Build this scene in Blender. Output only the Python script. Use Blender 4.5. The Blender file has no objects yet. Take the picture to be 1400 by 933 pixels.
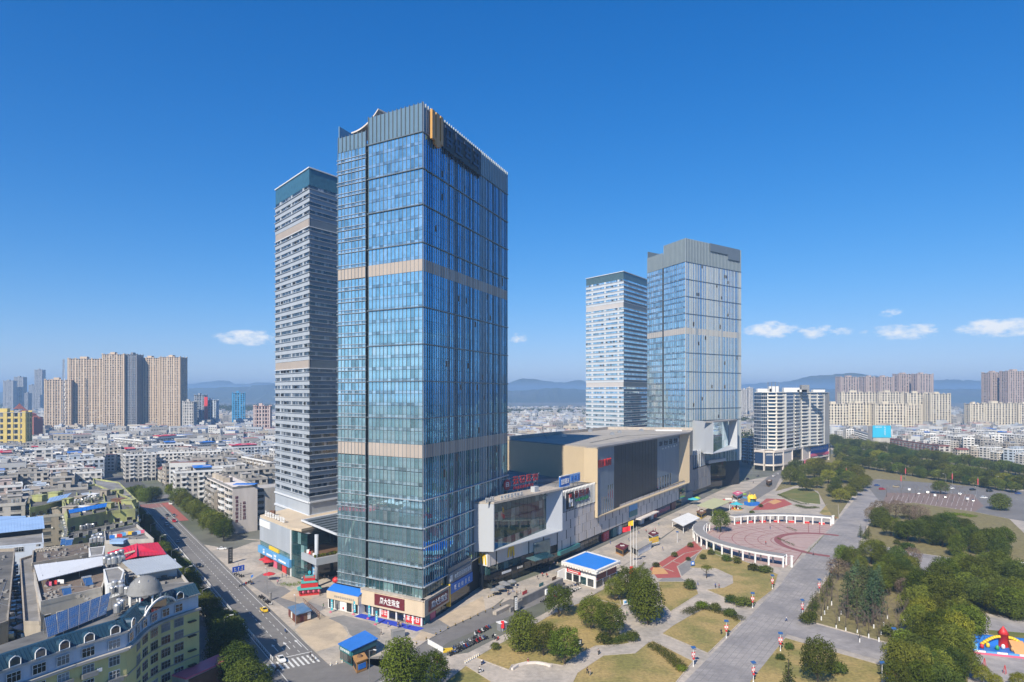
import bpy, math, random
from mathutils import Vector, Matrix
random.seed(7)
R = math.radians
scene = bpy.context.scene
COL = scene.collection
# ---------------------------------------------------------------- camera
FPX, HY, CAMH = 933.0,538.0,75.0
cam_d = bpy.data.cameras.new("camera"); cam = bpy.data.objects.new("camera", cam_d); COL.objects.link(cam)
cam.location = (0,0, CAMH); cam.rotation_euler = (R(90),0,0)
cam_d.sensor_width = 36; cam_d.lens = 36 * FPX / 1400.0
cam_d.shift_y = (HY - 466.5) / 1400.0
cam_d.clip_start = 1; cam_d.clip_end = 60000
scene.camera = cam
# ---------------------------------------------------------------- sky + sun
LD = Vector((0.39,0.92,0)).normalized()          # way the light travels over the ground
SUN_EL = R(39)
AZ = math.atan2(-LD.x, -LD.y)                       # the sun's bearing, from +Y towards +X
world = bpy.data.worlds.new("World"); scene.world = world; world.use_nodes = True
def build_world():
 nt = world.node_tree; N = nt.nodes; L = nt.links; N.clear()
 out = N.new("ShaderNodeOutputWorld"); bg = N.new("ShaderNodeBackground")
 sky = N.new("ShaderNodeTexSky"); sky.sky_type = 'NISHITA'; sky.sun_disc = False
 sky.sun_elevation = SUN_EL; sky.sun_rotation = AZ
 sky.altitude = 100; sky.air_density = 1.0; sky.dust_density = 0.0; sky.ozone_density = 7.0
 hs = N.new("ShaderNodeHueSaturation"); hs.inputs['Saturation'].default_value = SKY_SAT
 L.new(sky.outputs[0], hs.inputs['Color'])
 # soft shoulder: the photograph's film response near the bright horizon
 def vm(op, a, b=None):
  n = N.new("ShaderNodeVectorMath"); n.operation = op
  for i, x in enumerate((a, b)):
   if x is None: continue
   if isinstance(x, tuple): n.inputs[i].default_value = x
   else: L.new(x, n.inputs[i])
  return n.outputs[0]
 kk = SKY_K * SKY_STR
 skyc = vm('DIVIDE', vm('MULTIPLY', hs.outputs[0], (SKY_A * .78, SKY_A * .86, SKY_A * 1.14)), vm('ADD', vm('MULTIPLY', hs.outputs[0], (kk * .95, kk, kk * 1.04)),(1,1,1)))
 # clouds: soft puffs low over the horizon, on bearings all the way round
 tc = N.new("ShaderNodeTexCoord")
 sep = N.new("ShaderNodeSeparateXYZ"); L.new(tc.outputs['Generated'], sep.inputs[0])
 def math_(op, a, b=None, c=None):
  n = N.new("ShaderNodeMath"); n.operation = op
  for i, x in enumerate((a, b, c)):
   if x is None: continue
   if isinstance(x, (int, float)): n.inputs[i].default_value = x
   else: L.new(x, n.inputs[i])
  return n.outputs[0]
 az = math_('ARCTAN2', sep.outputs[0], sep.outputs[1])
 el = math_('ARCSINE', sep.outputs[2])
 noise = N.new("ShaderNodeTexNoise"); noise.inputs['Scale'].default_value = 46; noise.inputs['Detail'].default_value = 7; noise.inputs['Roughness'].default_value = .62
 mp = N.new("ShaderNodeMapping"); mp.inputs['Scale'].default_value = (1,1,2.2)
 L.new(tc.outputs['Generated'], mp.inputs[0]); L.new(mp.outputs[0], noise.inputs['Vector'])
 total = None
 seen = [(340,462,36,9,1),(708,462,12,6,.8),(1054,451,30,10,1.05),(1122,454,32,8,.8),(1236,454,44,9,.95),(1366,448,42,11,1.1),(1218,428,16,5,.6)]
 cl = []
 for px, py, wx, wy, s in seen:
  a = math.atan2(px - 700, FPX); d = math.hypot(px - 700, FPX)
  cl.append((a, math.atan2(HY - py, d), wx / d, wy / d, s))
 rr = random.Random(3)
 for k in range(16):                            # the same weather goes on outside the frame
  a = .85 + k * .29
  if a > math.pi: a -= 2 * math.pi
  cl.append((a, rr.uniform(.07,.13), rr.uniform(.02,.05), rr.uniform(.006,.012), rr.uniform(.6,1)))
 for a, e, wa, we, s in cl:
  dx = math_('DIVIDE', math_('SUBTRACT', az, a), wa)
  dy = math_('DIVIDE', math_('SUBTRACT', el, e), we)
  q = math_('ADD', math_('MULTIPLY', dx, dx), math_('MULTIPLY', dy, dy))
  m = math_('MULTIPLY', math_('MAXIMUM', math_('SUBTRACT', 1.0, math_('MULTIPLY', q, .55)),0.0), s)
  total = m if total is None else math_('MAXIMUM', total, m)
 thick = math_('MULTIPLY_ADD', noise.outputs['Fac'], 3.6,-1.95)
 dens = math_('MULTIPLY', math_('ADD', total, math_('MULTIPLY', thick, 1.0)),1.0)
 dens = math_('MULTIPLY', math_('MINIMUM', math_('MAXIMUM', dens, 0),1), math_('MINIMUM', math_('MULTIPLY', total, 2.5),1))
 mix = N.new("ShaderNodeMix"); mix.data_type = 'RGBA'
 L.new(math_('MULTIPLY', dens, .9), mix.inputs[0]); L.new(skyc, mix.inputs[6]); mix.inputs[7].default_value = (7.8,7.9,8.0,1)
 L.new(mix.outputs[2], bg.inputs[0]); bg.inputs[1].default_value = SKY_STR
 L.new(bg.outputs[0], out.inputs[0])
SKY_STR, SKY_SAT = 0.085,1.26
HAZE = 0.00018
SKY_K, SKY_A = 1.0,1.37
build_world()
sun_d = bpy.data.lights.new("sun", 'SUN'); sun = bpy.data.objects.new("sun", sun_d); COL.objects.link(sun)
sun_d.energy = 4.8; sun_d.angle = R(.53); sun_d.color = (1.0,.915,.79)
sdir = Vector((LD.x * math.cos(SUN_EL), LD.y * math.cos(SUN_EL),-math.sin(SUN_EL)))
sun.rotation_euler = sdir.to_track_quat('-Z', 'Y').to_euler(); sun.location = (-300,-700,600)
scene.view_settings.view_transform = 'Standard'; scene.view_settings.look = 'None'
scene.view_settings.exposure = 0.62; scene.view_settings.gamma = 1.0; scene.view_settings.use_curve_mapping = False
scene.cycles.use_denoising = True
scene.cycles.max_bounces = 6; scene.cycles.diffuse_bounces = 2; scene.cycles.glossy_bounces = 3
scene.cycles.transparent_max_bounces = 8; scene.cycles.volume_bounces = 1
scene.cycles.caustics_reflective = False; scene.cycles.caustics_refractive = False
scene.cycles.use_adaptive_sampling = True; scene.cycles.adaptive_threshold = 0.02
# ---------------------------------------------------------------- helpers
def G(px, py, z=0.0):
 """The place at height z that the photograph shows at pixel (px, py)."""
 Y = FPX * (CAMH - z) / (py - HY)
 return ((px - 700) / FPX * Y, Y)
def GL(pts, z=0.0): return [G(a, b, z) for a, b in pts]
def at_depth(px, Y): return ((px - 700) / FPX * Y, Y)
def z_at(py, Y): return CAMH - (py - HY) / FPX * Y
class MB:
 """Collects faces; build() links them as one mesh object."""
 def __init__(s): s.v = []; s.f = []; s.r = []
 def face(s, pts, r=None):
  n = len(s.v); s.v.extend(pts); s.f.append(tuple(range(n, n + len(pts)))); s.r.append(random.random() if r is None else r); return s
 def hexa(s, c, r=None):
  n = len(s.v); s.v.extend(c); r = random.random() if r is None else r
  for q in ((0,3,2,1),(4,5,6,7),(0,1,5,4),(1,2,6,5),(2,3,7,6),(3,0,4,7)):
   s.f.append(tuple(n + i for i in q)); s.r.append(r)
  return s
 def box(s, x0, x1, y0, y1, z0, z1, T=None, r=None):
  c = [(x0, y0, z0),(x1, y0, z0),(x1, y1, z0),(x0, y1, z0),(x0, y0, z1),(x1, y0, z1),(x1, y1, z1),(x0, y1, z1)]
  return s.hexa([T(*p) for p in c] if T else c, r)
 def prism(s, pts, z0, z1, r=None, top=True, bottom=False):
  n = len(s.v); k = len(pts); r = random.random() if r is None else r
  a = sum(pts[i][0] * pts[(i + 1) % k][1] - pts[(i + 1) % k][0] * pts[i][1] for i in range(k))
  if a < 0: pts = pts[::-1]
  s.v.extend([(p[0], p[1], z0) for p in pts] + [(p[0], p[1], z1) for p in pts])
  for i in range(k):
   j = (i + 1) % k; s.f.append((n + i, n + j, n + k + j, n + k + i)); s.r.append(r)
  if top: s.f.append(tuple(n + k + i for i in range(k))); s.r.append(r)
  if bottom: s.f.append(tuple(n + i for i in reversed(range(k)))); s.r.append(r)
  return s
 def cyl(s, p, q, r0, r1=None, n=8, r=None, caps=True):
  r1 = r0 if r1 is None else r1; p = Vector(p); q = Vector(q); d = (q - p)
  if d.length < 1e-6: return s
  d.normalize(); a = d.orthogonal().normalized(); b = d.cross(a); m = len(s.v); r = random.random() if r is None else r
  for c, rad in ((p, r0),(q, r1)):
   for i in range(n):
    t = 2 * math.pi * i / n; s.v.append(tuple(c + a * rad * math.cos(t) + b * rad * math.sin(t)))
  for i in range(n):
   j = (i + 1) % n; s.f.append((m + i, m + j, m + n + j, m + n + i)); s.r.append(r)
  if caps:
   s.f.append(tuple(m + i for i in reversed(range(n)))); s.f.append(tuple(m + n + i for i in range(n))); s.r += [r, r]
  return s
 def lathe(s, prof, n=12, c=(0,0), T=None, r=None, a0=0, a1=None):
  m = len(s.v); full = a1 is None; k = n if full else n + 1; r = random.random() if r is None else r
  for rad, z in prof:
   for i in range(k):
    t = 2 * math.pi * i / n if full else a0 + (a1 - a0) * i / n
    p = (c[0] + rad * math.cos(t), c[1] + rad * math.sin(t), z); s.v.append(T(*p) if T else p)
  for j in range(len(prof) - 1):
   for i in range(k if full else k - 1):
    i2 = (i + 1) % k; s.f.append((m + j * k + i, m + j * k + i2, m + (j + 1) * k + i2, m + (j + 1) * k + i)); s.r.append(r)
  return s
 def bar(s, p, q, w, h, r=None):
  p = Vector(p); q = Vector(q); d = (q - p).normalized(); u = Vector((0,0,1))
  if abs(d.z) > .99: u = Vector((1,0,0))
  a = d.cross(u).normalized() * w / 2; b = a.cross(d).normalized() * h / 2
  return s.hexa([tuple(p - a - b), tuple(p + a - b), tuple(q + a - b), tuple(q - a - b), tuple(p - a + b), tuple(p + a + b), tuple(q + a + b), tuple(q - a + b)], r)
 def mesh(s, name, mat):
  me = bpy.data.meshes.new(name); me.from_pydata(s.v, [], s.f)
  at = me.attributes.new("rnd", 'FLOAT', 'FACE'); at.data.foreach_set("value", s.r)
  if mat: me.materials.append(mat)
  return me
 def build(s, name, mat, parent=None, kind=None, smooth=False, loc=None, rz=0.0):
  me = s.mesh(name, mat)
  if smooth: me.polygons.foreach_set("use_smooth", [True] * len(me.polygons))
  return link(name, me, parent, kind, loc, rz)
def link(name, data, parent=None, kind=None, loc=None, rz=0.0):
 o = bpy.data.objects.new(name, data); COL.objects.link(o)
 if parent: o.parent = parent
 if kind: o["kind"] = kind
 if loc is not None: o.location = loc
 if rz: o.rotation_euler = (0,0, rz)
 return o
def tag(o, label, cat, group=None):
 o["label"] = label; o["category"] = cat
 if group: o["group"] = group
 return o
def thing(name, label, cat, loc=(0,0,0), rz=0.0, group=None):
 o = link(name, None, loc=(loc[0], loc[1], loc[2] if len(loc) > 2 else 0), rz=rz); o.empty_display_size = .5
 return tag(o, label, cat, group)
KIDS = {}
def kids(o):
 return [c for c in o.children]
def dup_tree(o, parent=None):
 c = o.copy(); COL.objects.link(c)
 if parent: c.parent = parent
 for k in KIDS.get(o.name) or KIDS.setdefault(o.name, kids(o)): dup_tree(k, c)
 return c
def place(o, loc, rz=0.0, label=None, sc=None, group=None):
 o.location = (loc[0], loc[1], loc[2] if len(loc) > 2 else 0); o.rotation_euler = (0,0, rz)
 if sc is not None: o.scale = (sc, sc, sc) if isinstance(sc, (int, float)) else sc
 if label: o["label"] = label
 if group: o["group"] = group
 return o
class Once:
 """Hands out the prototype itself first and copies of it after."""
 def __init__(s, proto): s.p = proto; s.used = False
 def get(s):
  if not s.used: s.used = True; KIDS.setdefault(s.p.name, kids(s.p)); return s.p
  return dup_tree(s.p)
def repaint(o, **mats):
 """Own colours for a copy: the part's name -> material."""
 for c in [o] + list(o.children) + [g for c in o.children for g in c.children]:
  m = mats.get(c.name.split('.')[0])
  if m and c.type == 'MESH' and c.material_slots:
   c.material_slots[0].link = 'OBJECT'; c.material_slots[0].material = m
class Facade:
 """A wall from P to Q (left to right seen from outside): u along, v up, w outwards."""
 def __init__(s, P, Q):
  s.P = Vector((P[0], P[1])); s.Q = Vector((Q[0], Q[1])); d = s.Q - s.P; s.L = d.length; s.d = d / s.L
  s.n = Vector((s.d.y, -s.d.x)); s.ang = math.atan2(s.d.y, s.d.x)
 def p(s, u, v, w=0.0):
  a = s.P + s.d * u + s.n * w; return (a.x, a.y, v)
 def box(s, mb, u0, u1, v0, v1, w0, w1, r=None):
  return mb.hexa([s.p(u0, v0, w1), s.p(u1, v0, w1), s.p(u1, v0, w0), s.p(u0, v0, w0), s.p(u0, v1, w1), s.p(u1, v1, w1), s.p(u1, v1, w0), s.p(u0, v1, w0)], r)
 def quad(s, mb, u0, u1, v0, v1, w, r=None, jit=0.0):
  j = [random.uniform(-jit, jit) for _ in range(4)]
  return mb.face([s.p(u0, v0, w + j[0]), s.p(u1, v0, w + j[1]), s.p(u1, v1, w + j[2]), s.p(u0, v1, w + j[0] + j[2] - j[1])], r)
 def u_px(s, px, eye=(0,0)):
  """Where along the wall the view ray of column px meets it (world-frame walls)."""
  t = (px - 700) / FPX; return (t * s.P.y - s.P.x) / (s.d.x - t * s.d.y)
# flat lettering: stroke glyphs on a grid, each a list of strokes in a unit cell
def lerp(a, b, t): return a + (b - a) * t
def local(root_loc, rz, p):
 x, y = p[0] - root_loc[0], p[1] - root_loc[1]; c, s = math.cos(-rz), math.sin(-rz)
 return (c * x - s * y, s * x + c * y)
# ---------------------------------------------------------------- materials
MATS = {}
def M(name, col, rough=.8, var=.12, scale=.4, metal=0.0, bump=0.0, spec=.5, streak=False, attr=0.0, objvar=0.0, second=None, second_scale=.05, second_amt=.5):
 """Plain surface: colour with cloudy wear; attr varies it per piece, objvar per object, second blends in blotches of another colour."""
 m = bpy.data.materials.new(name); m.use_nodes = True; nt = m.node_tree; N = nt.nodes; L = nt.links
 b = N["Principled BSDF"]; b.inputs["Roughness"].default_value = rough; b.inputs["Metallic"].default_value = metal
 b.inputs["Specular IOR Level"].default_value = spec
 tc = N.new("ShaderNodeTexCoord"); mp = N.new("ShaderNodeMapping"); L.new(tc.outputs["Object"], mp.inputs[0])
 if streak: mp.inputs['Scale'].default_value = (1,1,.12)
 n = N.new("ShaderNodeTexNoise"); n.inputs['Scale'].default_value = scale; n.inputs['Detail'].default_value = 6; n.inputs['Roughness'].default_value = .65
 L.new(mp.outputs[0], n.inputs['Vector'])
 mr = N.new("ShaderNodeMapRange"); mr.inputs[1].default_value = .25; mr.inputs[2].default_value = .75; mr.inputs[3].default_value = 1 - var * 1.6; mr.inputs[4].default_value = 1 + var * .8
 L.new(n.outputs['Fac'], mr.inputs[0]); val = mr.outputs[0]
 def mul(a, src, lo, hi):
  r = N.new("ShaderNodeMapRange"); r.inputs[3].default_value = lo; r.inputs[4].default_value = hi; L.new(src, r.inputs[0])
  q = N.new("ShaderNodeMath"); q.operation = 'MULTIPLY'; L.new(a, q.inputs[0]); L.new(r.outputs[0], q.inputs[1]); return q.outputs[0]
 if attr:
  a = N.new("ShaderNodeAttribute"); a.attribute_name = "rnd"; val = mul(val, a.outputs['Fac'], 1 - attr, 1 + attr)
 if objvar:
  oi = N.new("ShaderNodeObjectInfo"); val = mul(val, oi.outputs['Random'], 1 - objvar, 1 + objvar)
 base = None
 if second:
  n2 = N.new("ShaderNodeTexNoise"); n2.inputs['Scale'].default_value = second_scale; n2.inputs['Detail'].default_value = 5; L.new(tc.outputs["Object"], n2.inputs['Vector'])
  r2 = N.new("ShaderNodeMapRange"); r2.inputs[1].default_value = .42; r2.inputs[2].default_value = .62; r2.inputs[4].default_value = second_amt; L.new(n2.outputs['Fac'], r2.inputs[0])
  mx = N.new("ShaderNodeMix"); mx.data_type = 'RGBA'; L.new(r2.outputs[0], mx.inputs[0]); mx.inputs[6].default_value = (*col, 1); mx.inputs[7].default_value = (*second, 1); base = mx.outputs[2]
 vm = N.new("ShaderNodeVectorMath"); vm.operation = 'SCALE'
 if base: L.new(base, vm.inputs[0])
 else: vm.inputs[0].default_value = col
 L.new(val, vm.inputs['Scale']); L.new(vm.outputs[0], b.inputs["Base Color"])
 if bump:
  bp = N.new("ShaderNodeBump"); bp.inputs['Strength'].default_value = bump; bp.inputs['Distance'].default_value = .05; L.new(n.outputs['Fac'], bp.inputs['Height']); L.new(bp.outputs[0], b.inputs['Normal'])
 MATS[name] = m; return m
def glass(name, dark, light, ior=2.4, share=.25, rough=.03, tint=(1,1,1), share_soft=.12, metal=0.0):
 """Coated curtain-wall glass: dark rooms behind most panes, blinds behind some, and a strong reflection."""
 m = bpy.data.materials.new(name); m.use_nodes = True; nt = m.node_tree; N = nt.nodes; L = nt.links
 b = N["Principled BSDF"]; b.inputs["Roughness"].default_value = rough; b.inputs["IOR"].default_value = ior; b.inputs["Metallic"].default_value = metal
 b.inputs["Specular Tint"].default_value = (*tint, 1)
 a = N.new("ShaderNodeAttribute"); a.attribute_name = "rnd"
 cr = N.new("ShaderNodeValToRGB"); e = cr.color_ramp.elements
 e[0].position = 0; e[0].color = (*[c * .55 for c in dark], 1); e[1].position = 1; e[1].color = (*light, 1)
 k = e.new(max(.02,1 - share - share_soft)); k.color = (*dark, 1); k = e.new(1 - share); k.color = (*[lerp(d, l, .45) for d, l in zip(dark, light)], 1)
 L.new(a.outputs['Fac'], cr.inputs[0])
 tc = N.new("ShaderNodeTexCoord"); n = N.new("ShaderNodeTexNoise"); n.inputs['Scale'].default_value = .6; n.inputs['Detail'].default_value = 5; L.new(tc.outputs['Object'], n.inputs['Vector'])
 mr = N.new("ShaderNodeMapRange"); mr.inputs[3].default_value = .6; mr.inputs[4].default_value = 1.4; L.new(n.outputs['Fac'], mr.inputs[0])
 vm = N.new("ShaderNodeVectorMath"); vm.operation = 'SCALE'; L.new(cr.outputs[0], vm.inputs[0]); L.new(mr.outputs[0], vm.inputs['Scale']); L.new(vm.outputs[0], b.inputs['Base Color'])
 MATS[name] = m; return m
def leafmat(name, c0, c1, trans=.16):
 m = bpy.data.materials.new(name); m.use_nodes = True; nt = m.node_tree; N = nt.nodes; L = nt.links
 out = N["Material Output"]; N.remove(N["Principled BSDF"])
 a = N.new("ShaderNodeAttribute"); a.attribute_name = "rnd"
 oi = N.new("ShaderNodeObjectInfo")
 cr = N.new("ShaderNodeMix"); cr.data_type = 'RGBA'; cr.inputs[6].default_value = (*c0,1); cr.inputs[7].default_value = (*c1,1); L.new(a.outputs['Fac'], cr.inputs[0])
 mr = N.new("ShaderNodeMapRange"); mr.inputs[3].default_value = .7; mr.inputs[4].default_value = 1.5; L.new(oi.outputs['Random'], mr.inputs[0])
 vm = N.new("ShaderNodeVectorMath"); vm.operation = 'SCALE'; wn = N.new("ShaderNodeTexWhiteNoise"); wn.noise_dimensions = '1D'; L.new(oi.outputs['Random'], wn.inputs['W']); w2 = N.new("ShaderNodeMapRange"); w2.inputs[4].default_value = .4; L.new(wn.outputs[0], w2.inputs[0])
 hm = N.new("ShaderNodeMix"); hm.data_type = 'RGBA'; L.new(w2.outputs[0], hm.inputs[0]); L.new(cr.outputs[2], hm.inputs[6]); hm.inputs[7].default_value = (.115,.1,.022,1)
 L.new(hm.outputs[2], vm.inputs[0]); L.new(mr.outputs[0], vm.inputs['Scale'])
 d = N.new("ShaderNodeBsdfDiffuse"); t = N.new("ShaderNodeBsdfTranslucent"); mx = N.new("ShaderNodeMixShader"); mx.inputs[0].default_value = trans
 L.new(vm.outputs[0], d.inputs[0]); L.new(vm.outputs[0], t.inputs[0]); L.new(d.outputs[0], mx.inputs[1]); L.new(t.outputs[0], mx.inputs[2]); L.new(mx.outputs[0], out.inputs[0])
 MATS[name] = m; return m
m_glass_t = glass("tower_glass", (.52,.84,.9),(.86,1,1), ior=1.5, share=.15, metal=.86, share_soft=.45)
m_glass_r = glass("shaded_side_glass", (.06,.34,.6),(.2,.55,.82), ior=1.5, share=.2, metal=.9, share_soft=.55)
m_glass_far = glass("pale_tower_glass", (.55,.8,.9),(.88,.97,1), ior=1.5, share=.2, metal=.8, share_soft=.3)
m_glass_dk = glass("dark_glass", (.012,.018,.022),(.09,.1,.1), ior=1.75, share=.15)
m_glass_h = glass("house_glass", (.018,.022,.026),(.25,.26,.26), ior=1.6, share=.14, rough=.08)
m_glass_teal = glass("teal_glass", (.025,.07,.075),(.2,.33,.33), ior=2.0, share=.2, tint=(.8,1,1))
m_glass_blue = glass("blue_glass", (.01,.035,.08),(.05,.1,.16), ior=2.4, share=.1)
m_silver = M("silver_metal", (.46,.5,.52),.35,.06,.2, metal=.35)
m_silver_dk = M("weathered_grey_metal", (.17,.2,.22),.4,.08,.2, metal=.3)
m_grille = M("dark_grille_metal", (.035,.055,.065),.5,.1,.3)
m_beige_panel = M("beige_panel", (.38,.325,.275),.6,.06,.15, attr=.06)
m_louvre = M("grey_louvre_panel", (.2,.31,.38),.35,.07,.2, metal=.5, attr=.08)
m_alu = M("pale_aluminium_panel", (.37,.405,.44),.5,.08,.15, attr=.04, streak=True)
m_alu_lt = M("white_aluminium_panel", (.62,.64,.66),.5,.05,.15, attr=.04, streak=True)
m_white = M("white_paint", (.72,.72,.70),.6,.08,.25, streak=True)
m_whitewall = M("white_render_wall", (.55,.525,.48),.8,.24,.15, streak=True, objvar=.12)
m_gold = M("champagne_panel", (.5,.4,.26),.55,.05,.1, attr=.03)
m_stone = M("pale_stone_cladding", (.6,.54,.48),.75,.09,.15, attr=.07, streak=True)
m_stone_dk = M("grey_stone_cladding", (.25,.24,.23),.75,.1,.15, attr=.06)
m_greycorr = M("blue_grey_ribbed_sheet", (.17,.22,.27),.5,.06,.2, attr=.06)
m_conc = M("concrete", (.27,.26,.245),.9,.2,.3, second=(.14,.135,.125), second_scale=.12, second_amt=.7)
m_roofgrey = M("flat_roof_felt", (.15,.145,.135),.95,.25,.25, second=(.1,.1,.095), second_scale=.1, second_amt=.8, objvar=.25)
m_roofpale = M("mall_roof_screed", (.36,.33,.28),.9,.14,.12, second=(.27,.25,.22), second_scale=.03, second_amt=.7)
m_asph = M("asphalt", (.16,.152,.145),.9,.12,.35, second=(.2,.19,.175), second_scale=.04, second_amt=.7)
m_asph_dk = M("dark_asphalt", (.09,.09,.09),.9,.14,.35)
m_pave = M("grey_paving", (.235,.225,.215),.9,.14,.5, second=(.17,.165,.16), second_scale=.07, second_amt=.7)
m_pavebeige = M("sandy_paving", (.5,.4,.28),.9,.13,.35, second=(.31,.26,.2), second_scale=.12, second_amt=.6)
m_pavelight = M("pale_paving", (.46,.4,.33),.9,.2,.6, second=(.28,.26,.23), second_scale=.08, second_amt=.7)
m_avenue = M("avenue_stone", (.34,.315,.295),.85,.18,.35, second=(.215,.205,.205), second_scale=.06, second_amt=.7, attr=.1)
m_lawn = M("dry_lawn", (.37,.27,.1),1,.3,1.1, second=(.2,.185,.05), second_scale=.075, second_amt=.95)
m_lawngreen = M("green_lawn", (.11,.13,.025),1,.2,.7, second=(.2,.165,.05), second_scale=.08, second_amt=.7)
m_earth = M("park_floor", (.2,.17,.065),1,.3,.5, second=(.2,.165,.07), second_scale=.07, second_amt=.7)
m_ground = M("town_ground", (.17,.165,.15),1,.25,.05, second=(.08,.1,.045), second_scale=.006, second_amt=.7)
m_paint = M("road_paint", (.66,.66,.63),.7,.2,1.2)
m_yellowpaint = M("yellow_road_paint", (.6,.42,.05),.7,.15,1)
m_redpave = M("red_playground_rubber", (.36,.085,.07),.9,.12,.4)
m_redring = M("dark_red_paving", (.24,.085,.085),.9,.12,.4)
m_pinkpave = M("pink_paving", (.4,.29,.26),.9,.12,.4, attr=.12)
m_orange = M("orange_rubber", (.55,.3,.12),.9,.1,.4)
m_red = M("red_paint", (.55,.03,.03),.5,.1,.5)
m_redroof = M("bright_red_sheet_roof", (.62,.02,.045),.5,.1,.25)
m_maroon = M("maroon_sign_panel", (.13,.018,.025),.5,.06,.5)
m_blue = M("bright_blue_sheet", (.02,.16,.55),.5,.09,.25)
m_skyblue = M("sky_blue_panel", (.1,.32,.6),.5,.08,.3)
m_bluepale = M("pale_blue_sheet", (.3,.45,.68),.5,.1,.2)
m_blue_dk = M("navy_sheet", (.015,.04,.1),.5,.1,.3)
m_bluecarpet = M("blue_carpet", (.02,.05,.42),.9,.1,.5)
m_teal = M("teal_banner", (.05,.4,.48),.7,.1,.5)
m_tealdk = M("dark_teal_panel", (.03,.16,.17),.5,.08,.3)
m_green = M("green_paint", (.04,.3,.1),.6,.1,.5)
m_lime = M("lime_paint", (.3,.5,.08),.6,.1,.5)
m_yellow = M("yellow_paint", (.75,.5,.03),.5,.08,.5)
m_cream = M("cream_wall", (.55,.45,.32),.75,.1,.15, streak=True)
m_black = M("black_paint", (.012,.012,.013),.5,.1,.5)
m_dark = M("dark_interior", (.02,.021,.023),.9,.2,.3)
m_grey = M("grey_paint", (.22,.225,.23),.6,.1,.4)
m_brown = M("brown_timber", (.14,.075,.035),.8,.2,.6)
m_brownpale = M("orange_timber", (.4,.21,.07),.8,.15,.5)
m_rust = M("rusty_sheet", (.18,.09,.055),.9,.2,.4)
m_bark = M("bark", (.07,.055,.04),.95,.25,1)
m_twig = M("bare_twigs", (.15,.115,.095),.95,.2,1)
m_steel = M("galvanised_steel", (.42,.43,.44),.35,.1,.3, metal=.7)
m_tank = M("steel_tank", (.5,.5,.49),.3,.08,.4, metal=.6)
m_solar = M("solar_cell_blue", (.035,.1,.25),.2,.1,.4, spec=.8)
m_mansard = M("teal_blue_mansard", (.014,.05,.085),.5,.12,.3, streak=True)
m_yellowwall = M("yellow_green_wall", (.62,.54,.22),.8,.13,.2, streak=True, second=(.48,.43,.2), second_scale=.15, second_amt=.5)
m_limewall = M("lime_yellow_wall", (.4,.42,.16),.85,.2,.2, streak=True, second=(.22,.22,.14), second_scale=.2, second_amt=.7)
m_ltblue = M("pale_blue_wall", (.5,.56,.64),.8,.12,.2, streak=True)
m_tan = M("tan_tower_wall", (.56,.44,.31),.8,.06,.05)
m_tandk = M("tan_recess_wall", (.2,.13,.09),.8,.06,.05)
m_pinktan = M("dusky_tower_wall", (.4,.31,.27),.8,.06,.05)
m_tilered = M("red_brown_tile", (.22,.065,.05),.85,.2,.3)
m_skin = M("skin", (.45,.27,.19),.6,.05,2)
m_tyre = M("tyre_rubber", (.015,.015,.015),.9,.1,2)
m_flagred = M("red_flag_cloth", (.6,.02,.03),.8,.1,.5)
m_pink = M("pink_plastic", (.6,.12,.2),.5,.08,.5)
m_asphred = M("red_road_paint", (.33,.1,.08),.9,.15,.4)
l_camphor = leafmat("camphor_leaf", (.024,.045,.006),(.125,.17,.024))
l_dark = leafmat("dark_leaf", (.016,.038,.01),(.088,.125,.024))
l_cedar = leafmat("cedar_needle", (.022,.05,.028),(.085,.135,.07))
l_yellow = leafmat("yellow_green_leaf", (.06,.08,.01),(.25,.245,.03))
l_hedge = leafmat("hedge_leaf", (.03,.045,.012),(.085,.1,.025))
l_olive = leafmat("olive_leaf", (.034,.052,.009),(.15,.172,.028))
l_brown = leafmat("dry_twig_leaf", (.1,.075,.06),(.19,.14,.11))
l_bright = leafmat("bright_green_leaf", (.06,.11,.01),(.16,.22,.02))
# ---------------------------------------------------------------- lettering and shared shapes
def shift(mb, root):
 x, y, z = root.location; mb.v = [(a - x, b - y, c - z) for a, b, c in mb.v]; return mb
def wb(mb, name, mat, root, kind=None, smooth=False):
 """Build a mesh given in world coordinates under an unrotated root."""
 return shift(mb, root).build(name, mat, root, kind, smooth)
FONT_CACHE = {}
def text_mesh(s, depth=.06):
 if (s, depth) in FONT_CACHE: return FONT_CACHE[s, depth]
 c = bpy.data.curves.new('lettering', 'FONT'); c.body = s; c.extrude = depth / 2; c.resolution_u = 1; c.offset = .012
 o = bpy.data.objects.new('lettering', c); COL.objects.link(o); bpy.context.view_layer.update()
 me = bpy.data.meshes.new_from_object(o.evaluated_get(bpy.context.evaluated_depsgraph_get()))
 bpy.data.objects.remove(o); bpy.data.curves.remove(c)
 pts = [tuple(v.co) for v in me.vertices]; fs = [tuple(p.vertices) for p in me.polygons]; bpy.data.meshes.remove(me)
 x0 = min(p[0] for p in pts); x1 = max(p[0] for p in pts); y0 = min(p[1] for p in pts); y1 = max(p[1] for p in pts)
 FONT_CACHE[s, depth] = ([((p[0] - x0) / (x1 - x0),(p[1] - y0) / (y1 - y0), p[2]) for p in pts], fs); return FONT_CACHE[s, depth]
def letters(mb, f, s, u0, u1, v0, v1, w, depth=.12):
 """Raised lettering s filling a rectangle of facade f."""
 pts, fs = text_mesh(s, depth); n = len(mb.v)
 mb.v += [f.p(lerp(u0, u1, x), lerp(v0, v1, y), w + z + depth / 2) for x, y, z in pts]; mb.f += [tuple(n + i for i in q) for q in fs]; mb.r += [.5] * len(fs)
 return mb
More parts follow.
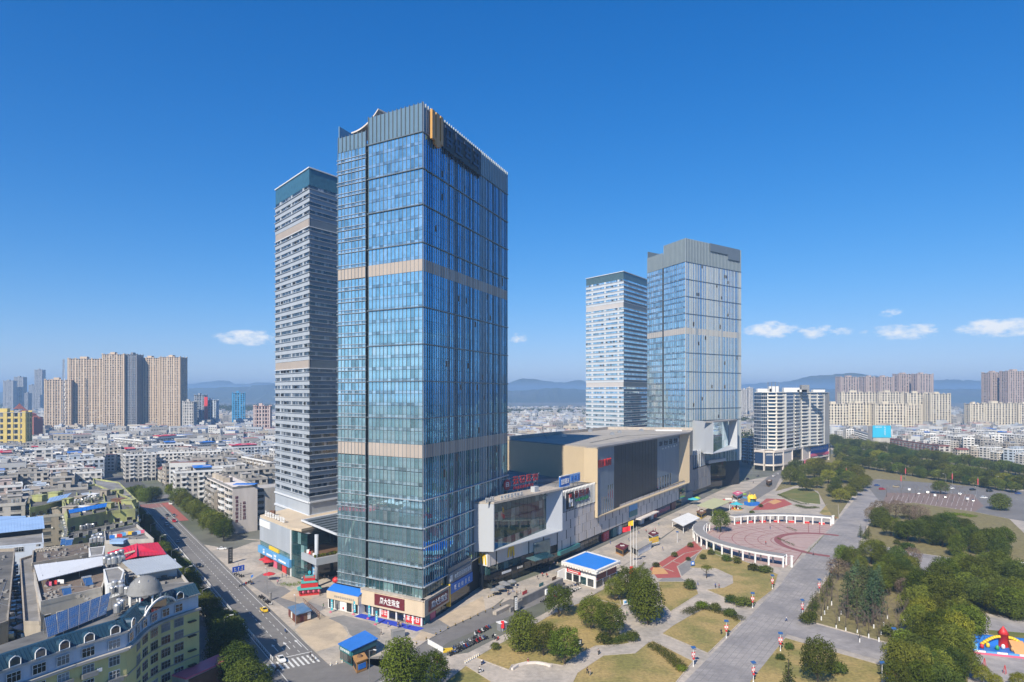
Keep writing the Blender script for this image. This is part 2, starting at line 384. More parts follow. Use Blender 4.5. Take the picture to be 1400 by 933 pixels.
def scribble(mb, f, u0, u1, v0, v1, w, n, depth=.12, seed=0, gap=.18):
 """Characters too blurred to read: n square clusters of strokes."""
 rr = random.Random(seed); du = (u1 - u0) / n
 for i in range(n):
  a = u0 + i * du + du * gap / 2; b = a + du * (1 - gap); t = min(b - a, v1 - v0) * .13; h = v1 - v0
  for k in range(3): y = v0 + h * (k + rr.uniform(.2,.8)) / 3; f.box(mb, a + rr.uniform(0,.2) * (b - a), b - rr.uniform(0,.2) * (b - a), y - t / 2, y + t / 2, w, w + depth)
  for k in range(2): x = lerp(a, b, (k + rr.uniform(.25,.75)) / 2); f.box(mb, x - t / 2, x + t / 2, v0 + rr.uniform(0,.2) * h, v1 - rr.uniform(0,.2) * h, w, w + depth * .9)
 return mb
def arches(mb, f, u0, u1, v0, v1, w, t):
 """A double-arched letter M."""
 um = (u0 + u1) / 2
 for a, b in ((u0, um),(um, u1)):
  pr = [(lerp(a, b, k / 10), v0 + (v1 - v0) * (1 - abs(2 * k / 10 - 1) ** 2.6)) for k in range(11)]
  for (x, y),(x2, y2) in zip(pr, pr[1:]):
   mb.hexa([f.p(x - t / 2, y - t * .2, w), f.p(x2 - t / 2, y2 - t * .2, w), f.p(x2 + t / 2, y2 - t * .2, w), f.p(x + t / 2, y - t * .2, w),
      f.p(x - t / 2, y + t * .3, w + .2), f.p(x2 - t / 2, y2 + t * .3, w + .2), f.p(x2 + t / 2, y2 + t * .3, w + .2), f.p(x + t / 2, y + t * .3, w + .2)])
 return mb
def FB(name, mat, root, f, *a):
 mb = MB(); f.box(mb, *a); return wb(mb, name, mat, root)
def BX(name, mat, root, *a):
 mb = MB(); mb.box(*a); return mb.build(name, mat, root)
# ---------------------------------------------------------------- ground
def struct(name, mb_or_pts, mat, z=None, thick=None):
 if isinstance(mb_or_pts, MB): o = mb_or_pts.build(name, mat)
 else:
  mb = MB()
  if thick: mb.prism(mb_or_pts, z - thick, z)
  else:
   p = mb_or_pts; a = sum(p[i][0] * p[(i + 1) % len(p)][1] - p[(i + 1) % len(p)][0] * p[i][1] for i in range(len(p)))
   if a < 0: p = p[::-1]
   mb.face([(x, y, z) for x, y in p])
  o = mb.build(name, mat)
 o["kind"] = "structure"; return o
mb = MB()
xs = [-29000,-9000,-3000,-1500,-900] + [-600 + 100 * i for i in range(13)] + [900,1500,3000,9000,29000]
ys = [-11000,-3000,-900] + [-300 + 100 * i for i in range(14)] + [1500,3000,9000,20000,41000]
for i in range(len(xs) - 1):
 for j in range(len(ys) - 1):
  mb.face([(xs[i], ys[j], 0),(xs[i + 1], ys[j], 0),(xs[i + 1], ys[j + 1], 0),(xs[i], ys[j + 1], 0)])
struct("ground", mb, m_ground)
# main street: s runs up the street, t across it to the left of the kerb
SO, SD = Vector((-54,193)), Vector((-.563,.827)).normalized(); SN = Vector((-SD.y, SD.x))
def st(s_, t): a = SO + SD * s_ + SN * t; return (a.x, a.y)
struct("street", [st(-190,0), st(345,0), st(345,21), st(-190,21)], m_asph, .02)
struct("pavement", [st(-190,21.2), st(335,21.2), st(335,30), st(-190,30)], m_pave, .14,.2)
struct("street", [st(335,-70), st(372,-70), st(372,140), st(335,140)], m_asph, .03)
struct("street", [st(372,-2), st(520,-2), st(520,18), st(372,18)], m_asph_dk, .04)
# cross street and the service road along the mall
struct("street", [st(4,.1), G(480,900), G(560,880), G(600,885), G(590,935), st(-30,-38), st(-30,.1)], m_asph, .026)
struct("street", GL([(556,884),(600,860),(684,824),(765,786),(776,803),(740,824),(685,848),(612,879),(596,892)]), m_asph, .032)
# forecourt: raised paving with kerb
fore = [st(2,-.2)] + [st(120,-.2), st(175,-.2)] + GL([(318,752),(345,742),(362,740)]) + [(-140,352),(-60,330),(-20,300),(-2,272)] + GL([(676,829),(604,863),(566,888),(545,892),(480,904),(452,911)])
struct("forecourt", fore, m_pavelight, .14,.14)
def patch(name, px, mat, z): return struct(name, GL(px), mat, z)
patch("sand_paving", [(403,862),(432,838),(455,846),(468,856),(476,868),(470,880),(432,892)], m_pavebeige, .15)
patch("grey_paving", [(449,846),(470,842),(503,851),(520,861),(519,875),(500,884),(478,868),(474,858),(462,852)], m_pave, .156)
patch("grey_paving", [(338,797),(360,784),(402,812),(424,824),(446,832),(420,846),(390,832)], m_pave, .152)
patch("sand_paving", [(352,777),(372,770),(394,788),(412,796),(398,804),(378,802)], m_pavelight, .155)
patch("sand_paving", [(384,818),(402,806),(428,818),(416,828)], m_pavebeige, .158)
patch("sand_paving", [(600,848),(622,835),(645,824),(660,816),(664,822),(668,832),(644,845),(616,858)], m_pavebeige, .15)
patch("rough_paving", [(660,815),(676,812),(690,818),(676,829),(664,834)], m_pavelight, .154)
patch("pale_paving", [(563,876),(578,862),(596,869),(580,877)], m_pavebeige, .15)
patch("grey_paving", [(566,860),(600,848),(616,858),(600,868),(581,878),(596,869)], m_pave, .153)
# strip along the mall front
struct("mall_terrace", [tuple(fp) for fp in []] or GL([(684,826),(690,818),(676,811)]) + [(-4,262),(20,294),(118,455),(152,512),(185,566),(215,600)] + GL([(1050,652),(1030,668),(1000,682),(985,690),(960,704),(936,714),(905,735),(880,751),(872,762),(848,776),(838,778),(838,783),(790,806),(775,803),(765,788)]), m_pavelight, .13,.13)
# park: pale paths underneath, lawns laid over them
park = GL([(566,960),(590,900),(640,893),(685,870),(750,836),(790,806),(838,783),(872,762),(936,714),(1000,682),(1050,652),(1075,640),(1100,636)]) + [(400,600),(420,500)] + GL([(1420,715),(1420,1100),(600,1100)])
struct("park_paths", park, m_pavelight, .06)
LAWN = [("lawn", [(650,900),(694,875),(756,840),(795,824),(829,804),(846,816),(850,830),(838,840),(848,868),(861,880),(850,882),(815,884),(796,893),(770,911),(752,908),(726,906),(700,910),(696,917)], m_lawn),
 ("lawn", [(600,940),(637,911),(672,933),(668,960),(600,960)], m_lawn),
 ("lawn", [(789,921),(825,897),(868,894),(884,881),(892,877),(948,905),(925,933),(905,960),(770,960)], m_lawn),
 ("lawn", [(905,867),(920,856),(944,842),(963,833),(1000,838),(1014,850),(968,894)], m_lawn),
 ("lawn", [(944,777),(953,760),(960,752),(975,752),(1000,762),(1040,776),(1064,786),(1058,806),(1025,832),(966,807),(990,804),(1002,798),(1001,788),(979,778)], m_lawn),
 ("lawn", [(900,796),(936,796),(952,804),(955,813),(917,837),(905,826)], m_lawn),
 ("lawn", [(806,818),(829,803),(862,796),(884,800),(894,812),(880,822),(850,828)], m_lawn),
 ("lawn", [(966,732),(975,745),(990,757),(1010,762),(1002,768),(975,757),(958,735)], m_lawngreen),
 ("lawn", [(1062,677),(1086,668),(1108,668),(1120,676),(1122,690),(1100,688),(1078,682)], m_lawngreen),
 ("lawn", [(1130,690),(1146,690),(1147,710),(1132,708),(1120,702)], m_lawn),
 ("lawn", [(1074,873),(1210,912),(1200,990),(980,990)], m_lawn),
 ("lawn", [(1092,846),(1125,800),(1152,759),(1165,752),(1262,783),(1246,830),(1222,882)], m_earth),
 ("lawn", [(1178,734),(1206,690),(1250,688),(1330,700),(1380,710),(1420,748),(1420,770),(1345,770),(1250,756),(1200,746)], m_earth),
 ("lawn", [(1226,885),(1250,832),(1268,792),(1300,790),(1420,806),(1420,850),(1342,838),(1330,860),(1330,900),(1310,990),(1205,990)], m_earth),
 ("lawn", [(1350,862),(1420,868),(1420,880),(1352,868)], m_lawngreen),
 ("lawn", [(1078,640),(1150,617),(1420,664),(1420,672),(1200,655),(1178,660),(1142,712),(1128,690),(1118,672),(1090,664),(1060,672),(1072,655)], m_earth),
 ("lawn", [(1135,603),(1200,600),(1420,645),(1420,652),(1250,630)], m_earth)]
for i, (nme, px, mt) in enumerate(LAWN): struct(nme, GL(px), mt, .13 + i * .004,.12)
KERB = MB()
for nme, px, mt in LAWN[:13]:
 w = GL(px)
 for a, b in zip(w, w[1:] + w[:1]):
  if min(a[1], b[1]) > 165: KERB.bar((a[0], a[1], .13),(b[0], b[1], .13),.28,.18)
o = KERB.build("lawn_kerb", m_pavelight); o["kind"] = "structure"
struct("avenue", GL([(900,960),(936,933),(1060,807),(1067,800),(1081,780),(1140,718),(1185,663),(1206,662),(1206,674),(1174,744),(1149,757),(1090,847),(1076,868),(1031,928),(1010,960)]), m_avenue, .09)
struct("avenue", GL([(1076,868),(1090,847),(1223,883),(1216,907)]), m_avenue, .1)
struct("avenue", GL([(1149,757),(1174,740),(1345,771),(1420,775),(1420,808),(1300,790),(1263,782)]), m_avenue, .095)
struct("park_plaza", GL([(1330,842),(1420,850),(1420,930),(1322,930)]), m_avenue, .09)
struct("road", GL([(1185,664),(1192,656),(1240,655),(1420,674),(1420,716),(1330,702),(1300,692),(1206,690)]), m_asph, .1)
struct("car_park", GL([(1212,674),(1330,676),(1345,692),(1330,702),(1206,692)]), M("car_park_brown_paving", (.21,.15,.125),.9,.15,.4),.12)
struct("parkway", GL([(1120,606),(1140,611),(1250,630),(1420,657),(1420,664),(1250,637),(1140,617)]), m_pavelight, .15)
struct("road", GL([(1000,682),(1030,668),(1052,651),(1096,624),(1106,628),(1080,643),(1066,655),(1060,668),(1030,686),(1004,690)]), m_asph, .1)
# circular plaza
PC, PR = Vector((151,341)),57.0
def pol(r, a, z=0): return (PC.x + r * math.cos(R(a)), PC.y + r * math.sin(R(a)), z)
ang = [56 + (235 - 56) * i / 40 for i in range(41)]
struct("round_plaza", [pol(PR + 2, a)[:2] for a in ang], m_pinkpave, .11)
mb = MB()
for k in range(7):                                     # joint lines of darker stone: arcs and rays
 r = 14 + k * 6.3
 for a, b in zip(ang[::2], ang[2::2]): mb.bar(pol(r, a, .116), pol(r, b, .116),.35,.02)
for k in range(15):
 a = 60 + k * 12.4; mb.bar(pol(24, a, .117), pol(55, a + 3 * (-1) ** k, .117),.35,.02)
o = mb.build("paving_joint", m_redring); o["kind"] = "structure"
mb = MB(); E0 = 62
for i in range(30):
 a, b = 50 + 192 * i / 30,50 + 192 * (i + 1) / 30
 el = lambda r, t: (PC.x + 6 + (r * math.cos(R(t)) * .8), PC.y - 3 + r * math.sin(R(t)) * .95,.124)
 mb.face([el(27, a), el(31, a), el(31, b), el(27, b)])
o = mb.build("red_ring", m_redring); o["kind"] = "structure"
patch("red_playground", [(888,778),(949,740),(961,752),(926,775),(932,790),(899,791)], m_redpave, .1)
patch("orange_playground", [(893,776),(903,773),(914,785),(890,786)], m_orange, .11)
patch("red_playground", [(1027,698),(1048,682),(1072,683),(1084,690),(1058,697)], m_redpave, .1)
patch("orange_playground", [(1050,687),(1060,683),(1069,686),(1058,690)], m_orange, .11)
patch("grey_paving", [(926,776),(962,752),(976,760),(945,778),(930,790),(952,803),(940,798),(900,795)], m_pave, .075)
mb = MB()
for a, b in [((903,778),(936,757)),((900,775),(921,782)),((936,757),(960,752)),((932,790),(926,775)),((926,775),(961,752)),((918,767),(932,772)),((1040,692),(1056,684)),((1060,697),(1084,690))]:
 p, q = G(*a), G(*b); mb.bar((*p, .118),(*q, .118),.5,.02)
o = mb.build("playground_line", m_pavelight); o["kind"] = "structure"
# road paint
mb = MB()
for t in (3.6,6.9):
 for k in range(74): s_ = 8 + k * 4.4; a, b = st(s_, t), st(s_ + 2, t); mb.bar((*a, .03),(*b, .03),.16,.012)
for t in (1.1,11.2,12.3,20):
 a, b = st(8 if t < 12 else -60, t), st(325, t); mb.bar((*a, .03),(*b, .03),.18,.012)
for t in (16.2,):
 for k in range(60): s_ = 8 + k * 5; a, b = st(s_, t), st(s_ + 2, t); mb.bar((*a, .03),(*b, .03),.16,.012)
for k in range(14): a, b = st(-2,1.2 + k * 1.4), st(4.5,1.2 + k * 1.4); mb.bar((*a, .032),(*b, .032),.6,.012)
for t in (1.8,5.2,8.6): a, b = st(12, t), st(17, t); mb.bar((*a, .033),(*b, .033),.25,.012); a = st(17, t); mb.face([(*st(17, t - .5),.035),(*st(19, t),.035),(*st(17, t + .5),.035)])
a, b = st(6.5,0.5), st(6.5,11); mb.bar((*a, .034),(*b, .034),.4,.012)
for k in range(9): a, b = st(-24,-3 - k * 4), st(-24,-4.8 - k * 4); mb.bar((*a, .04),(*b, .04),.16,.012)
o = mb.build("road_marking", m_paint); o["kind"] = "structure"
mb = MB()
for k in range(16): a, b = st(312,.6 + k * 1.3), st(330,.6 + k * 1.3); mb.bar((*a, .045),(*b, .045),.7,.012)
o = mb.build("red_crossing", m_asphred); o["kind"] = "structure"
struct("red_cycle_lane", [st(250,-.1), st(330,-.1), st(330,-5), st(250,-5)], m_asphred, .15)
mb = MB()
for k in range(17):
 a, b = G(1214 + k * 7.2,692), G(1222 + k * 7.0,677); mb.bar((*a, .13),(*b, .13),.12,.012)
 a, b = G(1212 + k * 7.2,701), G(1216 + k * 7.0,695); mb.bar((*a, .13),(*b, .13),.22,.012)
for k in range(20): a, b = G(1200 + k * 11,664 + k * 1.1), G(1205 + k * 11,664.5 + k * 1.1); mb.bar((*a, .13),(*b, .13),.3,.012)
o = mb.build("road_marking", m_paint); o["kind"] = "structure"
mb = MB(); a0, a1, b0, b1 = [Vector(G(*q)) for q in ((936,933),(1140,718),(1031,928),(1174,744))]
for k in range(52): p, q = lerp(a0, a1, k / 51), lerp(b0, b1, k / 51); mb.bar((*p, .092),(*q, .092),.14,.01)
for k in range(1,9): p, q = lerp(a0, b0, k / 9), lerp(a1, b1, k / 9); mb.bar((*p, .094),(*q, .094),.14,.01)
o = mb.build("paving_joint", m_pave); o["kind"] = "structure"
# distant hills
def ridge(name, mat, prof, dist, seed, rough):
 rr = random.Random(seed); mb = MB(); pts = []
 for (p0, h0),(p1, h1) in zip(prof, prof[1:]):
  n = max(2, int(abs(p1 - p0) / 6))
  for i in range(n):
   t = i / n; u = t * t * (3 - 2 * t); pts.append((lerp(p0, p1, t), lerp(h0, h1, u) + rr.uniform(-rough, rough)))
 rows = []
 for k, (f, dd) in enumerate(((0,-.22),(.55,-.1),(.85,-.04),(1,0),(.8,.06),(.3,.2),(0,.35))):
  row = []
  for px, h in pts:
   Y = dist * (1 + dd); x, _ = at_depth(px, dist); H = (HY - h) * .88 / FPX * dist + CAMH
   row.append((x * (1 + dd * .6), Y + rr.uniform(-120,120) * (0 < k < 6), max(-.5, H * f * (1 if k == 3 else rr.uniform(.86,1.12)))))
  rows.append(row)
 for r0, r1 in zip(rows, rows[1:]):
  for i in range(len(r0) - 1): mb.face([r0[i], r0[i + 1], r1[i + 1], r1[i]])
 o = mb.build(name, mat, smooth=True); o["kind"] = "structure"
m_hill = M("wooded_hill", (.045,.065,.03),1,.3,.004, second=(.09,.085,.05), second_scale=.0015, second_amt=.6)
ridge("hills", m_hill, [(-300,536),(-120,528),(20,533),(120,529),(250,524),(300,518),(330,524),(360,521),(400,524),(520,528),(690,523),(715,515),(735,517),(765,521),(790,518),(830,526),(940,527),(1010,524),(1060,521),(1130,509),(1170,507),(1215,514),(1280,517),(1400,519),(1560,512),(1800,526)], 15000,1,1.0)
ridge("hills", m_hill, [(-500,531),(-200,534),(200,538),(245,531),(280,529),(330,528),(372,524),(420,527),(520,533),(660,536),(700,534),(760,530),(830,534),(980,535),(1060,530),(1200,532),(1400,531),(1700,534)], 7000,2,.8)
struct("lawn", [(139,178),(229,295),(304,393),(420,500),(900,560),(900,20),(120,20)], m_earth, .045)
# ---------------------------------------------------------------- towers
def pane_meshes(name, w, h, mat, n=8):
 out = []
 for i in range(n):
  me = MB().face([(-w / 2,0,0),(w / 2,0,0),(w / 2,0, h),(-w / 2,0, h)], (i + .5) / n).mesh(name, mat); out.append(me)
 return out
def pane_obj(name, me, fc, u, v, w, parent, jit=.004):
 o = link(name, me, parent, loc=fc.p(u, v, w)); o.rotation_euler = (random.uniform(-jit, jit),0, fc.ang + random.uniform(-jit, jit)); return o
def curtain_tower(root, A, B, C, ztop, zpar, split, floors, majors, bands, mats, retail_top, left_drop, fins, fin_mats, fin_w, base_z, nl=8, nm=14, objs=294):
 """A glass office tower: left face A-B with a narrow wing, finned long face B-C."""
 O = Vector(root.location[:2]); lo = lambda p: (p[0] - O.x, p[1] - O.y)
 A, B, C = lo(A), lo(B), lo(C); D = (A[0] + C[0] - B[0], A[1] + C[1] - B[1])
 fl, fr = Facade(A, B), Facade(B, C); W, LR = fl.L, fr.L; us = split * W; uj = us + .032 * W
 gl, gr, mull, lou, spn = mats['gl'], mats['gr'], mats['mull'], mats['lou'], mats['spn']
 cx, cy = [(a + b + c + d) / 4 for a, b, c, d in zip(A, B, C, D)]
 shr = lambda p, k: (p[0] + (cx - p[0]) * k, p[1] + (cy - p[1]) * k)
 core = [shr(p, .03) for p in (A, B, C, D)]
 MB().prism(core, 0, zpar + .2).build("core", m_dark, root)
 MB().prism([shr(p, .012) for p in (A, B, C, D)], zpar + .2, zpar + .7, bottom=True).build("roof", m_roofgrey, root)
 # hidden back walls: plain glazed bands so the tower is whole from every side
 bk = MB()
 for f in (Facade(C, D), Facade(D, A)):
  for z0, z1 in floors:
   f.box(bk, 0, f.L, z0, z0 + .9,-.3,0); f.box(bk, 0, f.L, z0 + .9, z1,-.5,-.12)
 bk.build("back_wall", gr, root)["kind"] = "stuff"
 # left face
 du = (W - uj) / nm; dl = us / nl; made = 0
 rest = MB(); spand = MB(); mul = MB()
 sets = {}
 colv = [random.random() for _ in range(nm)]
 for z0, z1 in floors:
  h = z1 - z0; sp = min(1.15, h * .27); tall = h > 5.5
  rowr = random.random()
  for i in range(nm):
   u = uj + (i + .5) * du; r = random.random() * .5 + colv[i] * .3 + rowr * .2
   if i == nm - 1 and z0 > base_z: r = max(r, .5)
   if made < objs:
    key = round(h - sp, 1)
    if key not in sets: sets[key] = pane_meshes("window_pane", du - .1, h - sp - .06, gl)
    pane_obj("window_pane", sets[key][int(r * 8) % 8], fl, u, z0 + sp, 0, root); made += 1
   else: fl.quad(rest, u - du / 2 + .05, u + du / 2 - .05, z0 + sp, z1 - .06,0, r, .006)
   fl.quad(spand, u - du / 2 + .03, u + du / 2 - .03, z0 + .05, z0 + sp - .05,.02, random.random(),.004)
  for i in range(nl):
   u = (i + .5) * dl; r = random.random() * .75 + rowr * .25
   fl.quad(rest, u - dl / 2 + .08, u + dl / 2 - .08, z0 + sp, z1 - .3,.25, r, .006)
   fl.quad(spand, u - dl / 2 + .08, u + dl / 2 - .08, z0 + .1, z0 + sp - .05,.25, random.random(),.004)
  fl.quad(rest, us, uj, z0, z1,-.9,.1)
 rest.build("window_glazing", gl, root, "stuff"); spand.build("spandrel_glazing", spn, root, "stuff")
 lo_z, hi_z = floors[0][0], floors[-1][1]
 for i in range(nm + 1):
  fl.box(mul, uj + i * du - .07, uj + i * du + .07, lo_z, hi_z, -.1,.16)
 for i in range(nl + 1):
  fl.box(mul, i * dl - .09, i * dl + .09, lo_z, hi_z, .1,.4)
 mul.build("mullion", mull, root, "stuff")
 for z0, z1 in floors:                               # two slim sunshade ledges per storey on the wing
  for z in ((z0, z0 + 1.15) if z1 - z0 < 5.5 else (z0,)):
   mb = MB(); fl.box(mb, -.5, us + .25, z - .07, z + .08,.1,.5); mb.build("sunshade_ledge", mats['ledge'], root)
 for z in majors:
  mb = MB(); d = .75 if z < retail_top else .45
  fl.box(mb, uj - .5, W + .3, z - .14, z + .14,0, d); fr.box(mb, .02, LR + .2, z - .16, z + .16,0, d)
  mb.build("floor_ledge", mats['ledge'] if z < retail_top else mull, root)
 # bands of panels right round
 for z0, z1 in bands:
  n = nm + nl
  for i in range(nl):
   mb = MB(); fl.box(mb, i * dl + .05,(i + 1) * dl - .05, z0, z1,-.1,.3); mb.build("band_panel", mats['band'], root)
  for i in range(nm):
   mb = MB(); fl.box(mb, uj + i * du + .05, uj + (i + 1) * du - .05, z0, z1,-.1,.12); mb.build("band_panel", mats['band'], root)
  mb = MB(); fr.box(mb, .1, LR, z0, z1,-.1,.1); mb.build("band_wall", mats['band'], root)
  mb = MB(); fl.box(mb, us, uj, z0, z1,-.6,-.5); mb.build("band_joint", m_dark, root)
 # long face: strips of glass between fins
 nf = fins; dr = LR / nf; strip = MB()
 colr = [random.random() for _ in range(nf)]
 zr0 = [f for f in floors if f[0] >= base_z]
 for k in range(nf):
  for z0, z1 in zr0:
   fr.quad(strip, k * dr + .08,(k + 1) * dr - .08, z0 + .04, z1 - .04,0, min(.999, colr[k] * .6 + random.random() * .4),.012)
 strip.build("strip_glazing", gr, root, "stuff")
 ztops = zr0[-1][1]; zb = zr0[0][0]
 segs = sorted(set([zb] + [m for m in majors if m > zb + 3] + [b for bb in bands for b in bb] + [ztops]))
 for k in range(nf + 1):
  m = fin_mats[0] if random.random() < fin_w[2] else fin_mats[1]
  wd = random.uniform(fin_w[0], fin_w[1]); u = min(max(k * dr, .25), LR - .25)
  mb = MB(); fr.box(mb, u - wd / 2, u + wd / 2, zb, ztops, 0,.16); mb.build("fin", m, root)
  if random.random() < .35 and k < nf:
   mb = MB(); w2 = wd * .5; u2 = u + dr * .45; fr.box(mb, u2 - w2 / 2, u2 + w2 / 2, zb, ztops, 0,.1); mb.build("fin", fin_mats[1], root)
 opn = MB()
 for _ in range(26):
  k = random.randrange(2, nf - 2); z0, z1 = random.choice(zr0[6:]); fr.box(opn, k * dr + .25,(k + 1) * dr - .25, z0 + 1.4, z1 - .6,.01,.16)
 opn.build("open_vent_window", m_black, root, "stuff")
 # crown: ribbed screen
 def ribs(f, u0, u1, z0, z1, step, wv, m, depth):
  n = max(1, int((u1 - u0) / step)); st = (u1 - u0) / n
  mb = MB(); f.box(mb, u0, u1, z0, z1,-.35,-.12); mb.build("screen_wall", lou, root)
  for i in range(n + 1):
   mb = MB(); u = u0 + i * st; f.box(mb, u - wv / 2, u + wv / 2, z0, z1 + .25,-.12, depth); mb.build("screen_rib", m, root)
 ribs(fl, 0, us, zpar, ztop - left_drop, 1.7,.2, mats['rib'], .3)
 ribs(fl, uj, W, zpar, ztop, 1.72,.2, mats['rib'], .3)
 ribs(fr, .4, LR, zpar, ztop, mats.get('ribstep', 1.7), mats.get('ribw', .3), mats['rib'] if 'ribw' in mats else fin_mats[0], .2)
 mb = MB()
 for f, dz in ((Facade(C, D),0),(Facade(D, A),0)): f.box(mb, 0, f.L, zpar, ztop, -.4,0)
 mb.build("screen_wall", lou, root)
 return fl, fr, us, uj
def rng(a, b, n): return [(a + (b - a) * i / n, a + (b - a) * (i + 1) / n) for i in range(n)]
T1A, T1B, T1C = (-61,240),(-28.8,220),(-2,290)
t1 = thing("office_tower", "tallest blue glass tower with gold emblem near its top and two beige bands", "tower", (T1B[0], T1B[1], 0))
fl1 = rng(12.4,31.3,3) + rng(31.3,40.3,2) + rng(40.3,54,3) + rng(58.3,66.9,2) + rng(66.9,114.6,12) + [(118.4,123.8)] + rng(123.8,159.4,9)
T1 = curtain_tower(t1, T1A, T1B, T1C, 168.8,159.4,.347, [(8.6,12.4)] + fl1, [12.4,18.7,25,31.3,40.3,66.9,79,91,103,123.8,136,147.7,159.4], [(54,58.3),(114.6,118.4)],
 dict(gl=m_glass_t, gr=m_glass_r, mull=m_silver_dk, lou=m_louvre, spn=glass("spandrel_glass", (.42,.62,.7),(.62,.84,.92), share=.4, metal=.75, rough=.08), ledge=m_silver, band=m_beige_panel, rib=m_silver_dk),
 41,4.2,46,(m_silver, m_silver_dk),(.22,.42,.6),12.4)
R2A, R2B, R2C = (113,569),(132,519),(189,564)
t2 = thing("office_tower", "glass tower with dense white vertical fins standing past the mall roof", "tower", (R2B[0], R2B[1], 0))
fl2 = rng(20,54,8) + rng(54,63.3,2) + rng(63.3,120.3,12) + rng(125,135.8,2) + rng(135.8,175.2,9)
m_fin_white = M("pale_cream_fin", (.5,.51,.47),.5,.05,.2)
m_fin_grey = M("blue_grey_fin", (.36,.42,.46),.45,.05,.2, metal=.2)
T2 = curtain_tower(t2, R2A, R2B, R2C, 193,175.2,.42, fl2, [54,63.3,77.5,91.7,106,135.8,148.9,162,175.2], [(120.3,125)],
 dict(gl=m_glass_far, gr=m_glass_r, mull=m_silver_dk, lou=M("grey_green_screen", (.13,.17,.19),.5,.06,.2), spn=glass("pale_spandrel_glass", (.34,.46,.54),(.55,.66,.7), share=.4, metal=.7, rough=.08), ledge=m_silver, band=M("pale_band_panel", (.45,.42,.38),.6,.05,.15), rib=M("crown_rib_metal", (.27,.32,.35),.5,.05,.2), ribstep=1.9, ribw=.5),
 0,5.5,34,(m_fin_white, m_fin_grey),(.45,1.6,.8),6.5, nl=7, nm=10, objs=0)
# ---------------------------------------------------------------- banded slab towers
def banded_tower(root, A, B, C, ztop, zcap, zbot, rows, blank, mats, zfoot, wins):
 O = Vector(root.location[:2]); lo = lambda p: (p[0] - O.x, p[1] - O.y)
 A, B, C = lo(A), lo(B), lo(C); D = (A[0] + C[0] - B[0], A[1] + C[1] - B[1]); fl, fr = Facade(A, B), Facade(B, C)
 cx, cy = [(a + b + c + d) / 4 for a, b, c, d in zip(A, B, C, D)]
 shr = lambda p, k: (p[0] + (cx - p[0]) * k, p[1] + (cy - p[1]) * k)
 MB().prism([shr(p, .045) for p in (A, B, C, D)], zfoot, zcap).build("core", m_dark, root)
 MB().prism([shr(p, .01) for p in (A, B, C, D)], zcap, ztop - .5).build("crown_screen", mats['cap'], root)
 MB().prism([shr(p, -.012) for p in (A, B, C, D)], ztop - .5, ztop, bottom=True).build("roof_edge", mats['edge'], root)
 h = (zcap - zbot) / rows; win = MB(); fr_ = MB(); mb2 = MB()
 for i in range(rows):
  z1 = zcap - i * h; z0 = z1 - h
  if i in blank:
   for f in (fl, fr):
    mb = MB(); f.box(mb, .3 if f is fl else .02, f.L - .02, z0 + .15, z1 - .1,-.3,-.05); mb.build("blank_band", mats['blank'] if f is fl else m_silver_dk, root)
   mb = MB(); [f.box(mb, 0, f.L + .25, z0 - .1, z0 + .2,-.3,.25) for f in (fl, fr)]; mb.build("ledge", mats['edge'], root)
   continue
  mb = MB(); sp = h * .52
  for f in (fl, fr, Facade(C, D), Facade(D, A)):
   f.box(mb, 0, f.L, z0, z0 + sp, -.35,0); f.box(mb, -.1, f.L + .4, z0 + sp - .02, z0 + sp + .22,-.3,.38)
  mb.build("spandrel", mats['span'], root)
  for f, n in ((fl, wins[0]),(fr, wins[1]),(Facade(C, D), wins[0]),(Facade(D, A), wins[1])):
   d = f.L / n
   for k in range(n):
    if f is fl and (k % 9 == 4): f.box(fr_, k * d, (k + 1) * d, z0 + sp, z1,-.4,-.1); continue
    f.quad(win, k * d + .07,(k + 1) * d - .07, z0 + sp + .2, z1 - .02,-.32, None, .01)
    if f is fl and random.random() < .06: f.box(mb2, k * d + .3,(k + 1) * d - .2, z0 + sp + .4, z1 - .4,-.2,.2)
 win.build("window_glazing", mats['glass'], root, "stuff"); fr_.build("window_pier", mats['span'], root, "stuff")
 if mb2.f: mb2.build("open_window", m_black, root, "stuff")
 mb = MB()
 for f in (fl, fr, Facade(C, D), Facade(D, A)): f.box(mb, 0, f.L, zfoot, zbot, -.4,-.1)
 mb.build("base_wall", mats['base'], root)
 return fl, fr
TLA, TLB, TLC = (-118,340),(-91,306),(-70,338)
tl = thing("banded_tower", "grey banded tower standing behind the tallest blue glass tower", "tower", (TLB[0], TLB[1], 0))
FL = banded_tower(tl, TLA, TLB, TLC, 176.6,168.6,26.4,38,(4,21), dict(cap=glass("teal_crown_glass", (.03,.09,.12),(.05,.13,.17), ior=1.7, share=.3, rough=.12), edge=m_alu_lt, span=m_alu, blank=m_beige_panel, glass=glass("strip_window_glass", (.05,.068,.09),(.28,.3,.32), ior=1.9, share=.25), base=m_alu),14,(27,22))
mb = MB(); FL[0].box(mb, 0, FL[0].L + .2,25.6,26.3,-.3,.5); FL[1].box(mb, 0, FL[1].L, 25.6,26.3,-.3,.5); mb.build("ledge", m_alu_lt, tl)
mb = MB(); FL[0].box(mb, 0, FL[0].L + .2,19.6,20.4,-.3,.5); FL[1].box(mb, 0, FL[1].L, 19.6,20.4,-.3,.5); mb.build("ledge", m_alu_lt, tl)
R1A, R1B, R1C = (67.6,624),(95.6,585),(125,629)
tr = thing("banded_tower", "slim white banded tower beside the finned glass tower, behind the mall roof", "tower", (R1B[0], R1B[1], 0))
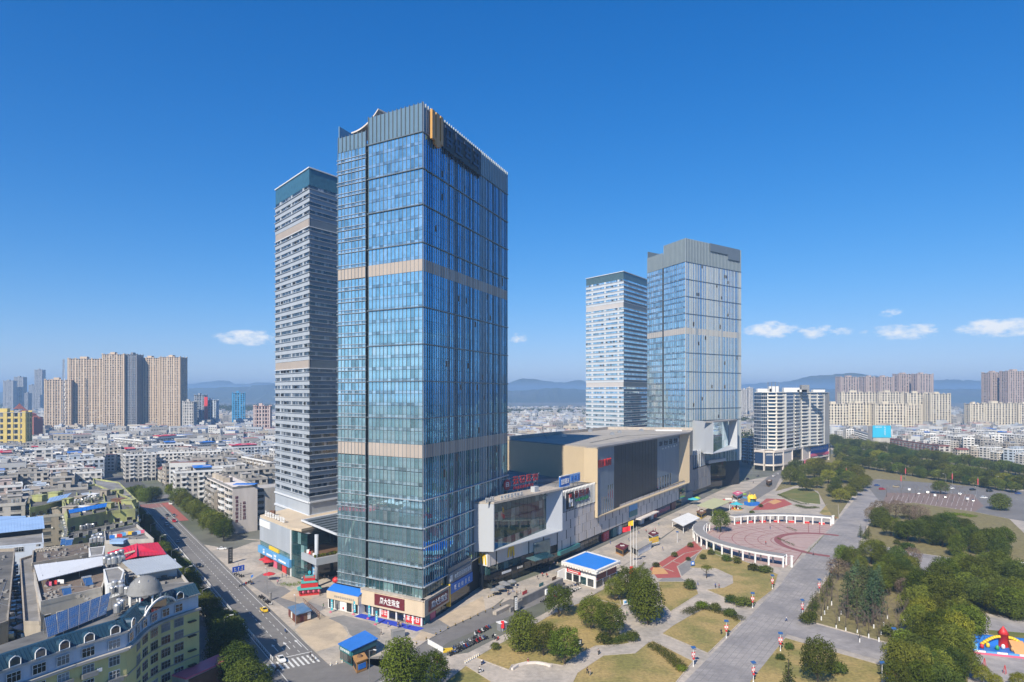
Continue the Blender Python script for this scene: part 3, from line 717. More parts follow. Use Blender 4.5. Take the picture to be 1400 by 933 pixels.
banded_tower(tr, R1A, R1B, R1C, 180,173.3,20,38,(5,22), dict(cap=glass("pale_crown_glass", (.12,.2,.22),(.16,.26,.28), ior=1.6, share=.3, rough=.15), edge=m_alu_lt, span=M("white_spandrel_panel", (.52,.55,.57),.5,.05,.15, attr=.04), blank=M("pale_blank_panel", (.48,.45,.42),.6,.05,.2), glass=m_glass_far, base=m_alu),0,(26,20))
m_framegrey = M("frame_grey_panel", (.42,.44,.46),.55,.05,.15, attr=.04, streak=True)
# ---------------------------------------------------------------- shopping mall
M0, M1 = (-9,259),(20,298); DM = Vector((.517,.856)).normalized(); M3 = (20 + DM.x * 185,298 + DM.y * 185)
mall = thing("shopping_mall", "long stone clad shopping mall with a huge gold framed window and flat roof", "mall", (M1[0], M1[1], 0))
fa, fb = Facade(M0, M1), Facade(M1, M3)
K0, K1, K2 = (41.5,331),(119.7,459.6),(-2.5,388); K3, K4 = (129,487),(69,497)
inb = lambda f, w: [f.P + f.n * w, f.Q + f.n * w]
# bodies
wb(MB().prism([tuple(fa.P - fa.n * 3.2), tuple(fa.Q - fa.n * 3.2 + fb.d * .2), tuple(fb.Q - fb.n * 3.2), K3, K4,(-2.5,400),(-30,330)], 0,6).prism([tuple(fa.P - fa.n * 3.6), tuple(fa.Q - fa.n * 3.6), tuple(fb.p(40,0,-1)[:2]), tuple(fb.p(46,0,-9)[:2]), tuple(fb.Q - fb.n * 9), K3, K4,(-2.5,400),(-30,330)], 6,31), "core_wall", m_stone_dk, mall)
wb(MB().prism([tuple(fa.P - fa.n * 1), tuple(fa.Q - fa.n * 1), tuple(fb.p(42,0)[:2]), K0, K2,(-2.5,399),(-29,330)], 31.0,31.4), "low_roof", m_conc, mall)
fbx = Facade(K0, K1); KI0 = fbx.p(0,0,-5.9)[:2]; KI1 = fbx.p(fbx.L, 0,-5.9)[:2]
wb(MB().prism([KI0, KI1, K3, K4, K2], 31.4,48.2), "box_wall", m_gold, mall)
rf = MB().prism([(K0[0] - .2, K0[1] - .3),(K1[0] + .2, K1[1]), K3, K4,(K2[0] - .2, K2[1])], 48.2,48.75); wb(rf, "roof", m_roofpale, mall)
par = MB()
for a, b in ((K4, K2),(K3, K4)):
 f = Facade(b, a) if False else Facade(a, b); f.box(par, 0, f.L, 48.75,50.6,-1.2,0)
wb(par, "roof_parapet", m_pavelight, mall)
# skylight strip + roof plant
mb = MB(); mb.box(100,118,474,479,48.8,49.6); wb(mb, "skylight", m_white, mall)
for (x, y) in ((62,430),(70,452),(88,470),(30,410),(52,465)):
 mb = MB(); mb.box(x, x + 2.6, y, y + 1.8,48.75,50.2); mb.cyl((x + 1.3, y + .9,50.2),(x + 1.3, y + .9,50.45),.7, n=10); wb(mb, "roof_fan", m_steel, mall)
mb = MB(); mb.box(20,20.3,392,440,48.75,48.95); mb.box(45,75,400,400.3,48.75,48.95); mb.bar((41,360,48.9),(70,420,48.9),.25,.2); mb.bar((70,420,48.9),(100,440,48.9),.25,.2); wb(mb, "roof_conduit", m_conc, mall)
# left flank of the box: panel seams
fs_ = Facade(K2, K0); npan = 18
for i in range(npan):
 for j in range(2):
  mb = MB(); d = fs_.L / npan; fs_.box(mb, i * d + .05,(i + 1) * d - .05,31.4 + j * 8.4 + .04,31.4 + (j + 1) * 8.4 - .04,0,.12); wb(mb, "flank_panel", m_gold, mall)
mb = MB(); fs_.box(mb, fs_.L * .56, fs_.L * .64,42.6,43.6,.12,.3); fs_.box(mb, fs_.L * .80, fs_.L * .89,42.6,43.6,.12,.3); wb(mb, "flank_lamp", m_white, mall)
# gold frame
fx = Facade(tuple(fb.P + fb.d * 45.2 + fb.n * 0),(K1[0], K1[1])); fx = Facade(tuple(Vector(K0) - fx.n * 5.2), tuple(Vector(K1) - fx.n * 5.2)); LX = fx.L; WB = 5.2; zb, zt = 14.6,48.2
mb = MB(); mb.hexa([fx.p(-.1, zb, WB), fx.p(.5, zb, WB), fx.p(.5, zb, -2), fx.p(-.1, zb, -2), fx.p(-.1, zt, WB), fx.p(.5, zt, WB), fx.p(.5, zt, -2), fx.p(-.1, zt, -2)])
wb(mb, "frame_side", m_gold, mall)
mb = MB(); mb.hexa([fx.p(.5, zb, WB), fx.p(LX, zb, WB), fx.p(LX, zb, -1), fx.p(.5, zb, -1), fx.p(.5, zb + .5, WB), fx.p(LX, zb + .5, WB), fx.p(LX, zb + 1.8,-1), fx.p(.5, zb + .6,-1)]); wb(mb, "frame_sill", m_gold, mall)
mb = MB(); mb.hexa([fx.p(.5, zt - .1, WB + .15), fx.p(LX, zt - .1, WB + .15), fx.p(LX, zt - .1,-1), fx.p(.5, zt - .1,-1), fx.p(.5, zt + .7, WB + .15), fx.p(LX, zt + .7, WB + .15), fx.p(LX, zt + .7,-1), fx.p(.5, zt + .7,-1)]); wb(mb, "frame_head", m_stone_dk, mall)
mb = MB(); mb.hexa([fx.p(LX - .5, zb + .5, WB), fx.p(LX, zb + .5, WB), fx.p(LX, zb + .5,-1), fx.p(LX - 9, zb + 1.8,.2), fx.p(LX - .5, zt - .1, WB), fx.p(LX, zt - .1, WB), fx.p(LX, zt - .1,-1), fx.p(LX - 6, zt - .1,.2)]); wb(mb, "frame_reveal", m_gold, mall)
wl = lambda u: lerp(4.6,.3, u / (LX - 9))
def skew(mb, u0, u1, v0, v1, d, back=.5, r=None):
 return mb.hexa([fx.p(u0, v0, wl(u0) + d), fx.p(u1, v0, wl(u1) + d), fx.p(u1, v0, wl(u1) - back), fx.p(u0, v0, wl(u0) - back), fx.p(u0, v1, wl(u0) + d), fx.p(u1, v1, wl(u1) + d), fx.p(u1, v1, wl(u1) - back), fx.p(u0, v1, wl(u0) - back)], r)
ua, ub, uc = LX * .155, LX * .635, LX - 8
mb = MB(); skew(mb, .5, uc, zb + .4, zt - .1,0); wb(mb, "window_backing", m_dark, mall)
for u0, u1, m, n in ((.6, ua, m_greycorr, 16),(ub, uc, m_greycorr, 18)):
 d = (u1 - u0) / n
 for i in range(n):
  mb = MB(); low = zb + .5 if not (m is m_greycorr and ((u0 < 1 and i > n * .2 and i % 2 == 0) or (u0 > 1 and i < n * .6 and i % 2 == 0))) else zb + (9 if i < n * .55 or u0 > 1 else 14)
  skew(mb, u0 + i * d + .04, u0 + (i + 1) * d - .04, low, zt - .2,.12); wb(mb, "ribbed_panel", m, mall)
  if low > zb + 2:
   mb = MB(); skew(mb, u0 + i * d + .1, u0 + (i + 1) * d - .1, zb + .5, low, .05); wb(mb, "slit_window", m_glass_blue, mall)
n = 26; d = (ub - ua) / n
gm = M("mall_screen_panel", (.014,.023,.036),.4,.06,.3, attr=.12, spec=.3)
for i in range(n):
 for j in range(4):
  mb = MB(); h = (zt - zb - .7) / 4; skew(mb, ua + i * d + .04, ua + (i + 1) * d - .04, zb + .5 + j * h + .03, zb + .5 + (j + 1) * h - .03,.1); wb(mb, "window_pane", gm, mall)
 if i % 2 == 0: mb = MB(); skew(mb, ua + i * d - .07, ua + i * d + .07, zb + .5, zt - .4,.16); wb(mb, "window_fin", m_black, mall)
class Skew:                                            # lettering on the leaning screen
 def p(s, u, v, w=0): return fx.p(u, v, wl(u) + .14 + w)
 def box(s, mb, u0, u1, v0, v1, w0, w1, r=None): return mb.hexa([s.p(u0, v0, w1), s.p(u1, v0, w1), s.p(u1, v0, w0), s.p(u0, v0, w0), s.p(u0, v1, w1), s.p(u1, v1, w1), s.p(u1, v1, w0), s.p(u0, v1, w0)], r)
mb = MB(); S = Skew(); S.box(mb, 1.6,8.6,38.6,42.2,0,.3); scribble(mb, S, 9,18.8,38.5,42.4,.0,3,.5,5,.1); S.box(mb, 9.2,18.4,38.9,42,0,.3); o = wb(mb, "cinema_sign", m_red, mall)
mb = MB(); scribble(mb, S, 1.8,8.4,39,41.8,.3,2,.1,8); scribble(mb, S, 9.4,18.2,39.2,41.7,.5,3,.1,9); wb(mb, "sign_lettering", m_maroon, mall)
mb = MB(); scribble(mb, S, ub + 2, uc - 4,42.4,45.6,0,4,.3,11); wb(mb, "sign_lettering", m_black, mall)
mb = MB(); scribble(mb, S, ub + 7, uc - 3,40.2,41.4,0,6,.3,12,.5); S.box(mb, uc - 2.4, uc - .8,43,45,0,.3); wb(mb, "sign_lettering", m_white, mall)
# stone wall of separate slabs with staggered dark slits
def slabs(f, u0, u1, z0, z1, rows, cw, mat=m_stone, w0=-.45, w1=0, ph=0):
 n = max(1, round((u1 - u0) / cw)); d = (u1 - u0) / n; h = (z1 - z0) / rows
 for i in range(n):
  for j in range(rows):
   cut = .75 if (i + j + ph) % 2 == 0 else .03
   mb = MB(); f.box(mb, u0 + i * d + .03, u0 + (i + 1) * d - cut, z0 + j * h + .03, z0 + (j + 1) * h - .03, w0, w1)
   wb(mb, "stone_slab", mat, mall)
mb = MB(); fa.box(mb, 0, fa.L, 9,15.1,-.9,-.07); fb.box(mb, 0,48,5.6,31,-.9,-.07); fb.box(mb, 48, fb.L, 5.6,16.6,-.9,-.07); wb(mb, "slit_backing", m_dark, mall)
slabs(fa, 0, fa.L, 9.2,15.0,1,5.4)
slabs(fb, 0,48,6,22,4,4.2); slabs(fb, 48, fb.L, 5.8,16.5,2,4.6, ph=1)
mb = MB(); fb.box(mb, 8,36,15.9,15.95,0,.01);
# finned strip with shop emblem above the slabs
for i in range(30):
 u = 1.2 + i * 1.5; FB("strip_fin", m_white, mall, fb, u - .16, u + .16,22.3,31.8,-.3,.25)
FB("strip_glazing", m_glass_dk, mall, fb, 0,46,22.2,31.2,-.6,-.04)
FB("emblem_board", m_black, mall, fb, 8,14.5,23.2,30.4,.3,.8)
mb = MB(); fb.box(mb, 9.4,10.5,24,29.4,.8,1); fb.box(mb, 10.5,13,26,27.2,.8,1); fb.box(mb, 12.2,13.2,24,26.4,.8,1); wb(mb, "emblem_letter", m_white, mall)
FB("emblem_heart", m_red, mall, fb, 9.2,11.2,28.2,29.8,1,1.15)
mb = MB(); scribble(mb, fb, 16,32,27.2,30.4,.3,4,.3,21); wb(mb, "sign_lettering", m_maroon, mall)
mb = MB(); scribble(mb, fb, 16.5,31,25.2,26.6,.3,7,.2,22); wb(mb, "sign_lettering", m_green, mall)
# white framed window over the corner
fw = Facade(tuple(fa.P + fa.n * 2.6), tuple(fa.Q + fa.n * 2.6)); LW = fw.L; z0, z1 = 15.2,34.0
mb = MB(); mb.hexa([fw.p(0, z0,0), fw.p(.5, z0,0), fw.p(.5, z0,-9), fw.p(-5.5, z0,-8), fw.p(0, z1 - .8,0), fw.p(.5, z1 - .8,0), fw.p(.5, z1 - .8,-9), fw.p(-5.5, z1 - .8,-8)]); wb(mb, "frame_side", m_framegrey, mall)
mb = MB(); mb.hexa([fw.p(.0, z1 - .8,.2), fw.p(LW, z1 - .8,.2), fw.p(LW, z1 - .8,-9), fw.p(-5.5, z1 - .8,-9), fw.p(0, z1,.2), fw.p(LW, z1,.2), fw.p(LW, z1,-9), fw.p(-5.5, z1,-9)]); wb(mb, "frame_head", m_pavelight, mall)
mb = MB(); mb.hexa([fw.p(.5, z0,0), fw.p(LW, z0,0), fw.p(LW, z0,-5), fw.p(.5, z0,-5), fw.p(.5, z0 + .4,0), fw.p(LW, z0 + .4,0), fw.p(LW, z0 + 1.8,-5), fw.p(.5, z0 + .6,-5)]); wb(mb, "frame_sill", m_framegrey, mall)
mb = MB(); mb.hexa([fw.p(LW - .5, z0 + .4,0), fw.p(LW, z0 + .4,0), fw.p(LW, z0 + .4,-5), fw.p(LW - 7, z0 + 1.5,-4), fw.p(LW - .5, z1 - .8,0), fw.p(LW, z1 - .8,0), fw.p(LW, z1 - .8,-5), fw.p(LW - 7, z1 - .8,-4)]); wb(mb, "frame_reveal", m_framegrey, mall)
FB("window_backing", m_dark, mall, fw, .5, LW - .5, z0, z1 - .8,-8,-5)
gw = glass("cafe_window_glass", (.02,.045,.045),(.16,.2,.17), ior=1.7, share=.2, tint=(.8,1,1))
n = 13; ww = lambda u: lerp(-.4,-4, u / (LW - 7)); d = (LW - 7.5) / n
for i in range(n):
 for j in range(5):
  a, b = .5 + i * d, .5 + (i + 1) * d; h = (z1 - z0 - 1.3) / 5; v0, v1 = z0 + .5 + j * h, z0 + .5 + (j + 1) * h
  mb = MB(); mb.hexa([fw.p(a + .05, v0 + .04, ww(a)), fw.p(b - .05, v0 + .04, ww(b)), fw.p(b - .05, v0 + .04, ww(b) - .2), fw.p(a + .05, v0 + .04, ww(a) - .2), fw.p(a + .05, v1 - .04, ww(a)), fw.p(b - .05, v1 - .04, ww(b)), fw.p(b - .05, v1 - .04, ww(b) - .2), fw.p(a + .05, v1 - .04, ww(a) - .2)])
  wb(mb, "window_pane", gw, mall)
mb = MB(); scribble(mb, fw, -4,1.5, z1, z1 + 2,-1,4,.3,31); scribble(mb, fw, 5,20, z1, z1 + 1.7,-1,7,.3,32); fw.box(mb, 30,33, z1, z1 + 2.2,-4,-2); wb(mb, "roof_lettering", m_framegrey, mall)
# corner shop with yellow arches
fc0 = Facade((-18,268),(-9,259))
FB("corner_wall", m_stone, mall, fc0,0, fc0.L, 9,15.2,-1,-.02)
FB("arches_board", m_white, mall, fc0, fc0.L - 5.2, fc0.L - .2,9.3,14.6,.02,.35)
mb = MB(); arches(mb, fc0, fc0.L - 4.6, fc0.L - .9,9.8,13.8,.36,.75); wb(mb, "golden_arches", m_yellow, mall)
mb = MB(); arches(mb, fa, 12.4,16.2,10.4,14.4,.05,.75); wb(mb, "golden_arches", m_yellow, mall)
def shopfront(f, u0, u1, z, w, n, m=m_glass_dk, name="shop_window"):
 d = (u1 - u0) / n
 for i in range(n):
  mb = MB(); f.box(mb, u0 + i * d + .12, u0 + (i + 1) * d - .12,.3, z, w - .2, w); wb(mb, name, m, mall)
shopfront(fa, 0, fa.L, 5.2,-2.2,11, m_glass_dk); shopfront(fc0,0, fc0.L, 5.2,-2.0,3, m_glass_dk)
mb = MB(); fa.box(mb, -.1,24,4.0,5.6,-2.1,-.4); fc0.box(mb, 0, fc0.L, 4.0,5.6,-2.0,-.4); wb(mb, "shop_fascia", m_black, mall)
for i in range(8):
 FB("shop_window", m_glass_teal, mall, fa, .1 + i * 2.9,2.9 + i * 2.9,5.7,8.9,-1.6,-1.4)
for i in range(4):
 FB("shop_window", m_glass_teal, mall, fc0,.1 + i * 3.1,3.1 + i * 3.1,5.7,8.9,-1.4,-1.2)
mb = MB(); fa.box(mb, 9,15,4.3,5.2,-.38,-.3); scribble(mb, fa, 19,23,4.3,5.2,-.38,4,.1,34); wb(mb, "fascia_lettering", m_white, mall)
FB("shop_poster", m_maroon, mall, fc0,1,8,.4,3.8,-1.9,-1.5)
# tall glazed entrance
FB("entrance_glazing", m_glass_teal, mall, fa, 30,42,6,12.8,.02,.4)
for k in range(3):
 mb = MB(); mb.hexa([fa.p(24 + k * 5,7.8,0), fa.p(29 + k * 5,7.6,0), fa.p(29 + k * 5,7.0 - k * .3,5), fa.p(24 + k * 5,7.2 - k * .3,5), fa.p(24 + k * 5,8,0), fa.p(29 + k * 5,7.8,0), fa.p(29 + k * 5,7.2 - k * .3,5), fa.p(24 + k * 5,7.4 - k * .3,5)]); wb(mb, "glass_canopy", m_glass_teal, mall)
shopfront(fb, 0, fb.L, 4.6,-2.4,40)
FB("awning", m_tealdk, mall, fb, 0,20,4.2,5.9,-.2,1.3)
FB("shop_fascia", m_black, mall, fb, 26,178,4.5,5.6,-2.3,-1.2)
for u0, w_, m in ((52,7, m_red),(64,5, m_tealdk),(72,4, m_white),(122,4, m_white),(127,5, m_red),(133,24, m_blue_dk),(160,8, m_maroon),(104,6, m_white)):
 FB("shop_sign", m, mall, fb, u0, u0 + w_, .4,4.9,-2.2,-1.0)
mb = MB(); scribble(mb, fb, 52.5,58.5,1.2,4.2,-1,2,.1,41); scribble(mb, fb, 134,156,1.5,4,-1,9,.1,42); wb(mb, "shop_lettering", m_pink, mall)
# poster on the slabs and the canopy below it
FB("wall_poster", m_skyblue, mall, fb, 84,96,7.6,15.2,.02,.3)
FB("poster_band", m_tealdk, mall, fb, 84,96,7.6,10.8,.3,.36)
FB("entrance_canopy", m_stone, mall, fb, 94,124,4.9,5.5,0,3.2)
FB("shop_window", m_glass_teal, mall, fb, 172,185,6,13,.02,.5)
m_signred = M("faded_sign_red", (.3,.03,.04),.6,.1,.5)
# rooftop sign on scaffold poles
sg = thing("rooftop_sign", "red lettered sign on a steel lattice standing on the low mall roof", "rooftop sign", (2,288,31.4))
fs2 = Facade((-5.5,281),(12,305))
mb = MB()
for i in range(9):
 u = i * fs2.L / 8; mb.cyl(fs2.p(u, 31.4,-1.5), fs2.p(u + 2.2 if i == 0 else u, 39.6,0),.12, n=5)
 mb.cyl(fs2.p(u, 31.4,-5), fs2.p(u, 39.2,0),.1, n=5)
for k in range(5): mb.cyl(fs2.p(0,32.4 + k * 1.7,-1.2 + k * .3), fs2.p(fs2.L, 32.4 + k * 1.7,-1.2 + k * .3),.1, n=5)
for i in range(8): mb.cyl(fs2.p(i * fs2.L / 8,33,-1), fs2.p((i + 1) * fs2.L / 8,39.4,0),.08, n=4)
wb(mb, "lattice", m_steel, sg)
mb = MB(); c = fs2.p(5,36.8,.4); d = fs2.p(5,36.8,.8); mb.cyl(c, d, 2.3, n=24); wb(mb, "disc", m_signred, sg)
mb = MB(); scribble(mb, fs2,9,28.5,36.4,39.8,.3,4,.4,51,.12); wb(mb, "lettering", m_signred, sg)
mb = MB(); scribble(mb, fs2,9.5,25,34.2,35.5,.3,9,.3,52,.3); wb(mb, "lettering", m_signred, sg)
mb = MB(); scribble(mb, fs2,3.4,6.6,35.9,38,.8,1,.15,53); wb(mb, "emblem", m_white, sg)
bl = thing("rooftop_billboard", "blue and white billboard on the roof edge above the finned strip", "billboard", (24,312,31.4))
fb2 = Facade((21,304),(32,322.5))
FB("panel", m_blue, bl, fb2,0,9.6,33,37.6,0,.5)
FB("panel", m_bluepale, bl, fb2,10,21,33.8,37.8,0,.5)
mb = MB(); scribble(mb, fb2,1,9,34,36.6,.5,5,.15,55); fb2.box(mb, 0,9.6,37.6,38,0,.6); fb2.box(mb, 0,9.6,32.6,33,0,.6); wb(mb, "lettering", m_white, bl)
mb = MB(); scribble(mb, fb2,10.8,20.4,34.3,37.3,.5,3,.15,56); wb(mb, "lettering", m_blue, bl)
mb = MB()
for i in range(5): mb.cyl(fb2.p(i * 5,31.4,-.3), fb2.p(i * 5,38,-.1),.12, n=5); mb.cyl(fb2.p(i * 5,31.4,-3), fb2.p(i * 5,37,-.2),.1, n=5)
wb(mb, "post", m_steel, bl)
# --------------------------------------------- far end of the mall
N0, N1 = (123,479),(152,522)
wing = thing("mall_wing", "grey stone mall end wing with white box window below the finned tower", "mall wing", (N1[0], N1[1], 0))
fn = Facade(N0, N1)
n = 7; d = fn.L / n
for i in range(n):
 for j in range(2):
  mb = MB(); cut = .5 if (i + j) % 2 else .05; fn.box(mb, i * d + .04,(i + 1) * d - cut, 5 + j * 7.6 + .04,5 + (j + 1) * 7.6 - .04,-.5,0); wb(mb, "stone_slab", m_stone_dk, wing)
FB("core_wall", m_dark, wing, fn, 0, fn.L, 5,20.2,-16,-.52)
FB("shop_base", m_glass_dk, wing, fn, 0, fn.L, 0,5,-14,-3)
FB("upper_wall", m_framegrey, wing, fn, -6, fn.L - 2,20.2,32,-12,-3.5)
for i in range(9):
 mb = MB(); u = -3 + i * 4.6; fn.box(mb, u, u + 2.2,20.2,29.5,-3.45,-3.2); wb(mb, "slit_window", m_glass_blue, wing)
 FB("strip_fin", m_framegrey, wing, fn, u + 2.6, u + 3.4,20.2,33,-3.4,-2.7)
W0, W1, WL = (147,500),(180.5,546),(137,529)
fq, fl_ = Facade(W0, W1), Facade(WL, W0)
FB("box_flank", m_framegrey, wing, fl_, 0, fl_.L, 30.5,54.2,-.6,0)
FB("box_head", m_stone_dk, wing, fq, 0, fq.L, 53.4,54.2,-7,0)
mb = MB(); mb.hexa([fq.p(0,30.5,0), fq.p(fq.L, 30.5,0), fq.p(fq.L, 30.5,-7), fq.p(0,30.5,-7), fq.p(0,31,0), fq.p(fq.L, 31,0), fq.p(fq.L, 34,-7), fq.p(0,31.2,-7)]); wb(mb, "box_sill", m_framegrey, wing)
mb = MB(); mb.hexa([fq.p(fq.L - 1,31,0), fq.p(fq.L, 31,0), fq.p(fq.L, 31,-7), fq.p(fq.L - 3,32.5,-6), fq.p(fq.L - 1,53.4,0), fq.p(fq.L, 53.4,0), fq.p(fq.L, 53.4,-7), fq.p(fq.L - 2.5,53.4,-6)]); wb(mb, "box_reveal", m_framegrey, wing)
for i in range(8):
 for j in range(3):
  d = (fq.L - 8) / 8; mb = MB(); a, b = .6 + i * d, .6 + (i + 1) * d; wv = lambda u: lerp(-.5,-6, u / fq.L)
  mb.hexa([fq.p(a, 31.2 + j * 7.4, wv(a)), fq.p(b - .1,31.2 + j * 7.4, wv(b)), fq.p(b - .1,31.2 + j * 7.4, wv(b) - .2), fq.p(a, 31.2 + j * 7.4, wv(a) - .2), fq.p(a, 38.5 + j * 7.4, wv(a)), fq.p(b - .1,38.5 + j * 7.4, wv(b)), fq.p(b - .1,38.5 + j * 7.4, wv(b) - .2), fq.p(a, 38.5 + j * 7.4, wv(a) - .2)])
  wb(mb, "window_pane", m_glass_far, wing)
# dark glass storeys between wing and tower
fz = Facade(tuple(fn.P + fn.d * (fn.L + .5) - fn.n * 2),(171,546))
for i in range(6):
 mb = MB(); d = fz.L / 6; fz.box(mb, i * d + .1,(i + 1) * d - .1,6,21,-.4,0); wb(mb, "window_pane", m_glass_dk, wing)
FB("ledge", m_framegrey, wing, fz, 0, fz.L, 21,23.2,-3,.4)
FB("shop_base", m_glass_dk, wing, fz, 0, fz.L, 0,6,-6,-3)
# ---------------------------------------------------------------- shops at the foot of the tallest tower
fl0, fr0 = Facade(T1A, T1B), Facade(T1B, T1C)
W1_ = fl0.L; u503 = .347 * W1_
def t1b(mb, name, mat, kind=None): return wb(mb, name, mat, t1, kind)
mb = MB(); fl0.box(mb, u503 - 1, W1_ + 1.4,3.4,8.4,.1,1.6); fr0.box(mb, -1.55,17,3.4,8.4,.1,1.5); t1b(mb, "shop_fascia", m_cream)
mb = MB(); fl0.box(mb, u503 - 1, W1_ + 1.6,8.4,8.8,0,1.8); fr0.box(mb, -1.75,17.2,8.4,8.8,0,1.7); t1b(mb, "fascia_cap", m_pavelight)
mb = MB(); fl0.box(mb, u503 + 5.5, W1_ - 6.2,4.2,7.9,1.62,1.8); t1b(mb, "sign_board", m_maroon)
mb = MB(); letters(mb, fl0, "周大生珠宝", u503 + 8, W1_ - 8.2,4.9,7.2,1.82); t1b(mb, "sign_lettering", m_white)
mb = MB(); fr0.box(mb, 1.2,15.2,4.2,7.9,1.52,1.7); t1b(mb, "sign_board", m_maroon)
mb = MB(); letters(mb, fr0, "周大生珠宝", 2.8,14,4.9,7.2,1.72); t1b(mb, "sign_lettering", m_white)
for i in range(7):
 a = u503 + .4 + i * (W1_ - u503) / 7; b = a + (W1_ - u503) / 7 - .7
 mb = MB(); fl0.box(mb, a, b, .3,3.3,.2,.45); t1b(mb, "shop_window", (m_blue_dk, m_glass_dk, m_red, m_glass_h, m_glass_dk, m_red, m_red)[i])
 mb = MB(); fl0.box(mb, b + .1, b + .6,0,3.4,.2,.8); t1b(mb, "shop_pier", m_white)
mb = MB(); scribble(mb, fl0, u503 + 7, u503 + 10,.8,2.8,.46,2,.1,61); scribble(mb, fl0, W1_ - 6.5, W1_ - .8,.8,2.8,.46,3,.1,62); t1b(mb, "window_lettering", m_white)
for i, m in enumerate((m_tealdk, m_pink, m_glass_dk, m_glass_dk)):
 mb = MB(); fr0.box(mb, .6 + i * 4,4.2 + i * 4,.3,3.3,.1,.4); t1b(mb, "shop_window", m)
for i in range(9):                                        # lobby glazing under the ledge
 for f, L_, k in ((fl0, W1_, 1),(fr0,16,0)):
  mb = MB(); d = L_ / 9; f.box(mb, i * d + .1,(i + 1) * d - .1,8.9,12.2,-.3,.02); t1b(mb, "lobby_window", glass_lobby if False else m_glass_teal)
mb = MB(); fl0.box(mb, -.2, u503,0,8.6,-.5,-.2); t1b(mb, "base_wall", m_glass_dk)
mb = MB(); fr0.box(mb, 17,36,9.0,12.6,.1,1.2); t1b(mb, "sign_wall", m_grey)
mb = MB(); scribble(mb, fr0,21,35,9.9,11.7,1.2,8,.15,63); fr0.box(mb, 17.6,19.4,9.8,11.8,1.2,1.3); t1b(mb, "sign_lettering", m_white)
mb = MB(); fr0.box(mb, 17,36,5.4,8.8,.1,1.4); t1b(mb, "sign_wall", m_blue)
mb = MB(); scribble(mb, fr0,20,34,6.1,8.0,1.4,5,.15,64,.5); t1b(mb, "sign_lettering", m_white)
mb = MB(); fr0.box(mb, 17,36,.2,5.2,-.2,.1); t1b(mb, "shop_window", m_glass_dk)
mb = MB(); fr0.box(mb, 16.5,17,1.5,9.2,.2,1.7); t1b(mb, "entrance_post", m_yellow)
mb = MB(); fr0.box(mb, 17,36,12.6,14.4,0,.8)
for k in range(10): fr0.box(mb, 17 + k * 1.9,17.3 + k * 1.9,14.4,15.2,.3,.6)
t1b(mb, "ledge", m_silver_dk)
# white shop pavilion with the blue roof edge, beside the jeweller
pv_ = thing("shop_pavilion", "low white shop with blue roof edge built against the glass tower", "shop", (fl0.p(4,0)[0], fl0.p(4,0)[1], 0))
FB("wall", m_white, pv_, fl0,-2, u503 - .6,0,6.2,-.1,3.0)
mb = MB(); mb.hexa([fl0.p(-2.2,6.2,3.2), fl0.p(u503 - .4,6.2,3.2), fl0.p(u503 - .4,7.4,0), fl0.p(-2.2,7.4,0), fl0.p(-2.2,6.5,3.2), fl0.p(u503 - .4,6.5,3.2), fl0.p(u503 - .4,7.9,0), fl0.p(-2.2,7.9,0)]); wb(mb, "roof", m_blue, pv_)
FB("fascia", m_cream, pv_, fl0,-2.2, u503 - .4,3.6,6.2,3.02,3.5)
mb = MB(); scribble(mb, fl0,1.5,11,4.4,5.2,3.5,11,.08,65); wb(mb, "fascia_lettering", m_grey, pv_)
for i, m in enumerate((m_glass_dk, m_glass_h, m_white, m_glass_dk, m_glass_h)):
 FB("shop_window", m, pv_, fl0,-1.5 + i * 2.85,.9 + i * 2.85,.4,3.3,3.02,3.12)
mb = MB(); fl0.box(mb, 5.2,5.9,.8,1.6,3.12,3.2); fl0.box(mb, 10,11,.9,1.7,3.12,3.2); wb(mb, "window_sticker", m_red, pv_)
# ---------------------------------------------------------------- annex under the grey banded tower
AP, AQ, AS = (-113,307),(-90,279),(-81,270.5)
an = thing("podium_annex", "grey two storey shop annex with blue sign band below the banded tower", "shop building", (AQ[0], AQ[1], 0))
f1 = Facade(AP, AQ); f2 = Facade(AQ, AS)
wb(MB().prism([AP, AQ, AS, (-62,292),(-82,335),(-104,332)], .02,19.2), "core", m_glass_dk, an)
wb(MB().prism([(AP[0] - .3, AP[1]),(AQ[0], AQ[1] - .4),(AS[0] - 4, AS[1] + 5),(-70,300),(-80,335),(-104,332)], 19.2,20.2), "roof", m_cream, an)
for i in range(7):
 mb = MB(); d = f1.L / 7; f1.box(mb, i * d + .03,(i + 1) * d - .03,9.2,19.2,0,.5); wb(mb, "wall_panel", m_alu, an)
FB("glazing", m_glass_teal, an, f1,0, f1.L, 5.8,9.2,.02,.2)
FB("sign_band", m_skyblue, an, f1,0, f1.L + .3,3.9,7.0,.3,1.3)
mb = MB(); scribble(mb, f1,6,9,4.3,6.6,1.3,1,.1,70); scribble(mb, f1,19,23,4.3,6.6,1.3,1,.1,71); f1.box(mb, 11,17.5,4.6,5.4,1.3,1.36); f1.box(mb, 25,33,4.6,5.4,1.3,1.36); wb(mb, "sign_lettering", m_white, an)
FB("sign_band", m_yellow, an, f1,12,23,7.2,8.6,.2,.7)
FB("wall_banner", m_white, an, f1,.6,13,15.8,18.6,.5,.8)
for i, m in enumerate((m_glass_h, m_red, m_glass_h, m_pink, m_glass_dk, m_red, m_glass_dk)):
 mb = MB(); d = f1.L / 7; f1.box(mb, i * d + .3,(i + 1) * d - .3,.2,3.8,.05,.3); wb(mb, "shop_window", m, an)
FB("corner_pier", m_white, an, f1, f1.L - .5, f1.L + .1,0,19.2,.02,.55)
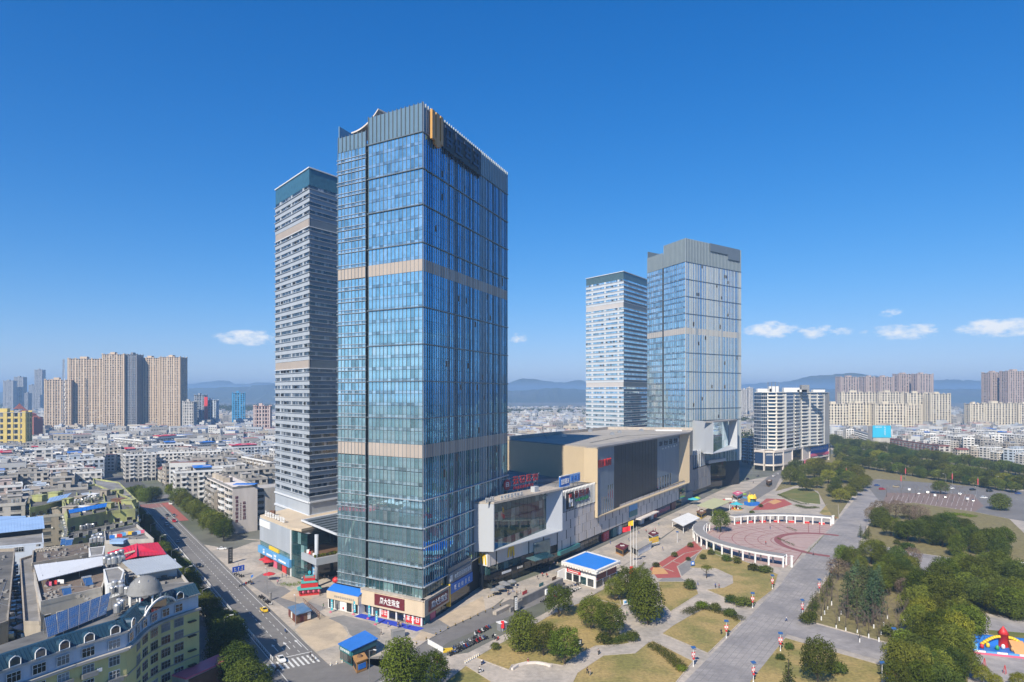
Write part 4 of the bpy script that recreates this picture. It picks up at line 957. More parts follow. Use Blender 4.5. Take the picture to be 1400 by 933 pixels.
for i in range(5):
 for j in range(4):
  mb = MB(); d = f2.L / 5; f2.box(mb, i * d + .06,(i + 1) * d - .06,.3 + j * 4.7,4.8 + j * 4.7,.03,.15); wb(mb, "glass_panel", m_glass_teal, an)
mb = MB(); scribble(mb, f1,2,26,20.2,22.6,-1.2,8,.3,72,.25); wb(mb, "roof_lettering", m_white, an)
mb = MB(); mb.box(-108,-106,304,306,20.2,22.6); wb(mb, "roof_hut", m_rust, an)
# terrace with planters under a steel canopy
BP = [(-84,272),(-75,261.5),(-61.5,275),(-66,292)]
wb(MB().prism(BP, 8.9,11.6, bottom=True), "terrace", m_alu, an)
wb(MB().prism([(-83.2,272.4),(-75,263),(-62.5,275.4),(-66.5,291)], 11.62,11.7), "terrace_floor", m_brown, an)
mb = MB(); mb.cyl((-75.6,264,0),(-75.6,264,20.4),.75, n=12); wb(mb, "column", m_alu, an, smooth=True)
mb = MB(); mb.cyl((-64,277.5,0),(-64,277.5,20.4),.75, n=12); wb(mb, "column", m_alu, an, smooth=True)
CN = [(-89,289),(-67,260.5),(-55,274),(-72,315)]
wb(MB().prism(CN, 20.5,21.1, bottom=True), "canopy", m_silver_dk, an)
cn = MB()
for k in range(9):
 t = k / 8; a = (lerp(CN[0][0], CN[1][0], t), lerp(CN[0][1], CN[1][1], t)); b = (lerp(CN[3][0], CN[2][0], t), lerp(CN[3][1], CN[2][1], t)); cn.bar((*a, 21.25),(*b, 21.25),.35,.3)
wb(cn, "canopy_rib", m_grille, an, "stuff")
mb = MB()
for k in range(4): a = Vector(CN[k]); b = Vector(CN[(k + 1) % 4]); mb.bar((a.x, a.y, 21.2),(b.x, b.y, 21.2),.8,.6)
wb(mb, "canopy_edge", m_alu_lt, an)
for i in range(6):
 mb = MB(); x, y = lerp(-82,-76, i / 5), lerp(272,265, i / 5); mb.box(x - .5, x + .5, y - .5, y + .5,11.7,12.6 + .5 * (i % 2)); wb(mb, "planter", (m_rust, m_white, m_red)[i % 3], an)
mb = MB(); f3 = Facade((-75.5,262.3),(-62,275.4))
for i in range(18): f3.box(mb, i * 1.05, i * 1.05 + .6,11.7,12.5 + .5 * random.random(),-1.3,-.5)
wb(mb, "terrace_hedge", l_olive, an, "stuff")
mb = MB(); mb.box(-63.2,-61.6,271,273,2.5,12.5); wb(mb, "banner_column", m_maroon, an)
mb = MB(); f4 = Facade((-63.2,271),(-61.6,271)); scribble(mb, f4,.1,1.5,3,12,.02,1,.1,73); [f4.box(mb, .3,1.3,3 + k * 1.9,4.2 + k * 1.9,.02,.1) for k in range(5)]; wb(mb, "banner_lettering", m_pink, an)
# ---------------------------------------------------------------- trees and shrubs
def leaf_cards(mb, clumps, per_area, size, rr, flat=.34):
 for (cx, cy, cz, rad, tone) in clumps:
  n = int(per_area * 4 * math.pi * rad * rad / (size * size))
  for _ in range(n):
   d = Vector((rr.gauss(0,1), rr.gauss(0,1), rr.gauss(0,1))).normalized()
   if d.z < -.55: d.z *= -.4
   p = Vector((cx, cy, cz)) + d * rad * rr.uniform(.72,1.08)
   nv = (d + Vector((rr.gauss(0, flat), rr.gauss(0, flat), rr.gauss(0, flat) + .25))).normalized()
   a = nv.orthogonal().normalized(); a.rotate(Matrix.Rotation(rr.uniform(0,6.28),3, nv)); b = nv.cross(a)
   s1, s2 = size * rr.uniform(.6,1.2) * .5, size * rr.uniform(.45,.9) * .5
   mb.face([tuple(p - a * s1), tuple(p - b * s2), tuple(p + a * s1), tuple(p + b * s2)], min(1, max(0, tone + rr.gauss(0,.16))))
def limbs(mb, h0, h1, r0, spread, n, rr, lean=(0,0)):
 top = (lean[0], lean[1], h1)
 mb.cyl((0,0,-.2),(lean[0] * .4, lean[1] * .4, h0), r0, r0 * .75,8)
 mb.cyl((lean[0] * .4, lean[1] * .4, h0), top, r0 * .75, r0 * .25,7)
 for k in range(n):
  a = 6.283 * k / n + rr.uniform(-.4,.4); z = lerp(h0 * .8, h1 * .75, rr.random()); e = (spread * math.cos(a), spread * math.sin(a), z + spread * rr.uniform(.5,.9))
  mb.cyl((lean[0] * .5, lean[1] * .5, z), e, r0 * .42, r0 * .12,5)
def make_tree(name, kind, h, cr, leaf, seed, size=.4, per=.85, trunk_h=.2):
 rr = random.Random(seed); root = link(name, None)
 tb = MB(); limbs(tb, h * trunk_h, h * .8, h * .028 + .06, cr * .6,6, rr); tb.build("trunk", m_bark, root)
 cl = []
 if kind == 'round':
  zc = h * .56; rz_ = h * .44
  for k in range(46):
   t = k / 46; th = k * 2.39996; zz = 1 - 1.75 * t; rad = math.sqrt(max(0,1 - zz * zz)) if abs(zz) < 1 else .1
   rr_ = cr * rr.uniform(.22,.34); q = rr.uniform(.62,.86)
   cl.append((math.cos(th) * rad * cr * q, math.sin(th) * rad * cr * q, zc + zz * rz_ * q * 1.1, rr_, .1 + .65 * rr.random() + .15 * zz))  # higher clumps get a lighter tone: sunlit crown tops put into leaf colour
 elif kind == 'tall':
  for k in range(34):
   t = k / 33; z = lerp(h * .12, h * .93, t); w = cr * (math.sin(math.pi * min(1,(t * .8 + .16))) ** .6); th = k * 2.4
   cl.append((math.cos(th) * w * .55, math.sin(th) * w * .55, z, max(.5, w * rr.uniform(.4,.55)),.3 + .5 * rr.random()))
 elif kind == 'cone':
  for k in range(24):
   t = k / 23; z = lerp(h * .08, h * .96, t); w = cr * (1 - t) ** .85; th = k * 2.4
   cl.append((math.cos(th) * w * .5, math.sin(th) * w * .5, z, max(.22, w * .5),.25 + .5 * rr.random()))
 elif kind == 'cedar':
  for k in range(44):
   t = k / 43; z = lerp(h * .22, h * .97, t); w = cr * (1 - t) ** .7 * rr.uniform(.6,1.1); th = k * 2.4
   cl.append((math.cos(th) * w * .75, math.sin(th) * w * .75, z, max(.3, cr * .22),.2 + .6 * rr.random()))
 elif kind == 'flat':
  for k in range(14):
   th = k * 2.4; q = math.sqrt(k / 14) * cr * .75; cl.append((math.cos(th) * q, math.sin(th) * q, h * .8 - q * q / cr * .35, cr * .34,.35 + .4 * rr.random()))
 cb = MB(); leaf_cards(cb, cl, per, size, rr); cb.build("crown", leaf, root)
 return root
def make_bare(name, h, seed, spread=.32, leafy=None, white=True):
 rr = random.Random(seed); root = link(name, None); tb = MB()
 tb.cyl((0,0,0 if not white else 1.2),(0,0, h * .5),.09 + h * .008,.06,6); tb.build("trunk", m_bark, root)
 if white: wm = MB(); wm.cyl((0,0,-.1),(0,0,1.25),.12 + h * .008,.1 + h * .008,7); wm.build("whitewashed_base", m_white, root)
 cb = MB()
 def grow(p, d, L, r, lev):
  q = p + d * L; cb.cyl(tuple(p), tuple(q), r, r * .6,4, caps=False)
  if lev == 0: return
  for _ in range(3 if lev > 1 else 4):
   nd = (d + Vector((rr.gauss(0, spread), rr.gauss(0, spread), rr.gauss(.1,.2)))).normalized(); grow(lerp(p, q, rr.uniform(.45,1)), nd, L * rr.uniform(.5,.75), r * .55, lev - 1)
 for k in range(4):
  a = 1.57 * k + rr.random(); grow(Vector((0,0, h * (.3 + .06 * k))), Vector((math.cos(a) * spread * 1.6, math.sin(a) * spread * 1.6,1)).normalized(), h * .3,.05,3)
 cb.build("crown", m_twig, root)
 return root
def make_shrub(name, r, leaf, seed, squash=.85, size=.22):
 rr = random.Random(seed); root = link(name, None); cl = []
 for k in range(12): th = k * 2.4; zz = k / 12; q = math.sqrt(1 - zz * zz) * r * .45; cl.append((math.cos(th) * q, math.sin(th) * q, r * squash * (.5 + zz * .5), r * .52,.3 + .4 * rr.random()))
 cb = MB(); leaf_cards(cb, cl, .75, size, rr); cb.build("crown", leaf, root)
 tb = MB(); tb.cyl((0,0,-.1),(0,0, r * .6),.08,.06,5); tb.build("stem", m_bark, root)
 return root
PROTO = {
 'camphor': [Once(make_tree("broadleaf_tree", 'round', 10,5, l_camphor, 11)), Once(make_tree("broadleaf_tree", 'round', 10,5.2, l_camphor, 12)), Once(make_tree("broadleaf_tree", 'tall', 10,4.2, l_camphor, 13))],
 'dark': [Once(make_tree("evergreen_tree", 'round', 10,5, l_dark, 21)), Once(make_tree("evergreen_tree", 'tall', 10,4.6, l_dark, 22))],
 'olive': [Once(make_tree("broadleaf_tree", 'round', 10,5.2, l_olive, 31)), Once(make_tree("broadleaf_tree", 'round', 10,4.8, l_olive, 32))],
 'yellow': [Once(make_tree("yellowing_tree", 'round', 10,5, l_yellow, 41))],
 'cedar': [Once(make_tree("cedar_tree", 'cedar', 12,3.6, l_cedar, 51,.4,.6)), Once(make_tree("cedar_tree", 'cedar', 12,3.2, l_cedar, 52,.4,.6))],
 'cone': [Once(make_tree("conifer_tree", 'cone', 10,2.6, l_dark, 61,.34,.6))],
 'umbrella': [Once(make_tree("clipped_tree", 'flat', 6,3, l_olive, 71,.3,.6,.45))],
 'bare': [Once(make_bare("bare_tree", 9,81)), Once(make_bare("bare_tree", 9,82))],
 'barewide': [Once(make_bare("bare_tree", 9,83,.6, white=False)), ],
 'brown': [Once(make_tree("russet_tree", 'round', 8,4, l_brown, 91,.35,.35))],
 'ball': [Once(make_shrub("round_shrub", 1.2, l_dark, 101)), Once(make_shrub("round_shrub", 1.2, l_hedge, 102))],
 'yball': [Once(make_shrub("round_shrub", 1.2, l_bright, 103))],
}
TREE_RR = random.Random(5)
BASEH = {'cedar': 12, 'umbrella': 6, 'brown': 8, 'bare': 9, 'barewide': 9, 'ball': 1.9, 'yball': 1.9}
def tree(kind, x, y, h, label, cat=None, group=None, wide=1.0, z=.1):
 t = TREE_RR.choice(PROTO[kind]).get(); s = h / BASEH.get(kind, 10)
 place(t, (x, y, z), TREE_RR.uniform(0,6.28), label, (s * wide, s * wide, s)); t["category"] = cat or ("shrub" if 'ball' in kind else "tree")
 if group: t["group"] = group
 elif "group" in t: del t["group"]
 return t
def tree_px(kind, px, py, hpx, label, wide=1.0, group=None, cat=None):
 x, y = G(px, py); return tree(kind, x, y, hpx / FPX * y, label, cat, group, wide)
NEAR = [('camphor', 548,943,74, "large round camphor tree at the street corner below the jeweller's shop", 1.0),('camphor', 590,943,50, "smaller tree pressed against the large corner camphor tree", 1.0),
 ('camphor', 714,892,59, "tallest dark tree of the lawn beside the parked scooters", .98),('olive', 743,897,44, "small yellowish tree squeezed between two darker lawn trees", .9),('camphor', 772,909,50, "tree at the lawn tip above the curved stone bench", .95),
 ('camphor', 764,844,42, "single tree standing on the lawn edge by the bicycle parking", .95),('camphor', 808,860,44, "back tree of the pair beside the clipped hedge block", .9),('camphor', 834,870,44, "front tree of the pair beside the clipped hedge block", .95),
 ('camphor', 886,854,66, "big tall tree rising from the round green bed at the path bend", .88),('camphor', 872,842,52, "companion tree behind the big tree of the round bed", .8),('olive', 841,822,32, "thin greyish tree behind the blue info boards", 1.0),('camphor', 858,820,42, "tree between the flagpoles and the round green bed", .9),
 ('camphor', 876,812,36, "tree just in front of the red playground corner", .9),('umbrella', 966,791,19, "low umbrella crowned tree on the ring planter", 1.0),('ball', 943,807,19, "tall dark ball shrub where paths meet the ring planter", .85),
 ('camphor', 985,728,30, "lone tree at the gap of the white colonnade", .95),('olive', 1080,664,26, "lone tree beside the road bend by the curved apartment block", .9),
 ('dark', 1118,936,62, "large dark tree on the dry lawn beside the clipped dome shrub", .78),('cone', 1078,944,52, "pointed conifer next to the large dark tree on the dry lawn", 1.0)]
for k, px, py, h, lb, w in NEAR: tree_px(k, px, py, h, lb, w)
def zz4(pts): return [(1100 + a / 3.183,640 + b / 3.183) for a, b in pts]
rr = random.Random(17)
SHR = [(999,825,15, "dark ball shrub nearest the avenue lamp on the curved lawn"),(1016,829,15, "wider ball shrub beside the avenue edge on the curved lawn"),(993,768,11, "small dark shrub in front of the colonnade"),(1008,771,12, "dark shrub pair below the colonnade roof end"),(1030,781,13, "upright dark shrub below the colonnade"),(1046,783,12, "low wide dark shrub below the colonnade"),
 (961,765,9, "thin young shrub at the lawn tip near the playground"),(972,759,10, "young yellowish shrub near the colonnade start"),(944,749,9, "ball shrub on the red playground near its far tip"),(922,762,9, "ball shrub in the middle of the red playground"),(897,776,9, "ball shrub beside the orange playground triangle"),(941,767,7, "small ball shrub on the playground edge"),
 (826,881,20, "big clipped ball shrub beside the hedge block"),(865,877,18, "upright clipped shrub at the end of the hedge block"),(978,835,13, "dark ball rising out of the curved hedge"),(998,843,14, "dark ball at the avenue end of the curved hedge"),(677,889,13, "lone ball shrub on the lawn corner by the scooters"),
 (1144,921,22, "large clipped dome shrub on the dry lawn"),(1079,889,13, "ball shrub on the dry lawn next to the avenue lamp"),(1067,903,11, "lower ball shrub by the avenue lamp"),(1103,853,18, "dark ball shrub at the cypress grove corner"),(1110,848,16, "second dark ball shrub at the cypress grove corner"),(1217,871,22, "russet ball shrub among whitewashed trunks"),
 (1194,746,9, "ball shrub on the grass bank by the avenue corner"),(1204,747,8, "second ball shrub on the grass bank"),(1226,745,9, "third ball shrub on the grass bank"),(1240,751,12, "wide dark shrub on the grass bank"),(1028,703,6, "small ball shrub on the far red playground"),(1040,694,6, "ball shrub on the far red playground near the orange loop")]
for px, py, h, lb in SHR: tree_px('ball', px, py, h, lb, rr.uniform(.9,1.15) * (1.5 if "wide" in lb else 1))
tree_px('yball', 960,832,12, "bright yellow green ball at the start of the curved hedge", 1.5); tree_px('yball', 932,918,11, "bright yellow green ball at the end of the long hedge", 1.3)
# hedges
def hedge(name, pts, w, h, leaf, label, seed, cat="hedge"):
 rr = random.Random(seed); root = thing(name, label, cat, (*G(*pts[0]),.1)); cl = []; ws = GL(pts)
 for a, b in zip(ws, ws[1:]):
  L = math.dist(a, b); n = max(1, int(L / .8))
  nx, ny = -(b[1] - a[1]) / L, (b[0] - a[0]) / L
  for i in range(n):
   for k in range(max(1, int(w / .9))):
    o_ = (k + .5) / max(1, int(w / .9)) * w - w / 2 + rr.uniform(-.2,.2); t = (i + rr.random()) / n
    cl.append((lerp(a[0], b[0], t) + nx * o_ - ws[0][0], lerp(a[1], b[1], t) + ny * o_ - ws[0][1], h * .5, h * .62 * rr.uniform(.85,1.15),.2 + .6 * rr.random()))
 mb = MB(); leaf_cards(mb, cl, .35,.26, rr); o = mb.build("foliage", leaf, root)
 return root
hedge("hedge", [(938,841),(952,834),(966,833),(980,837),(998,843),(1014,850)], 4,1.3, l_hedge, "curved brownish hedge along the lawn path to the avenue", 1)
hedge("hedge", [(888,884),(900,890),(913,899),(924,909),(932,918)], 3.6,1.4, l_hedge, "long straight hedge sloping beside the avenue lamp", 2)
hedge("hedge", [(834,882),(848,879),(862,874)], 3.2,2.0, l_dark, "clipped dark hedge block beside two lawn trees", 3)
hedge("hedge", [(868,844),(880,850),(893,851)], 3,.5, l_bright, "low green planting ring under the tall tree", 4, "planting")
hedge("hedge", [(848,776),(858,784),(866,787),(874,780),(881,771)], 1.6,1.0, l_olive, "v shaped clipped hedge round the flagpole base", 5)
hedge("hedge", [(1064,677),(1078,684),(1096,690),(1106,690)], 2,1.0, l_hedge, "dark hedge edging the far green lawn", 6)
hedge("hedge", [(1088,692),(1104,696),(1118,695)], 4,1.2, l_dark, "oval dark bed beyond the colonnade", 7)
hedge("hedge", [(385,800),(400,802),(412,798)], 3,.9, l_bright, "small green planting under the annex glass corner", 8, "planting")
hedge("hedge", [(1076,722),(1090,727)], 1.5,.9, l_dark, "low dark planter hedge inside the red ring", 9); hedge("hedge", [(1062,737),(1086,747)], 1.5,.9, l_dark, "longer dark planter hedge inside the red ring", 10)
hedge("hedge", [(1104,757),(1126,733)], 1.2,.5, l_olive, "olive strip between the round plaza and the avenue", 11, "planting")
hedge("hedge", [(1240,706),(1270,712),(1300,708)], 14,1.0, l_hedge, "brown shrub bed before the car park", 12, "planting"); hedge("hedge", [(1290,706),(1312,704),(1332,708)], 7,1.1, l_bright, "bright green shrub bed by the car park", 13, "planting")
hedge("hedge", [(955,812),(963,798),(985,796)], 1.0,.1, l_bright, "thin grass ring round the umbrella crowned tree", 14, "planting")
def group(kinds, pts, hpx, label, grp, jit=1.5, wide=(.85,1.1)):
 for px, py in pts:
  px += rr.uniform(-jit, jit); x, y = G(px, py); tree(rr.choice(kinds), x, y, hpx * rr.uniform(.85,1.15) / FPX * y, label, None, grp, rr.uniform(*wide))
group(['dark', 'dark', 'camphor'], zz4([(330,262),(375,300),(420,310),(455,322),(500,330),(530,300),(560,335),(600,345),(640,352),(660,388),(690,340),(725,352),(760,378),(790,350),(820,372),(845,398),(870,350),(700,300),(620,300)]),30, "dark evergreen in the dense grove between the two stone side paths", "grove trees between the stone paths")
group(['cone'], zz4([(245,305),(262,312),(282,300)]),20, "small conifer at the avenue corner of the dense grove", "grove corner conifers")
group(['brown'], zz4([(290,240),(330,230),(400,225),(455,228),(500,250)]),24, "russet leafless looking tree by the avenue and car park", "russet trees by the car park")
group(['cone'], zz4([(32,625),(52,615),(78,585),(95,560),(112,530)]),32, "dark cypress in the row along the avenue", "cypress row")
group(['cedar'], zz4([(190,655),(225,680),(260,690),(290,690),(210,610),(250,630),(290,640),(320,650),(230,580),(280,590),(320,600),(310,660)]),58, "blue green cedar in the clump among whitewashed trunks", "cedar clump", wide=(.8,1.1))
group(['dark', 'camphor', 'olive'], zz4([(165,420),(205,440),(240,470),(290,420),(330,430),(330,500),(370,460),(400,440),(400,520),(430,480),(460,470),(440,540),(470,520),(370,540),(330,560)]),30, "mixed green tree in the grove behind the cedar clump", "grove behind the cedars")
group(['brown', 'barewide'], zz4([(150,490),(185,470),(445,430),(475,440),(430,560),(140,460)]),26, "leafless brown tree at the grove edge", "leafless grove edge trees")
group(['bare'], zz4([(72,665),(88,640),(102,618),(118,600),(138,700),(150,668),(180,712),(160,640),(230,720),(240,760),(280,742),(325,758),(345,690),(335,728),(360,660),(388,770),(408,715),(420,690),(432,672),(300,700),(446,655)]),40, "slender leafless tree with whitewashed trunk on the grass", "whitewashed slender trees", .5)
group(['dark', 'camphor', 'camphor', 'dark'], zz4([(610,510),(650,495),(690,490),(740,510),(790,470),(840,480),(890,500),(930,530),(950,560),(700,580),(740,600),(790,620),(840,640),(890,655),(930,665),(960,650),(780,560),(850,580),(910,600),(640,540),(590,550)]),37, "dark park tree in the wide grove above the inflatable castle", "wide grove trees")
group(['olive', 'yellow', 'camphor', 'olive'], zz4([(520,600),(560,620),(600,630),(640,660),(490,660),(530,700),(580,700),(630,710),(680,700),(720,730),(490,740),(700,760),(540,760),(600,780),(650,790)]),46, "olive green tree in the grove beside the inflatable castle", "olive grove trees")
group(['camphor', 'olive', 'dark'], zz4([(430,850),(470,870),(520,850),(560,870),(610,850),(660,860),(420,930),(470,950),(530,940),(590,950),(650,940),(690,920),(400,990),(500,1000),(600,1010)]),48, "broad tree of the dense grove at the lower path corner", "lower grove trees")
group(['yellow'], zz4([(770,940),(830,960),(930,970)]),22, "low yellowing tree beside the inflatable castle yard", "yellowing trees by the yard")
group(['camphor', 'olive', 'yellow'], [(1092,664),(1102,672),(1112,654),(1124,656),(1132,662),(1143,668),(1150,660),(1160,662),(1168,668),(1140,680),(1150,688),(1160,684),(1168,678),(1176,672),(1182,668),(1118,668),(1110,646),(1120,646),(1133,648),(1147,650),(1158,652),(1100,654),(1090,648),(1172,655)], 18, "green tree in the wood between the avenue end and the curved apartment block", "avenue end trees", wide=(1,1.3))
for row, (a, b, n, hp, lb) in enumerate((((1132,611),(1420,655),36,16, "tree in the belt on the far side of the pale parkway"),((1146,625),(1420,672),36,17, "tree in the belt on the park side of the pale parkway"),((1150,636),(1400,676),26,15, "inner tree of the parkway belt above the road"))):
 group(['camphor', 'dark', 'olive', 'yellow'] if row == 1 else ['camphor', 'dark', 'olive'], [(lerp(a[0], b[0], i / n), lerp(a[1], b[1], i / n)) for i in range(n)], hp, lb, f"parkway belt trees {('far side', 'park side', 'inner row')[row]}", 2.5,(1.0,1.4))
tree_px('camphor', 1286,676,18, "single round tree at the car park edge", 1.2); tree_px('dark', 1367,698,24, "wide dark tree by the parked cars on the far road", 1.3)
for i in range(12): tree_px('barewide', 1212 + i * 10,680 + (i * 7) % 14,20, "thin leafless tree standing between the parking bays", .8, "car park saplings")
# street trees
for k in range(30):
 x, y = st(-64 + k * 11.5 + rr.uniform(-1.5,1.5),(24 if k < 7 else 20.5) + rr.uniform(-.8,.8)); tree('camphor' if k > 9 else 'dark', x, y, rr.uniform(7,9) if k > 8 else rr.uniform(9.5,12), "street tree on the shaded side of the main street", None, "shaded main street trees", rr.uniform(.9,1.15))
for k in range(13):
 x, y = st(178 + k * 11,-8 - rr.uniform(0,3)); tree('olive' if k % 3 else 'camphor', x, y, rr.uniform(10,12.5), "big street tree on the sunny side of the main street", None, "sunny main street trees", rr.uniform(.95,1.15))
for k in range(9):
 x, y = G(168 + k * 6.5,686 + rr.uniform(-2,2)) if k < 8 else G(235,680); tree('camphor', x, y, rr.uniform(9,11), "street tree before the long white terrace block", None, "trees before the white terrace", 1.1)
for k in range(7):
 x, y = G(238 + k * 7,682 - k * 1.5); tree('olive', x, y, rr.uniform(9,12), "street tree beyond the red crossing", None, "trees past the red crossing", 1.1)
# ---------------------------------------------------------------- the town: house prototypes
def house_windows(win, fr, sill, bal, f, L, nf, fh, cols, style, rr, z0=.6):
 d = L / cols
 for j in range(nf):
  for i in range(cols):
   u0, u1 = i * d + d * .22,(i + 1) * d - d * .22; v0 = z0 + j * fh + .75; v1 = v0 + 1.6
   if j == 0 and style != 'plain': f.quad(win, i * d + .3,(i + 1) * d - .3,.1, fh - .5,.03); continue
   f.quad(win, u0, u1, v0, v1,.03)
   f.box(fr, u0 - .12, u1 + .12, v0 - .16, v0,.01,.22)
   if (i + j * 0) % 3 == (1 if style == 'bay' else 5): f.box(bal, i * d + .15,(i + 1) * d - .15, v0 - .9, v0 + .1,0,1.1)
   elif rr.random() < .22: f.box(sill, u1 + .05, u1 + .75, v0 - .2, v0 + .35,.03,.4)
def make_house(name, W, Dp, nf, wall, trim, style, seed, roof=None, shed=None, huts=1, tanks=2, cols=None, fh=3.1, gable=None):
 """A walk-up block: walls, windows, sills, balconies, cooling units, parapet, roof huts, water tanks, sheds."""
 rr = random.Random(seed); root = link(name, None); H_ = nf * fh + .4
 c = [(-W / 2,-Dp / 2),(W / 2,-Dp / 2),(W / 2, Dp / 2),(-W / 2, Dp / 2)]
 fs = [Facade(c[0], c[1]), Facade(c[1], c[2]), Facade(c[2], c[3]), Facade(c[3], c[0])]
 MB().prism(c, -.5, H_).build("wall", wall, root)
 MB().prism([(x * .985, y * .97) for x, y in c], H_, H_ + .06).build("roof", roof or m_roofgrey, root)
 win, fr, sl, bal, par = MB(), MB(), MB(), MB(), MB()
 for k, f in enumerate(fs):
  n = max(2, int(f.L / 3.1)) if k % 2 == 0 else max(1, int(f.L / 4.6)); house_windows(win, fr, sl, bal, f, f.L, nf, fh, n, style if k % 2 == 0 else 'side', rr)
  if not gable: f.box(par, -.12, f.L + .12 if k % 2 == 0 else f.L - .12, H_ - .35, H_ + .85,-.2,.14)
 win.build("window", m_glass_h, root, "stuff"); fr.build("window_sill", trim, root, "stuff")
 if bal.f: bal.build("balcony", trim, root, "stuff")
 if sl.f: sl.build("cooling_unit", m_white, root, "stuff")
 if par.f: par.build("parapet", trim, root)
 if gable:
  mb = MB(); a = H_ + Dp * .22
  for sx in (-1,): mb.face([(-W / 2 - .4,-Dp / 2 - .5, H_),(W / 2 + .4,-Dp / 2 - .5, H_),(W / 2 + .4,0, a),(-W / 2 - .4,0, a)]); mb.face([(W / 2 + .4, Dp / 2 + .5, H_),(-W / 2 - .4, Dp / 2 + .5, H_),(-W / 2 - .4,0, a),(W / 2 + .4,0, a)]); mb.face([(-W / 2,-Dp / 2, H_),(-W / 2,0, a),(-W / 2, Dp / 2, H_)]); mb.face([(W / 2,-Dp / 2, H_),(W / 2, Dp / 2, H_),(W / 2,0, a)])
  mb.build("tiled_roof", gable, root)
 else:
  for k in range(huts):
   x = lerp(-W * .35, W * .35,(k + .5) / huts) + rr.uniform(-1,1); y = rr.uniform(-Dp * .15, Dp * .2); hw, hd, hh = rr.uniform(1.8,3), rr.uniform(1.6,2.4), rr.uniform(2.4,3)
   mb = MB(); mb.box(x - hw, x + hw, y - hd, y + hd, H_, H_ + hh); mb.box(x - hw - .3, x + hw + .3, y - hd - .3, y + hd + .3, H_ + hh, H_ + hh + .2); hut = mb.build("roof_hut", wall, root)
   BX("hut_door", m_dark, hut, x - .5, x + .5, y - hd - .03, y - hd, H_ + .1, H_ + 2)
  for k in range(tanks):
   x, y = rr.uniform(-W * .42, W * .42), rr.uniform(-Dp * .35, Dp * .35); mb = MB(); mb.cyl((x, y, H_ + .5),(x, y, H_ + 2),.6, n=8); mb.box(x - .5, x + .5, y - .5, y + .5, H_, H_ + .5); mb.build("water_tank", m_tank, root)
  if shed:
   x0 = rr.uniform(-W * .45,-W * .1); x1 = x0 + W * rr.uniform(.3,.5); mb = MB()
   mb.hexa([(x0,-Dp * .4, H_ + 2.2),(x1,-Dp * .4, H_ + 2.2),(x1, Dp * .3, H_ + 2.9),(x0, Dp * .3, H_ + 2.9),(x0,-Dp * .4, H_ + 2.35),(x1,-Dp * .4, H_ + 2.35),(x1, Dp * .3, H_ + 3.05),(x0, Dp * .3, H_ + 3.05)]); mb.build("shed_roof", shed, root)
   BX("shed_wall", m_whitewall, root, x0 + .3, x1 - .3,-Dp * .3, Dp * .25, H_, H_ + 2.1)
  cl = MB()
  for k in range(int(W * Dp / 26)):
   x, y = rr.uniform(-W * .45, W * .45), rr.uniform(-Dp * .42, Dp * .42); s = rr.uniform(.25,.8); cl.box(x - s, x + s, y - s * .6, y + s * .6, H_ + .05, H_ + rr.uniform(.3,1.1))
  cl.build("roof_clutter", m_conc, root, "stuff")
 return root
m_wgrey = M("grey_render_wall", (.4,.375,.335),.85,.2,.18, streak=True, objvar=.15)
m_wcream = M("cream_render_wall", (.55,.5,.41),.85,.18,.18, streak=True, objvar=.15)
m_wblue = M("bluish_render_wall", (.46,.52,.58),.85,.15,.18, streak=True, objvar=.12)
m_wpink = M("pinkish_tiled_wall", (.5,.4,.36),.85,.15,.18, streak=True, objvar=.12)
m_wdirty = M("weathered_wall", (.36,.315,.255),.9,.28,.2, streak=True, objvar=.2)
HP = [  # name-in-words, prototype
 ("white five storey block with stained flat roof", Once(make_house("house", 24,12,5, m_whitewall, m_white, 'bay', 1, huts=2, tanks=3))),
 ("grey six storey block with plain windows", Once(make_house("house", 18,12,6, m_wgrey, m_wgrey, 'bay', 2, huts=1, tanks=3))),
 ("white six storey block with blue roof shed", Once(make_house("house", 28,13,6, m_whitewall, m_white, 'bay', 3, shed=m_blue, huts=2, tanks=3))),
 ("cream four storey block with cluttered roof", Once(make_house("house", 16,12,4, m_wcream, m_white, 'bay', 4, huts=1, tanks=2))),
 ("small weathered house with flat roof", Once(make_house("house", 11,10,3, m_wdirty, m_wgrey, 'plain', 5, huts=1, tanks=1))),
 ("pale bluish block with several roof huts", Once(make_house("house", 32,12,5, m_wblue, m_white, 'bay', 6, huts=3, tanks=4))),
 ("white house with red roof shed", Once(make_house("house", 15,11,5, m_whitewall, m_wgrey, 'bay', 7, shed=m_redroof, huts=1, tanks=2))),
 ("pinkish tiled six storey block", Once(make_house("house", 20,12,6, m_wpink, m_white, 'bay', 8, huts=2, tanks=2))),
 ("weathered five storey block with grey shed roof", Once(make_house("house", 22,13,5, m_wdirty, m_wgrey, 'bay', 9, shed=m_alu, huts=2, tanks=2))),
 ("narrow white seven storey house", Once(make_house("house", 12,11,7, m_whitewall, m_white, 'bay', 10, huts=1, tanks=2))),
 ("low house with brown tiled roof", Once(make_house("house", 14,10,3, m_wcream, m_white, 'plain', 11, gable=m_tilered)))]
HSIZE = [(24,12),(18,12),(28,13),(16,12),(11,10),(32,12),(15,11),(20,12),(22,13),(12,11),(14,10),(40,13)]
BLOCKED = []
for gx, gy, gr in ((-88,150,26),(-92,120,26),(-110,150,30),(-120,180,34),(-110,200,26),(-140,200,36),(-150,230,40),(-175,250,40),(-140,245,36),(-190,220,50),(-165,280,34),(-190,300,34),(-215,270,40)): BLOCKED.append((gx, gy, gr))
def free(x, y, r): return all((x - a) ** 2 + (y - b) ** 2 > (r + c) ** 2 for a, b, c in BLOCKED)
def house(i, x, y, rz, where, grp, sc=1.0):
 lb, p = HP[i]; h = p.get(); h['label'] = lb; place(h, (x, y, 0), rz, f"{lb} {where}", sc); h["category"] = "house"; h["group"] = grp
 return h
